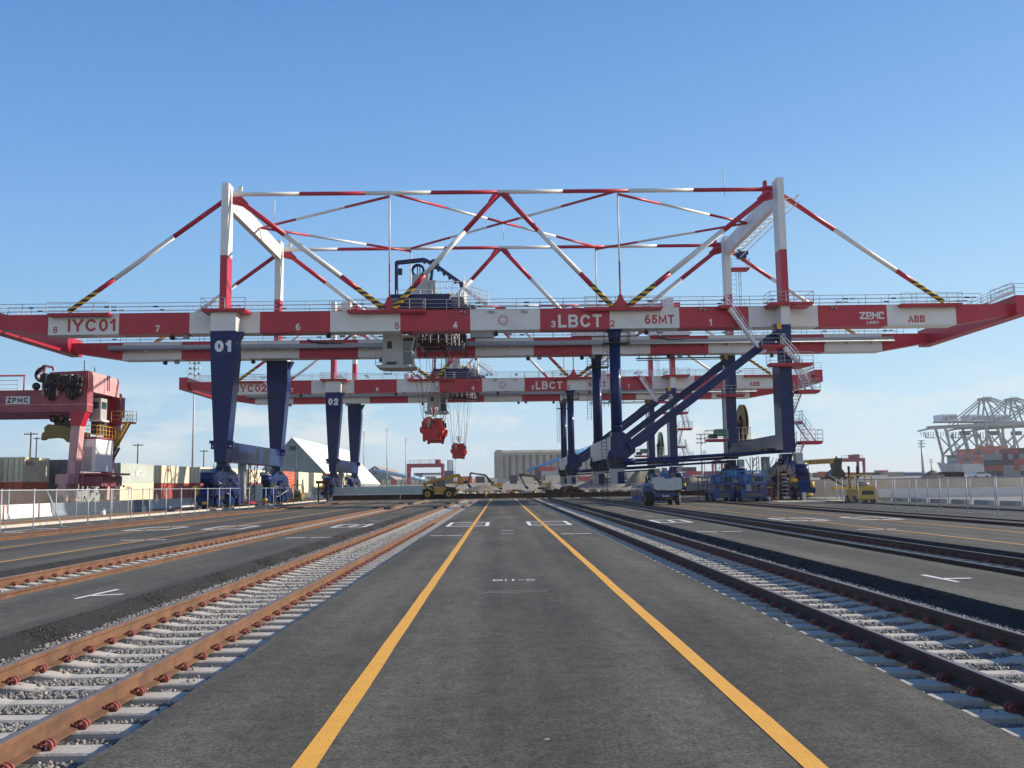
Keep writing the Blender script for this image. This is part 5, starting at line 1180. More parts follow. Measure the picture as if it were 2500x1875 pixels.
mb = MB(); mb.prism([c(1615, 1167), c(1622, 1149), c(1632, 1148), c(1633, 1158), c(1640, 1161), c(1640, 1168)], 'y', Y+.4, Y+1.2, 'genie'); mb.prism([c(1623, 1148.5), c(1632.5, 1148.5), c(1632.5, 1156), c(1624, 1156)], 'y', Y+.3, Y+.39, 'genie_light'); mb.box(c(1620, 1180)[0], c(1632, 1180)[0], Y+1.2, Y+6.5, 1.95, 2.35, 'genie_light')
mb.build('boom', R)
mb = MB(); mb.prism([c(1573, 1181), c(1587, 1180), c(1591, 1186), c(1592, 1212), c(1572, 1212)], 'y', Y+.4, Y+1.6, 'genie'); mb.prism([c(1573, 1180), c(1588, 1179), c(1589, 1186), c(1573, 1187)], 'y', Y+.3, Y+1.7, 'genie_light'); v = c(1582, 1160); mb.tube((v[0], Y+1, 1.8), (v[0]+.05, Y+1, v[1]), .08, 'black', 8); mb.build('turret_end', R)
mb = MB(); x0 = c(1546, 1180)[0]; x1 = c(1571, 1180)[0]
mb.box(x0, x1, Y+.6, Y+1.4, .48, .75, 'genie'); mb.rail([(x0, Y+.6, .75), (x1, Y+.6, .75)], 1.05, 'galv', .3, .018); mb.rail([(x0, Y+1.4, .75), (x0, Y+.6, .75)], 1.05, 'galv', .4, .018); mb.rail([(x0, Y+1.4, .75), (x1, Y+1.4, .75)], 1.05, 'galv', .3, .018); mb.build('basket', R)
for px, dy, r in ((1580, .1, .55), (1591, .25, .55), (1642, .8, .42), (1657, .1, .50)):
    mb = MB(); wheel(mb, (c(px, 1200)[0], Y+dy+.3, r), r, .33, axis=(1, .12 if px < 1600 else -.35, 0), hub='steel'); mb.build('wheel', R)
# scissor lifts
def scissor(x, y, label, w_=2.0, rust=False):
    R = empty('scissor_lift', (x+w_/2, y+1, 0), label, 'scissor lift', 'blue scissor lifts beside the right crane legs')
    mb = MB(); mb.box(x, x+w_, y, y+3.4, .35, .95, 'genie'); mb.box(x+.1, x+w_-.1, y-.06, y, .45, .85, 'black')
    for k in range(3): mb.box(x+.15, x+w_-.15, y-.09, y-.06, .50+k*.12, .53+k*.12, 'steel')
    for sx in (0, w_-.35): mb.box(x+sx, x+sx+.35, y-.12, y+.2, .25, 1.15, 'genie')
    mb.build('chassis', R)
    mb = MB()
    for k in range(3):
        for xx in (x+.45, x+w_-.5): mb.bar((xx, y+.2, 1.0+k*.18), (xx, y+3.1, 1.15+k*.18), .08, .12, 'genie'); mb.bar((xx+.1, y+3.1, 1.0+k*.18), (xx+.1, y+.2, 1.15+k*.18), .08, .12, 'genie')
    mb.build('scissor_arms', R)
    mb = MB(); mb.box(x-.05, x+w_+.05, y-.15, y+3.6, 1.55, 1.72, 'genie'); mb.rail([(x, y-.12, 1.7), (x+w_, y-.12, 1.7)], 1.1, 'genie_light', .5, .03); mb.rail([(x+w_, y-.12, 1.7), (x+w_, y+3.5, 1.7)], 1.1, 'genie_light', .7, .03); mb.rail([(x, y-.12, 1.7), (x, y+3.5, 1.7)], 1.1, 'genie_light', .7, .03); mb.rail([(x, y+3.5, 1.7), (x+w_, y+3.5, 1.7)], 1.1, 'genie_light', .5, .03)
    mb.box(x+.1, x+w_*.5, y+.2, y+1.4, 1.72, 2.5, 'genie'); mb.box(x+w_*.55, x+w_*.9, y-.14, y-.12, 1.8, 2.3, 'black'); mb.box(x+.2, x+.7, y-.16, y-.14, 1.9, 2.3, 'blue_box'); mb.build('platform', R)
    for px in (x+.05, x+w_-.05):
        for yy in (y+.5, y+2.8): mb = MB(); wheel(mb, (px, yy, .38), .38, .3, axis=(1, 0, 0), hub='genie'); mb.build('wheel', R)
scissor(19.7, 86.2, 'blue scissor lift, the left one of the pair beside the right crane legs', 1.9)
scissor(21.9, 84.8, 'blue scissor lift, the right one of the pair beside the right crane legs', 2.3)
mb = MB(); mb.rail([(18.7, 88, .9), (19.6, 88, .9)], 1.4, 'rust_dark', .45, .04, 3); mb.tube((18.7, 88, 0), (18.7, 88, 1), .04, 'rust_dark', 6); mb.tube((19.6, 88, 0), (19.6, 88, 1), .04, 'rust_dark', 6); mb.box(18.65, 19.65, 87.95, 88.6, .82, .9, 'rust_dark')
mb.build('work_stand', None, 'small dark steel work stand left of the scissor lifts', 'stand', loc=(19.2, 88, 0))
def step_ladder(x, y, h, w_, m, m2, label):
    mb = MB(); t = .32*h/2
    for s_ in (-1, 1): mb.bar((x+s_*w_/2, y-t, 0), (x+s_*w_*.32, y, h), .05, .09, m); mb.bar((x+s_*w_/2, y+t, 0), (x+s_*w_*.32, y+.1, h), .04, .06, m)
    n = int(h/.33)
    for i in range(1, n): f = i/n; mb.box(x-w_*(.5-.18*f), x+w_*(.5-.18*f), y-t*(1-f)-.05, y-t*(1-f)+.06, h*f, h*f+.035, m2)
    mb.box(x-w_*.36, x+w_*.36, y-.08, y+.14, h-.02, h+.06, 'yellow'); mb.build('step_ladder', None, label, 'step ladder', 'step ladders by the right crane legs', loc=(x, y, 0))
step_ladder(26.3, 86.0, 2.45, .75, 'clip', 'sign_white', 'tall pink sided step ladder with white treads at the right crane wheels')
step_ladder(24.75, 85.6, 1.25, .6, 'orange', 'orange', 'short orange step ladder between scissor lift and tall ladder')
mb = MB(); mb.bar((25.3, 85.0, 0), (26.0, 86.6, 3.1), .1, .38, 'tan_mach', up=(0, 1, 0)); mb.build('plank', None, 'long olive yellow plank leaning against the right crane wheels', 'plank', loc=(25.3, 85, 0))
mb = MB(); mb.tube((24.35, 84.6, 0), (24.35, 84.6, .38), .16, 'blue_box', 12, r2=.19); mb.build('bucket', None, 'small blue bucket at the foot of the orange step ladder', 'bucket', loc=(24.35, 84.6, 0))
mb = MB(); mb.box(27.0, 27.32, 83.0, 83.3, 0, .8, 'cabin_grey'); mb.box(26.95, 27.37, 82.95, 83.35, 0, .05, 'concrete'); mb.build('service_post', None, 'short grey square service post in front of the right crane wheels', 'post', loc=(27.15, 83.1, 0))
mb = MB(); mb.box(24.0, 33.0, 80.0, 83.5, .0, .07, 'cream'); mb.build('timber_mat', None, 'pale flat boards on the asphalt before the right crane wheels', 'boards', loc=(28, 81, 0))
# forklifts
def forklift(x, y, z, label, body, s=1.0, dark=False):
    R = empty('forklift', (x, y, z), label, 'forklift', 'forklifts in the yard'); X = lambda v: x+v*s; Yv = lambda v: y+v*s; Z = lambda v: z+v*s
    mb = MB(); mb.box(X(-.75), X(.75), Yv(0), Yv(2.2), Z(.35), Z(1.25), body); mb.prism([(X(-.78), Z(.45)), (X(.78), Z(.45)), (X(.80), Z(1.15)), (X(.6), Z(1.45)), (X(-.6), Z(1.45)), (X(-.8), Z(1.15))], 'y', Yv(-.45), Yv(0), body); mb.prism([(X(-.5), Z(.8)), (X(.5), Z(.8)), (X(.42), Z(1.12)), (X(-.42), Z(1.12))], 'y', Yv(-.48), Yv(-.45), 'black'); o = mb.build('body', R); mo = o.modifiers.new('bevel', 'BEVEL'); mo.width = .05; mo.segments = 2
    mb = MB()
    for sx in (-.62, .62):
        mb.bar((X(sx), Yv(.05), Z(1.3)), (X(sx), Yv(.3), Z(2.35)), .07, .07, body); mb.bar((X(sx), Yv(1.9), Z(1.2)), (X(sx), Yv(1.5), Z(2.35)), .07, .07, body)
    mb.box(X(-.68), X(.68), Yv(.25), Yv(1.6), Z(2.33), Z(2.41), body)
    for k in range(6): mb.box(X(-.6+k*.22), X(-.55+k*.22), Yv(.3), Yv(1.55), Z(2.41), Z(2.45), 'black')
    mb.build('overhead_guard', R); mb = MB(); mb.sphere((X(0), Yv(.15), Z(1.62)), .22*s, 'steel', 10, 2, 1, .9); mb.box(X(-.3), X(.3), Yv(.7), Yv(1.1), Z(1.2), Z(1.8), 'black'); mb.build('gas_bottle', R)
    mb = MB()
    for sx in (-.35, .35): mb.box(X(sx-.07), X(sx+.07), Yv(2.3), Yv(2.45), Z(.1), Z(3.1), 'black'); mb.box(X(sx-.06), X(sx+.06), Yv(2.45), Yv(3.6), Z(.12), Z(.18), 'black')
    mb.build('mast', R)
    for sx in (-.7, .7):
        for yy in (.3, 1.9): mb = MB(); wheel(mb, (X(sx), Yv(yy), Z(.36)), .36*s, .26*s, axis=(1, 0, 0), hub='steel'); mb.build('wheel', R)
forklift(28.9, 73.5, -.14, 'yellow forklift seen from behind through the right fence', 'yellow')
forklift(-26.6, 121.5, -.14, 'olive forklift with open cab between the left legs of the two cranes', 'tan_mach', 1.0)
mb = MB(); x = -23.6; y = 124
for a in (-.6, .6): mb.box(x+a-.1, x+a+.1, y, y+.2, -.14, 2.4, 'rust_dark')
mb.box(x-.95, x+.95, y-.02, y+.25, 2.4, 2.75, 'rust_dark'); mb.box(x-.7, x+.7, y, y+.22, 1.6, 1.75, 'rust_dark'); mb.build('steel_portal', None, 'small dark portal shaped steel frame between the left legs of the two cranes', 'frame', loc=(x, y, -.14))
# work lights on small tripods
for x, y, lb in ((-25.8, 114, 'yellow and red folding trestle near the rear left wheels of crane 01'),):
    mb = MB(); mb.bar((x-.5, y, -.1), (x, y, .6), .06, .06, 'yellow'); mb.bar((x+.5, y, -.1), (x, y, .6), .06, .06, 'red'); mb.bar((x-.3, y+.4, -.1), (x, y, .6), .06, .06, 'yellow'); mb.box(x-.4, x+.4, y-.05, y+.05, .25, .31, 'yellow'); mb.build('trestle', None, lb, 'trestle', loc=(x, y, -.14))
# ================================================================ raised gravel ground on the right with mounds
bm_ = MB(); xs_ = [34, 37, 45, 60, 90, 140, 260]; ys_ = [112, 117, 122, 140, 170, 220, 300]; rs = random.Random(4)
def bz(i, j):
    if i == 0 or j == 0: return -.3
    return 1.9+rs.uniform(-.12, .12)+(max(0, ys_[i]-160)*.004)
for i in range(len(ys_)):
    for j in range(len(xs_)): bm_.v.append((xs_[j], ys_[i], bz(i, j)))
for i in range(len(ys_)-1):
    for j in range(len(xs_)-1): a = i*len(xs_)+j; bm_.face((a, a+1, a+1+len(xs_), a+len(xs_)), 'dirt', True)
bm_.build('terrain', kind='structure')
def mound(px, w_, top, base, Y, label, m='gravel_far', seed=1):
    c = at(px, base, Y); rx = w_/2*Y/FPX; h = (base-top)*Y/FPX; rs = random.Random(seed); mb = MB(); n, k = 28, 9
    for i in range(k+1):
        f = i/k
        for j in range(n):
            t = 2*math.pi*j/n; r = rx*f*(1+.12*math.sin(3*t+seed)+rs.uniform(-.04, .04)); z = h*(.5+.5*math.cos(math.pi*min(1, f*(.9+.15*math.sin(2*t+seed)))))*(1+rs.uniform(-.08, .08))
            mb.v.append((c.x+r*math.cos(t), Y+rx*.3+r*.6*math.sin(t), c.z-.3+z+.3*(1-f)))
    for i in range(k):
        for j in range(n): j2 = (j+1) % n; mb.face((i*n+j, (i+1)*n+j, (i+1)*n+j2, i*n+j2), m, True)
    mb.build('gravel_mound', None, label, 'gravel mound', 'gravel mounds beyond the yard', loc=(c.x, Y, c.z))
mound(1560, 90, 1150, 1186, 190, 'pointed gravel mound right of the front hanging leg', seed=2); mound(1610, 110, 1150, 1186, 200, 'gravel mound behind the boom lift', seed=3)
mound(1480, 150, 1164, 1190, 205, 'low wide gravel mound behind the hanging round legs', seed=5); mound(1690, 120, 1164, 1187, 180, 'gravel mound between boom lift and scissor lifts', seed=7)
mound(1345, 44, 1175, 1197, 215, 'small pile of gravel left of the round legs of crane 02', seed=8); mound(1180, 130, 1184, 1199, 210, 'low rubble bank behind the yellow tripod stands', 'gravel_far', seed=9)
mound(2282, 60, 1148, 1164, 210, 'brown earth mound right of the tall light mast', 'dirt', seed=10)
# precast blocks along the pale paving on the right
for i in range(12):
    y = 47+i*3.4; x = 33.6; mb = MB(); mb.box(x, x+.45, y, y+1.9, -.14, .26, 'grey_box'); mb.box(x+.05, x+.4, y+.1, y+1.8, .26, .3, 'concrete')
    mb.build('concrete_block', None, 'low grey precast block in the row behind the right fences', 'concrete block', 'grey precast blocks along the right paving', loc=(x, y, -.14))
mb = MB(); mb.box(38.5, 100, 100, 100.3, -.14, .85, 'barrier_white'); mb.build('low_wall', None, 'long low pale wall before the raised gravel ground on the right', 'wall', loc=(60, 100, -.14))
# reach stacker with yellow boom on the raised ground
Y = 172.0; c = lambda px, py: pxz(px, py, Y); R = empty('reach_stacker', (c(2045, 1170)[0], Y, c(2045, 1170)[1]), 'dark reach stacker with a long yellow lettered boom on the raised gravel', 'reach stacker')
mb = MB(); mb.prism([c(1962, 1129), c(1966, 1123), c(2030, 1119), c(2052, 1118), c(2052, 1124), c(2036, 1131), c(1964, 1135)], 'y', Y, Y+1, 'cat_yellow'); mb.prism([c(1975, 1125.5), c(2025, 1123), c(2025, 1130), c(1975, 1132)], 'y', Y-.03, Y-.005, 'black'); v = c(2000, 1127.7)
mb.text('HYSTER'.replace('H', 'N').replace('E', 'B').replace('R', 'B') if False else 'S', (v[0]-30, Y-900, v[1]), .01, 'yellow') if False else None
for k in range(6): A = c(1979+k*7.5, 1131.5-k*.45); Bq = c(1982+k*7.5, 1126-k*.45); mb.prism([(A[0], A[1]), (A[0]+.3, A[1]), (Bq[0]+.3, Bq[1]), (Bq[0], Bq[1])], 'y', Y-.05, Y-.035, 'cat_yellow')
mb.build('boom', R)
mb = MB(); mb.prism([c(2038, 1119), c(2053, 1118), c(2054, 1130), c(2050, 1140), c(2060, 1152), c(2062, 1163), c(2024, 1165), c(2030, 1152), c(2040, 1145), c(2036, 1130)], 'y', Y-.4, Y+2.4, 'black'); mb.prism([c(2013, 1164), c(2056, 1163), c(2060, 1170), c(2014, 1171)], 'y', Y-.5, Y+2.5, 'black'); mb.tube((c(2042, 1117)[0], Y, c(2042, 1122)[1]), (c(2042, 1117)[0], Y, c(2042, 1114)[1]), .2, 'black', 8); mb.build('body', R)
mb = MB(); mb.prism([c(2042, 1163), c(2082, 1162), c(2082, 1169), c(2042, 1170)], 'y', Y-.8, Y-.5, 'cat_yellow')
for k in range(7): A = c(2044+k*5.5, 1169.5); mb.prism([(A[0], A[1]), (A[0]+.2, A[1]), (A[0]+.4, A[1]+.45), (A[0]+.2, A[1]+.45)], 'y', Y-.83, Y-.8, 'black')
mb.build('counterweight', R)
for px in (2022, 2052): mb = MB(); v = c(px, 1170); wheel(mb, (v[0], Y-.6, v[1]), .75, .5, hub='steel'); mb.build('wheel', R)
# yellow crossarm gear by the right wheels
mb = MB(); mb.bar((29.6, 84.5, 2.3), (31.5, 84.5, 1.2), .1, .16, 'black'); mb.bar((29.9, 84.5, 2.35), (31.9, 84.5, 1.25), .08, .1, 'steel'); mb.box(30.2, 32.6, 84.3, 84.6, 1.0, 1.25, 'yellow'); mb.tube((30.9, 84.4, -.1), (30.9, 84.4, 1.0), .04, 'steel', 6); mb.tube((32.3, 84.4, -.1), (32.3, 84.4, 1.0), .04, 'steel', 6)
mb.build('lifting_beam', None, 'yellow lifting beam on thin props right of the right crane wheels', 'lifting beam', loc=(31, 84.4, -.14))
# ================================================================ masts and poles
def light_mast(px, ytop, Y, label, zb, r=.16, n=8, w_=2.6, group='floodlight masts'):
    t = at(px, ytop, Y); R = empty('light_mast', (t.x, Y, zb), label, 'light mast', group)
    mb = MB(); mb.tube((t.x, Y, zb), (t.x, Y, t.z), r*1.6, 'galv', 10, r2=r*.8); mb.build('pole', R)
    mb = MB()
    for lv in range(3):
        z = t.z-lv*w_*.42; mb.tube((t.x-w_/2, Y, z), (t.x+w_/2, Y, z), .05, 'steel', 5)
        for k in range(n//2): x = t.x-w_/2+w_*(k+.5)/(n/2); mb.box(x-w_*.08, x+w_*.08, Y-.35, Y+.1, z-w_*.02, z+w_*.13, 'grey_box' if (k+lv) % 3 else 'sign_white')
    mb.build('floodlights', R)
light_mast(476, 888, 190, 'tall floodlight mast rising behind the containers left of leg 01', 0, .16, 6, 2.7); light_mast(889, 1054, 430, 'thin light mast right of crane 02 left legs, nearest to them', 2.5, .22, 2, 1.6); light_mast(945, 1047, 430, 'thin light mast in the middle, left of the distant red gantry', 2.5, .22, 2, 1.6); light_mast(991, 1070, 430, 'thin light mast at the left leg of the distant red gantry', 2.5, .22, 2, 1.6)
light_mast(1711, 1062, 420, 'broad floodlight mast between boom lift and scissor lifts', 2.3, .3, 8, 4.5); light_mast(1719, 1102, 620, 'smaller floodlight mast close behind the broad one', 4, .25, 8, 3.2); light_mast(2249, 1077, 560, 'stout dark floodlight mast left of the harbour cranes', 3.6, .55, 8, 4.2)
light_mast(2273, 1122, 760, 'lattice floodlight mast just left of the ship bow', 5, .5, 6, 3.2); light_mast(2300, 1123, 800, 'thin floodlight mast close to the ship bow', 5, .3, 6, 3.0); light_mast(1112, 1118, 420, 'thin pole rising behind the telehandler boom', 2.5, .14, 2, .4)
def pole(px, ytop, Y, label, w_):
    t = at(px, ytop, Y); R = empty('utility_pole', (t.x, Y, .5), label, 'utility pole', 'wooden utility poles behind the containers')
    mb = MB(); mb.tube((t.x, Y, .5), (t.x, Y, t.z), .2, 'wood', 8, r2=.14); mb.build('pole', R); mb = MB(); mb.box(t.x-w_/2, t.x+w_/2, Y-.06, Y+.06, t.z-.5, t.z-.3, 'wood')
    for k in (-1, -.5, .5, 1): mb.tube((t.x+k*w_*.47, Y, t.z-.3), (t.x+k*w_*.47, Y, t.z-.1), .05, 'wood', 5)
    mb.build('crossarm', R)
pole(76, 1055, 185, 'wooden utility pole at the far left above the containers', 2.7); pole(90, 1067, 230, 'thinner utility pole close right of the far left one', 1.6); pole(337, 1083, 230, 'wooden utility pole between pink crane and light mast', 2.6); pole(498, 1098, 260, 'wooden utility pole close left of leg 01', 2.3)
# ================================================================ sheds, silos and far structures
def shed(x, hw, y0, y1, zr, ze, zb, roof, wall, label, parts=True):
    R = empty('shed', (x, y0, zb), label, 'shed', None)
    mb = MB(); mb.prism([(x-hw+.4, zb), (x+hw-.4, zb), (x+hw-.4, ze), (x, zr-.3), (x-hw+.4, ze)], 'y', y0, y1, wall); mb.build('wall', R)
    for s_ in (-1, 1):
        mb = MB(); mb.prism([(x, zr), (x+s_*hw, ze), (x+s_*hw, ze-.25), (x, zr-.25)], 'y', y0-.4, y1+.4, roof)
        for k in range(int((y1-y0)/6)): yy = y0+3+k*6; mb.poly([(x+s_*.1, yy, zr+.02), (x+s_*(hw-.1), yy, ze+.05), (x+s_*(hw-.1), yy+.15, ze+.05), (x+s_*.1, yy+.15, zr+.02)], roof)
        mb.build('roof', R)
    mb = MB(); mb.tube((x+1.5, y0-.3, zb), (x+1.5, y0-.3, zr-3), .12, 'cabin_grey', 6); mb.box(x-.8, x+1.2, y0-.3, y0-.02, zr-4.2, zr-2.8, 'dark_box'); mb.box(x+3, x+3.2, y0-.1, y0-.01, ze, ze+5, 'cabin_grey'); mb.build('vent_duct', R)
shed(-67.1, 14, 300, 412, 18.3, 3.4, 1.6, 'roof_white', 'shed_grey', 'large steep shed with white roof and grey gable behind crane 02 left legs')
mat('tan_roof', (.36, .29, .26), .7); shed(-67.5, 11, 500, 590, 13.4, 6.2, 3.2, 'tan_roof', 'shed_grey', 'smaller shed with a brownish roof right of the white roofed shed')
def tubeobj(name, p, q, r, m, label, cat):
    mb = MB(); mb.tube(p, q, r, m, 10); d = V3(q)-V3(p); n = 9
    for i in range(n+1): c = V3(p)+d*(i/n); mb.tube(c-d.normalized()*.15, c+d.normalized()*.15, r*1.18, m, 10)
    for i in (2, 5, 8): c = V3(p)+d*(i/n); mb.tube((c.x-1, c.y, terr(0, c.y)), c, .2, 'steel', 6); mb.tube((c.x+1, c.y, terr(0, c.y)), c, .2, 'steel', 6)
    mb.build(name, None, label, cat, loc=p)
tubeobj('conveyor', at(914, 1148, 470), at(1040, 1172, 470), 1.0, 'far_blue', 'pale blue covered conveyor descending left of the distant red gantry', 'conveyor'); tubeobj('conveyor', at(1286, 1150, 640), at(1440, 1092, 640), 1.15, 'sky_blue', 'bright blue covered conveyor rising in front of the silos', 'conveyor')
# silos
Y = 760; x0 = at(1216, 1170, Y).x; x1 = at(1512, 1170, Y).x; zt = at(1250, 1112, Y).z; zr = at(1250, 1101, Y).z; zb = 5
R = empty('silo_block', ((x0+x1)/2, Y, zb), 'long block of tall grey grain silos with a gallery on top', 'silo')
n = 17
for i in range(n):
    x = x0+7+(x1-x0-9)*i/(n-1); mb = MB(); mb.tube((x, Y, zb), (x, Y, zt), 2.35, 'silo', 20, cap=False); mb.build('silo', R)
mb = MB(); mb.box(x0+3, x1, Y+1, Y+12, zb, zt, 'silo'); mb.build('wall', R)
mb = MB(); mb.box(x0+1, x1, Y-2.6, Y+8, zt, zt+2.4, 'silo'); mb.prism([(-2.2, zt+2.4), (8, zt+2.4), (5, zr+.6), (0, zr+.6)], 'x', x0+3, x1, 'silo'); mb.v = [(a, b_+Y if i >= 8 else b_, c_) for i, (a, b_, c_) in enumerate(mb.v)]; mb.build('gallery', R)
mb = MB(); mb.box(x0-3, x0+4.5, Y-2.5, Y+8, zb, zr-1, 'silo'); mb.prism([(x0-3, zr-1), (x0+4.5, zr-1), (x0+2.8, zr+.9), (x0-1.3, zr+.9)], 'y', Y-2.5, Y+8, 'silo'); mb.build('head_house', R)
# boxes in front of the silos
def cbox(px0, px1, y0, y1, Y, m, label, cat='container', name='shipping_container', group=None, rib=True):
    a = at(px0, y1, Y); b_ = at(px1, y0, Y); mb = MB()
    if cat == 'container':
        n = max(6, int((b_.x-a.x)*1.6)); pts = [(a.x+(b_.x-a.x)*(i+f)/n, Y+g*.06) for i in range(n) for f, g in ((.1, 0), (.4, 0), (.6, 1), (.9, 1))]+[(b_.x, Y), (b_.x, Y+2.44), (a.x, Y+2.44), (a.x, Y)]
        mb.prism(pts, 'z', a.z, b_.z, m)
    else:
        mb.box(a.x, b_.x, Y, Y+14, a.z-1.2, b_.z, m); mb.box(a.x-.3, b_.x+.3, Y-.3, Y+14.3, b_.z, b_.z+.35, 'roof_white'); k = 0; x = a.x+2
        while x < b_.x-2: mb.box(x, x+1.3, Y-.04, Y-.01, a.z+(b_.z-a.z)*.35, a.z+(b_.z-a.z)*.65, 'dark_box'); x += 7.5
    mb.build(name, None, label, cat, group, loc=((a.x+b_.x)/2, Y, a.z))
cbox(1316, 1357, 1139, 1150, 600, 'red', 'bright red container on top, in front of the silos'); cbox(1322, 1362, 1150.3, 1161, 596, 'cabin_grey', 'pale grey container under the bright red one'); cbox(1332, 1367, 1161, 1174, 560, 'cream', 'cream container left of crane 02 round legs, lowest of the stack'); cbox(1306, 1321, 1141, 1172, 606, 'dark_box', 'dark container ends left of the bright red container')
cbox(1268, 1302, 1163, 1181, 420, 'cream', 'cream container behind the brown excavator boom'); cbox(1245, 1262, 1160, 1181, 430, 'dark_box', 'dark container left of the brown excavator boom'); cbox(1214, 1236, 1169, 1180, 440, 'cabin_grey', 'low pale container right of the first excavator')
cbox(1400, 1484, 1155, 1173, 520, 'cream', 'cream low building seen between the round crane legs', 'building', 'low_building'); cbox(1412, 1442, 1163, 1174, 515, 'brick_red', 'red brown container before the cream low building'); cbox(1476, 1487, 1163, 1178, 400, 'orange', 'orange container end between the hanging round legs')
cbox(1540, 1648, 1149, 1162, 560, 'cream', 'long cream warehouse behind the gravel mounds', 'warehouse', 'warehouse'); cbox(1652, 1700, 1140, 1152, 480, 'dark_box', 'dark container on top, right of the boom lift'); cbox(1650, 1690, 1152.5, 1166, 478, 'blue_box', 'dark blue container lower left, right of the boom lift'); cbox(1676, 1717, 1150, 1160, 470, 'red', 'bright red container with white name right of the boom lift'); cbox(1690, 1730, 1160.5, 1168, 474, 'grey_box', 'grey container beneath the bright red one')
cbox(2000, 2027, 1151, 1162, 430, 'orange', 'orange container left of the reach stacker body'); cbox(2062, 2090, 1153, 1160, 500, 'orange', 'orange container right of the reach stacker'); cbox(2095, 2150, 1153, 1163, 520, 'dark_box', 'dark container left in the far row on the right'); cbox(2150, 2205, 1154, 1164, 530, 'tan_roof', 'brown container in the middle of the far row on the right'); cbox(2205, 2255, 1154, 1162, 540, 'blue_box', 'dark blue container right in the far row on the right')
cbox(2112, 2168, 1160, 1166, 300, 'sign_white', 'white low container before the far row on the right'); cbox(1722, 1760, 1150, 1162, 520, 'brick_red', 'red brown container behind the left scissor lift'); cbox(1760, 1830, 1148, 1160, 540, 'tan_roof', 'brown container behind the scissor lifts')
# far industrial plant
Y = 520; R = empty('industrial_plant', (at(1060, 1170, Y).x, Y, 3), 'dark blue grey industrial plant with a lattice tower behind the telehandler', 'industrial plant')
mat('plant_blue', (.075, .11, .16), .7)
def pb(mb, px0, px1, y0, y1, m, d=8): a = at(px0, y1, Y); b_ = at(px1, y0, Y); mb.box(a.x, b_.x, Y, Y+d, a.z, b_.z, m)
mb = MB(); pb(mb, 1011, 1082, 1154, 1160, 'plant_blue', 7); pb(mb, 1013, 1030, 1160.5, 1184, 'plant_blue', 6); pb(mb, 1082.5, 1107, 1149, 1184, 'plant_blue', 9); pb(mb, 1038, 1062, 1163, 1184, 'shed_grey'); pb(mb, 1064, 1080, 1166, 1184, 'far_blue'); mb.build('building', R)
mb = MB(); a = at(1093, 1150, Y); b_ = at(1105, 1123, Y)
for x in (a.x, b_.x):
    for dy in (0, 2.5): mb.tube((x, Y+dy, a.z), (x, Y+dy, b_.z), .22, 'plant_blue', 5)
for k in range(5):
    z0 = a.z+(b_.z-a.z)*k/5; z1 = a.z+(b_.z-a.z)*(k+1)/5; mb.tube((a.x, Y, z0), (b_.x, Y, z1), .16, 'plant_blue', 5); mb.tube((b_.x, Y, z0), (a.x, Y, z1), .16, 'plant_blue', 5); mb.box(a.x, b_.x, Y, Y+2.5, z1-.15, z1, 'plant_blue')
mb.build('lattice_tower', R)
mb = MB()
for k in range(12): a = at(1032+k*4, 1162, Y); b_ = at(1036+k*4, 1156, Y); mb.tube((a.x, Y-1, a.z), (b_.x, Y-1, b_.z), .18, 'sign_white', 4); mb.tube((b_.x, Y-1, a.z), (b_.x, Y-1, b_.z), .15, 'sign_white', 4)
mb.build('truss', R)
# ---------------- pink rubber tyred gantries
def gantry(px0, px1, ytop, ybase, Y, label, m='pink', house=.7):
    a = at(px0, ybase, Y); b_ = at(px1, ytop, Y); x0, x1, z0, z1 = a.x, b_.x, a.z, b_.z; H = z1-z0
    R = empty('portal_crane', (x0, Y, z0), label, 'portal crane', 'distant pink portal cranes'); w_ = H*.12
    for yy in (Y, Y+7):
        mb = MB(); mb.box(x0, x1, yy, yy+1.2, z1-H*.18, z1, m); mb.build('girder', R)
        for x in (x0, x1-w_): mb = MB(); mb.prism([(x, z1-H*.18), (x+w_, z1-H*.18), (x+w_*.8, z0), (x+w_*.2, z0)], 'y', yy, yy+1.2, m); mb.build('leg', R)
    mb = MB(); q = x0+(x1-x0)*house; mb.box(q, q+w_*2, Y-.5, Y+8, z1, z1+H*.2, m); mb.build('trolley_house', R)
    mb = MB(); mb.rail([(x0+1, Y, z1), (x1-1, Y, z1)], 1.2, m, 4, .08, 1); mb.build('handrail', R)
gantry(993, 1082, 1131, 1180, 340, 'pink portal crane in the distance above the telehandler', house=.78); gantry(1746, 1772, 1124, 1165, 520, 'small pink portal crane seen left of the rear right crane leg', house=.2); gantry(2052, 2112, 1118, 1165, 420, 'pink portal crane right of the reach stacker boom', house=.6)
# the large pink crane on the left
Y = 98.0; k = Y/FPX; R = empty('yard_crane', (-44.5, Y+4, 0), 'faded pink rubber tyred yard crane with white electrical house, left edge', 'yard crane')
c = lambda px, py, dy=0: pxz(px, py, Y+dy)
for dy in (0, 8.5):
    mb = MB(); zt_, zb_ = c(100, 954)[1], c(100, 1006)[1]; mb.box(-68, -43.6, Y+dy, Y+dy+1.4, zb_, zt_, 'pink'); mb.box(-68, -43.55, Y+dy-.05, Y+dy+1.45, zb_+.75, zb_+.82, 'pink_white'); mb.box(-68, -43.55, Y+dy-.05, Y+dy+1.45, zt_, zt_+.08, 'red'); mb.build('girder', R)
    mb = MB(); mb.prism([(-45.4, zb_), (-43.7, zb_), (-44.2, zb_-1.5), (-45.2, zb_-1.5)], 'y', Y+dy-.01, Y+dy+1.21, 'red'); mb.prism([(-45.2, zb_-1.5), (-44.25, zb_-1.5), (-44.6, 3.6), (-45.4, 3.6)], 'y', Y+dy, Y+dy+1.2, 'pink_white'); mb.build('leg', R)
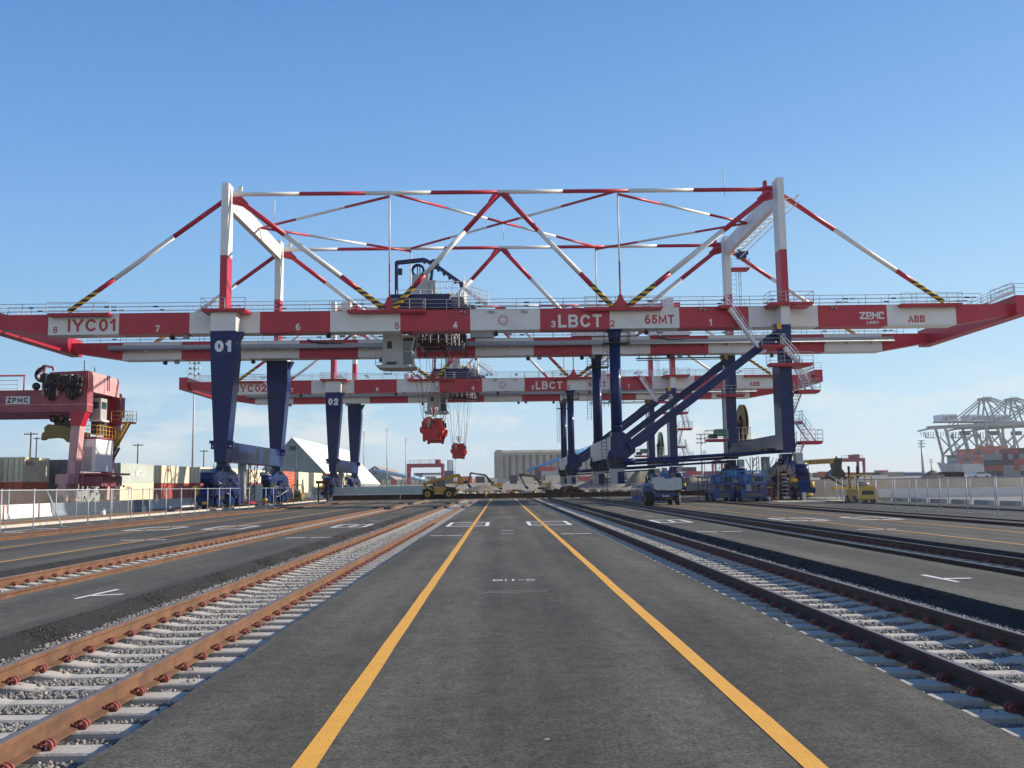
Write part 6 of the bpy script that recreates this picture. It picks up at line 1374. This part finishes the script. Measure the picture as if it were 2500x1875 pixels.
mb = MB(); v = c(44, 977); mb.box(v[0]-1.25, v[0]+1.25, Y-.04, Y-.01, v[1]-.4, v[1]+.4, 'sign_white'); mb.build('sign', R); mb = MB(); mb.text('ZPMC', (v[0], Y-.045, v[1]), .56, 'black', width=2.25, t=.24); mb.build('lettering', R)
mb = MB(); mb.prism([c(104, 954), c(104, 915), c(112, 906), c(200, 902), c(206, 902), c(206, 954)], 'y', Y+1.0, Y+8, 'pink'); mb.prism([c(206, 954), c(206, 902), c(213, 905), c(216, 915), c(216, 954)], 'y', Y+1.2, Y+8, 'pink_white'); mb.build('trolley_house', R)
rs = random.Random(21); mb = MB()
for q_ in range(26):
    px = 108+q_*3.6; t0 = 918+rs.uniform(-4, 6); t1 = 945+rs.uniform(0, 34); pts = [(px, t0), (px+rs.uniform(-2, 2), (t0+t1)/2), (px+1.5, t1), (px+4, (t0+t1)/2), (px+5, t0)]
    for A, Bq in zip(pts, pts[1:]): A2, B2 = c(*A), c(*Bq); mb.tube((A2[0], Y-.25-.1*(q_ % 3), A2[1]), (B2[0], Y-.25-.1*(q_ % 3), B2[1]), rs.uniform(.07, .17), rs.choice(['black', 'black', 'rust_dark', 'pink_white' if q_ % 9 == 0 else 'black']), 6)

for q_ in range(22):
    a = c(106+q_*4.2, 922+rs.uniform(-3, 12)); mb.box(a[0]-.12, a[0]+.12, Y-.5, Y+.1, a[1]-.5, a[1]+.3, rs.choice(['black', 'rust_dark', 'black', 'steel']))
v = c(92, 944); mb.sphere((v[0], Y-.3, v[1]), .42, 'black', 10); mb.build('festoon_cables', R)
mb = MB()
for A, Bq in (((88, 915), (108, 898)), ((108, 893), (131, 897)), ((131, 897), (131, 905)), ((88, 915), (90, 925)), ((108, 893), (108, 925)), ((108, 893), (88, 915)), ((92, 925), (108, 928))): A2, B2 = c(*A), c(*Bq); mb.bar((A2[0], Y, A2[1]), (B2[0], Y, B2[1]), .25, .25, 'pink_white'); 
for i in range(10): t = math.pi*(.5+1.1*i/9); t2 = math.pi*(.5+1.1*(i+1)/9); v = c(105, 915); mb.tube((v[0]+.75*math.cos(t), Y-.1, v[1]+.75*math.sin(t)), (v[0]+.75*math.cos(t2), Y-.1, v[1]+.75*math.sin(t2)), .1, 'black', 6)
mb.build('sheave_frame', R)
mb = MB(); zt_ = c(100, 954)[1]; mb.rail([(-68, Y+.1, zt_), (-51, Y+.1, zt_)], 1.15, 'galv', 2.2); mb.tube((-68, Y, zt_+1.65), (-50.2, Y, zt_+1.65), .1, 'pink', 6)
for x in (-53.1, -50.3): mb.tube((x, Y, zt_), (x, Y, zt_+1.7), .07, 'pink', 6)
mb.build('handrail', R)
mb = MB(); mb.box(-44.1, -43.0, Y+2.0, Y+3.6, c(245, 1022)[1], c(245, 967)[1], 'cabin_grey'); mb.box(-43.9, -43.2, Y+1.96, Y+2.0, c(245, 993)[1], c(245, 976)[1], 'glass'); mb.box(-43.0, -42.96, Y+2.2, Y+3.4, c(245, 993)[1], c(245, 976)[1], 'glass'); mb.box(-44.2, -42.8, Y+1.9, Y+3.8, c(245, 1025)[1], c(245, 1021)[1], 'sign_white'); mb.box(-44.2, -43.3, Y+2.5, Y+4.5, 7.9, 9.3, 'dark_box'); mb.build('cabin', R)
mb = MB(); mb.box(-44.9, -43.2, Y+1.6, Y+6.0, 3.9, 7.35, 'sign_white'); mb.box(-44.4, -43.6, Y+1.55, Y+1.6, 4.0, 6.5, 'cabin_grey'); mb.build('electrical_house', R)
mb = MB(); mb.box(-45.3, -44.0, Y+8.4, Y+9.95, 7.5, 13.0, 'red'); mb.box(-44.5, -41.6, Y+7.2, Y+8.3, 9.35, 9.55, 'red'); mb.rail([(-44.0, Y+7.2, 9.55), (-41.6, Y+7.2, 9.55), (-41.6, Y+8.3, 9.55)], 1.2, 'yellow', 1.0, .035); mb.box(-45.0, -43.1, Y+1.5, Y+6.2, 7.42, 7.6, 'pink'); mb.rail([(-45, Y+1.5, 7.6), (-43.1, Y+1.5, 7.6), (-43.1, Y+6.2, 7.6)], 1.2, 'yellow', .8, .035); mb.build('platform', R)
mb = MB(); mb.stair((-41.9, Y+7, 9.5), (-43.6, Y+7, 6.3), .8, 'yellow', side=(0, 1, 0)); mb.stair((-42.9, Y+6.6, 6.6), (-44.5, Y+6.6, 3.6), .8, 'rust_dark', side=(0, 1, 0)); mb.build('stairway', R)
mb = MB(); mb.box(-45.9, -44.6, Y-1.5, Y+11.5, 2.55, 3.6, 'pink_white'); mb.box(-46.2, -41.4, Y+.6, Y+6.5, 3.5, 3.7, 'red'); mb.box(-44.55, -42.2, Y+1, Y+6.3, 2.3, 3.4, 'pink'); mb.build('sill_beam', R)
for yy in (Y-1.2, Y+1.0, Y+9, Y+11):
    mb = MB(); wheel(mb, (-45.2, yy, .66), .8, .5, axis=(1, 0, 0), hub='red'); mb.box(-45.6, -44.8, yy-.35, yy+.35, .8, 2.6, 'pink_white'); mb.build('wheel', R)
mb = MB(); rs = random.Random(31)
for q_ in range(30): a = V3((-44.4+rs.uniform(-1, 2.6), Y+rs.uniform(0, 8), rs.uniform(.6, 2.5))); mb.tube(a, a+V3((rs.uniform(-.3, .3), 0, rs.uniform(-1, 1))), rs.uniform(.05, .18), rs.choice(['pink_white', 'pink', 'rust_dark', 'sign_white', 'pink']), 6)
mb.ladder((-43.9, Y-.3, .4), (-43.9, Y-.3, 6), .5, 'pink_white'); mb.build('hose_bundle', R)
for px, y0_, y1_ in ((206, 880, 905), (231, 897, 940), (263, 917, 955), (267, 917, 955)):
    mb = MB(); v0 = c(px, y1_, 4); v1 = c(px, y0_, 4); mb.tube((v0[0], Y+4, v0[1]), (v1[0], Y+4, v1[1]), .05, 'black', 5); mb.build('antenna', R)
# its spreader
cs = lambda px, py: pxz(px, py, Y+2.4)
S_ = empty('container_spreader', (cs(145, 1045)[0], Y+4, 6), 'old olive spreader with two round sheaves hanging below the pink yard crane', 'spreader')
mb = MB(); mb.prism([cs(104, 1073), cs(107, 1058), cs(113, 1054), cs(112, 1044), cs(122, 1036), cs(162, 1040), cs(178, 1048), cs(178, 1080), cs(167, 1080), cs(160, 1072), cs(140, 1069), cs(115, 1071), cs(106, 1075)], 'y', Y+2.0, Y+2.8, 'tan_mach'); mb.box(cs(120, 1180)[0], cs(170, 1180)[0], Y+2.8, Y+7, cs(245, 1062)[1], cs(245, 1050)[1], 'tan_mach'); mb.build('frame', S_)
mb = MB()
for px in (131, 151): v = cs(px, 1022); mb.disc((v[0], Y+2.5, v[1]), (0, 1, 0), .42, .4, 'rust_dark', 18); mb.disc((v[0], Y+2.28, v[1]), (0, 1, 0), .2, .1, 'pink', 12)
mb.box(cs(127, 1180)[0], cs(157, 1180)[0], Y+2.3, Y+2.9, cs(245, 1040)[1], cs(245, 1018)[1], 'rust_dark'); v = cs(170, 1035); mb.box(v[0]-.5, v[0]+.6, Y+2.2, Y+3.2, v[1]-.5, v[1]+.4, 'black'); mb.build('head_block', S_)
mb = MB()
for a, b_ in ((119, 123), (138, 135), (145, 148), (162, 165), (168, 172), (176, 170)): A, Bq = cs(a, 1006), cs(b_, 1020); mb.tube((A[0], Y+2.5, A[1]+.1), (Bq[0], Y+2.5, Bq[1]), .03, 'black', 5)
mb.build('hoist_rope', S_)
# ================================================================ harbour cranes, ship and its boxes
def sts(dx, dy, i, label):
    Y = 830+dy; f = lambda px, py, dd=0: (at(px, py, 830).x+dx, Y+dd, at(px, py, 830).z)
    R = empty('quay_crane', (f(2330, 1150)[0], Y, 6), label, 'quay crane', 'grey quay cranes at the container ship'); m = 'sts_grey'
    def bar2(mb, a, b_, w_, dd): mb.bar(f(*a, dd), f(*b_, dd), w_, w_, m)
    mb = MB()
    for dd in (0, 6): mb.bar(f(2270, 1044, dd), f(2620, 1026, dd), 1.0, 3.0, m)
    mb.bar(f(2246, 1052, 3), f(2272, 1046, 3), 4, 1.4, m)
    for kk in range(12): v = f(2252+kk*6, 1054, 3); mb.tube((v[0], v[1], v[2]), (v[0], v[1], v[2]-3.5-(kk % 3)), .3, m, 5)
    mb.build('girder', R)
    for dd in (-6, 12):
        mb = MB(); bar2(mb, (2298, 1040), (2317, 1110), 1.7, dd); bar2(mb, (2317, 1110), (2318, 1152), 1.7, dd); mb.build('leg', R)
        mb = MB(); bar2(mb, (2398, 1027), (2406, 1152), 1.7, dd); mb.build('leg', R)
        mb = MB(); bar2(mb, (2375, 1054), (2319, 1108), 1.3, dd); bar2(mb, (2319, 1112), (2404, 1110), 1.2, dd); bar2(mb, (2339, 1058), (2353, 1101), 1.1, dd); bar2(mb, (2310, 1065), (2334, 1090), .9, dd); bar2(mb, (2334, 1090), (2318, 1108), .9, dd); mb.build('brace', R)
        mb = MB(); bar2(mb, (2398, 1027), (2404, 976), 1.2, dd/2+3); bar2(mb, (2411, 976), (2432, 1034), 1.1, dd/2+3); mb.build('mast', R)
        mb = MB()
        for a, b_ in (((2402, 973), (2328, 1034)), ((2404, 977), (2336, 1036)), ((2418, 975), (2475, 1030)), ((2420, 973), (2560, 1029)), ((2422, 972), (2610, 1026))): bar2(mb, a, b_, .75, dd/2+3)
        mb.build('stay', R)
    mb = MB(); a = f(2402, 976); b_ = f(2419, 970); mb.box(a[0], b_[0], Y-2, Y+12, a[2], b_[2], m)
    for kk in range(5): v = f(2401+kk*4.4, 970); mb.tube((v[0], Y, v[2]), (v[0], Y, v[2]+1.6), .25, m, 4)
    mb.build('mast_head', R)
    mb = MB(); a = f(2289, 1029); b_ = f(2325, 1013); mb.box(a[0], b_[0], Y-9, Y+8, a[2], b_[2], 'sign_white'); mb.box(a[0]+(b_[0]-a[0])*.5, b_[0], Y-9.1, Y-9.02, a[2]+1, b_[2]-1, 'cabin_grey'); mb.box(a[0]-.5, b_[0]+8, Y-9, Y+9, a[2]-1, a[2], m); mb.build('machine_house', R)
    mb = MB(); v = f(2301, 1022.5); mb.text('LBCT', (v[0], Y-9.15, v[2]), 3.4, 'plant_blue', width=7.6, t=.22); mb.build('lettering', R)
    mb = MB(); a = f(2350, 1062); b_ = f(2358, 1052); mb.box(a[0], b_[0]+4, Y, Y+6, a[2], b_[2], 'plant_blue'); v = f(2353, 1058); 
    for A, Bq in (((2260, 1055), (2262, 1068)), ((2262, 1068), (2286, 1069)), ((2268, 1055), (2268, 1067))): mb.tube(f(*A, 2), f(*Bq, 2), .4, m, 5)
    mb.build('trolley_cab', R)
sts(0, 0, 0, 'grey quay crane, leftmost of the three by the ship'); sts(29, 8, 1, 'grey quay crane, middle one of the three by the ship'); sts(56, 16, 2, 'grey quay crane, rightmost of the three by the ship')
Y = 800; c = lambda px, py, dd=0: pxz(px, py, Y); R = empty('container_ship', (c(2400, 1150)[0], Y+14, 4), 'pale blue grey container ship moored under the quay cranes', 'ship')
mb = MB(); hz0 = c(0+2400, 1156)[1]
pts_t = [c(2310, 1127)[0], c(2318, 1180)[0], c(2345, 1180)[0], c(2560, 1180)[0]]; zt0 = c(2330, 1130)[1]; zt1 = c(2330, 1133)[1]; zb0 = 3.0
b = len(mb.v); st = [(c(2310, 1180)[0], 14, 14, zt0+.9, 12, 12, 4), (c(2318, 1180)[0], 8, 20, zt0+.3, 11, 17, 5), (c(2332, 1180)[0], 2, 26, zt1, 6, 22, 6), (c(2350, 1180)[0], 0, 28, zt1, 1, 27, 3), (c(2460, 1180)[0], 0, 28, zt1, 0, 28, 0), (c(2640, 1180)[0], 0, 28, zt1, 0, 28, 0)]
for (x, ya, yb2, z, yc, yd, sh) in st: mb.v += [(x+sh, Y+yc, zb0), (x, Y+ya, z), (x, Y+yb2, z), (x+sh, Y+yd, zb0)]
for i in range(len(st)-1):
    for j in range(3): p = b+4*i+j; mb.face((p, p+4, p+5, p+1), 'ship_hull')
mb.face((b+3, b+2, b+1, b), 'ship_hull'); e = b+4*(len(st)-1); mb.face((e, e+1, e+2, e+3), 'ship_hull'); mb.box(c(2345, 1180)[0], c(2640, 1180)[0], Y-.1, Y+3, zb0-.5, zb0+1.8, 'plant_blue')
for px in (2346, 2353, 2396, 2402, 2406, 2421, 2427, 2432): v = c(px, 1135); mb.box(v[0], v[0]+1.4, Y-.1, Y-.02, v[1]-.6, v[1]+.2, 'plant_blue')
mb.build('hull', R)
mb = MB(); v = c(2348, 1180)[0]; mb.tube((v, Y+8, zt1), (v, Y+8, c(0+2348, 1105)[1]), 1.1, 'sign_white', 10); mb.box(v-4, v+4, Y+7, Y+9, c(2348, 1121)[1], c(2348, 1118)[1], 'sign_white'); mb.build('foremast', R)
mb = MB(); a = c(2322, 1131); mb.rail([(a[0], Y+4, a[1]), (c(2345, 1180)[0], Y+1, a[1]-1)], 1.5, 'sts_grey', 3, .1); mb.build('handrail', R)
cm = ['brick_red', 'brick_red', 'brick_red', 'blue_box', 'brick_red', 'grey_box', 'dark_box', 'brick_red', 'orange']; rs = random.Random(8)
ship_prof = [3, 3, 4, 5, 5, 5, 5, 5, 5, 6, 6, 6, 5, 5, 6, 6]; cn = {'dark_box': 'nearly black', 'brick_red': 'red brown', 'orange': 'orange', 'blue_box': 'dark blue', 'grey_box': 'dark grey', 'cream': 'cream', 'red': 'red'}
xq = c(2336, 1180)[0]
for i, hh in enumerate(ship_prof):
    for j in range(hh):
        m = rs.choice(cm); x = xq+i*3.05; z = zt1+.3+j*2.55; mb = MB(); mb.box(x, x+2.9, Y+3, Y+15, z, z+2.5, m); mb.box(x+.2, x+2.7, Y+2.93, Y+2.99, z+.2, z+2.3, m)
        mb.build('shipping_container', None, 'small '+cn[m]+' container stacked on the deck of the ship', 'container', cn[m]+' containers on the ship', loc=(x, Y+3, z))
# boxes ashore at the right edge, nearer than the ship
rs = random.Random(17); Y = 420; xq = at(2437, 1160, Y).x; zb = at(2437, 1164, Y).z
for i in range(6):
    for j in range(5):
        if j == 4 and i < 3: continue
        m = rs.choice(['brick_red', 'dark_box', 'grey_box', 'brick_red', 'dark_box', 'grey_box', 'dark_box']); x = xq+i*2.55; z = zb+j*2.6; mb = MB(); mb.box(x, x+2.44, Y, Y+12, z, z+2.56, m); mb.box(x+.1, x+2.34, Y-.05, Y-.005, z+.1, z+2.46, m)
        for q_ in range(4): mb.tube((x+.4+q_*.55, Y-.09, z+.15), (x+.4+q_*.55, Y-.09, z+2.4), .04, 'steel', 4)
        cn['dark_box'] = 'nearly black'; mb.build('shipping_container', None, cn[m]+' container end in the stack at the right edge, nearer than the ship', 'container', cn[m]+' containers at the right edge', loc=(x, Y, z))
# black hoses or pipes stacked on the raised ground, parked white car
mb = MB(); 
for q_ in range(11): v = at(2310+q_*4.2, 1161, 190); mb.tube((v.x, 190, v.z), (v.x, 193, v.z), .28, 'black', 10); mb.tube((v.x, 190, v.z+.5), (v.x, 193, v.z+.5), .26, 'black', 10)
mb.build('pipe_stack', None, 'stack of black round pipes on the raised ground below the ship', 'pipes', loc=(at(2330, 1161, 190).x, 190, 2)); 
mb = MB(); a = at(2270, 1167, 190); b_ = at(2306, 1158, 190); mb.box(a.x, b_.x, 190, 192.5, a.z, b_.z, 'tan_roof'); mb.box(a.x-.1, b_.x+.1, 189.9, 192.6, b_.z, b_.z+.08, 'rust_dark'); mb.build('timber_stack', None, 'brown crate left of the black pipes on the raised ground', 'crate', loc=(a.x, 190, a.z))
R = empty('parked_car', (at(2385, 1166, 200).x, 200, at(2385, 1166, 200).z), 'white parked car on the raised ground right of the black pipes', 'car'); a = at(2372, 1168, 200)
mb = MB(); mb.prism([(a.x, a.z+.3), (a.x+4.3, a.z+.3), (a.x+4.3, a.z+.8), (a.x+3.6, a.z+.95), (a.x+2.9, a.z+1.4), (a.x+1.3, a.z+1.4), (a.x+.6, a.z+.95), (a.x, a.z+.85)], 'y', 200, 201.7, 'sign_white'); mb.prism([(a.x+.85, a.z+.97), (a.x+3.4, a.z+.97), (a.x+2.85, a.z+1.33), (a.x+1.35, a.z+1.33)], 'y', 199.97, 201.73, 'glass'); mb.build('body', R)
for q_ in (.9, 3.4): mb = MB(); wheel(mb, (a.x+q_, 200, a.z+.32), .32, .2, hub='steel'); mb.build('wheel', R)

# low sheds and boxes filling the skyline of the port
rs = random.Random(77); kinds = [('cream', 'cream'), ('brick_red', 'red brown'), ('cabin_grey', 'pale grey'), ('dark_box', 'dark'), ('blue_box', 'dark blue'), ('orange', 'orange'), ('grey_green', 'grey green'), ('tan_roof', 'brown')]
def skyline(pxa, pxb, Y, ytop, label_of):
    px = pxa
    while px < pxb:
        w_ = rs.uniform(14, 42); m, nm = rs.choice(kinds); cbox(px, min(px+w_, pxb), ytop+rs.uniform(-3.5, 3.5), 1178, Y+rs.uniform(-15, 15), m, nm+' low shed or box on the skyline '+label_of, 'shed', 'low_shed', nm+' skyline boxes '+label_of); px += w_+rs.uniform(0, 9)
_c = cbox
def cbox(px0, px1, y0, y1, Y, m, label, cat, name, group):
    a = at(px0, y1, Y); b_ = at(px1, y0, Y); zt_ = b_.z; zb_ = terr(0, Y)-.5; mb = MB(); mb.box(a.x, b_.x, Y, Y+12, zb_, zt_, m); mb.box(a.x-.3, b_.x+.3, Y-.3, Y+12.3, zt_, zt_+.3, 'cabin_grey'); mb.box(a.x+1, a.x+1+(b_.x-a.x)*.2, Y-.05, Y-.01, zb_+.5, zb_+(zt_-zb_)*.7, 'dark_box')
    mb.build(name, None, label, cat, group, loc=((a.x+b_.x)/2, Y, zb_))
skyline(1116, 1216, 560, 1166, 'between telehandler and silos'); skyline(1500, 1545, 640, 1156, 'right of the silos'); skyline(1725, 2000, 700, 1154, 'behind the right crane legs'); skyline(2150, 2310, 760, 1152, 'left of the ship'); skyline(2000, 2060, 640, 1153, 'behind the reach stacker boom')
# rubble, kerb stones and site clutter behind the girder line
mb = MB()
for q_ in range(260):
    x = rs.uniform(-14, 34); y = rs.uniform(137, 200); r = rs.uniform(.1, .55); z = terr(0, y); m = rs.choice(['gravel_far', 'concrete', 'dirt', 'grey_box', 'cabin_grey', 'rust_dark'])
    if rs.random() < .6: mb.sphere((x, y, z), r, m, 6, rs.uniform(.8, 2), 1, rs.uniform(.5, 1.2))
    else: mb.box(x-r*1.5, x+r*1.5, y, y+r, z, z+r, m)
mb.build('rubble', None, 'scattered rubble and concrete pieces on the construction ground behind the girders', 'rubble', kind='stuff')
for q_, (px, h_) in enumerate(((1158, .9), (1170, .9), (1205, .8), (1228, .9), (1243, 1.3), (1271, 1.3), (1297, 1.1), (1320, .9), (1352, .8))):
    v = at(px, 1205, 139); mb = MB(); mb.tube((v.x, 139, 0), (v.x, 139, h_), .06, 'rust_dark' if q_ % 2 else 'orange', 6); mb.box(v.x-.15, v.x+.15, 138.9, 139.1, 0, .05, 'black'); mb.build('marker_stake', None, 'short '+('dark' if q_ % 2 else 'orange')+' stake behind the rusty girder', 'stake', ('dark' if q_ % 2 else 'orange')+' stakes behind the girder', loc=(v.x, 139, 0))

# ================================================================ thin sea haze over the whole port
hm = bpy.data.materials.new('haze_air'); hm.use_nodes = True; hn = hm.node_tree; hn.nodes.clear()
ho = hn.nodes.new('ShaderNodeOutputMaterial'); hv = hn.nodes.new('ShaderNodeVolumePrincipled'); hv.inputs['Color'].default_value = (.92, .97, 1.0, 1); hv.inputs['Density'].default_value = .00013; hv.inputs['Anisotropy'].default_value = .2
hn.links.new(hv.outputs[0], ho.inputs['Volume']); M['haze_air'] = hm
mb = MB(); mb.box(-9300, 9300, -500, 9700, -2, 95, 'haze_air'); mb.build('haze', kind='stuff')
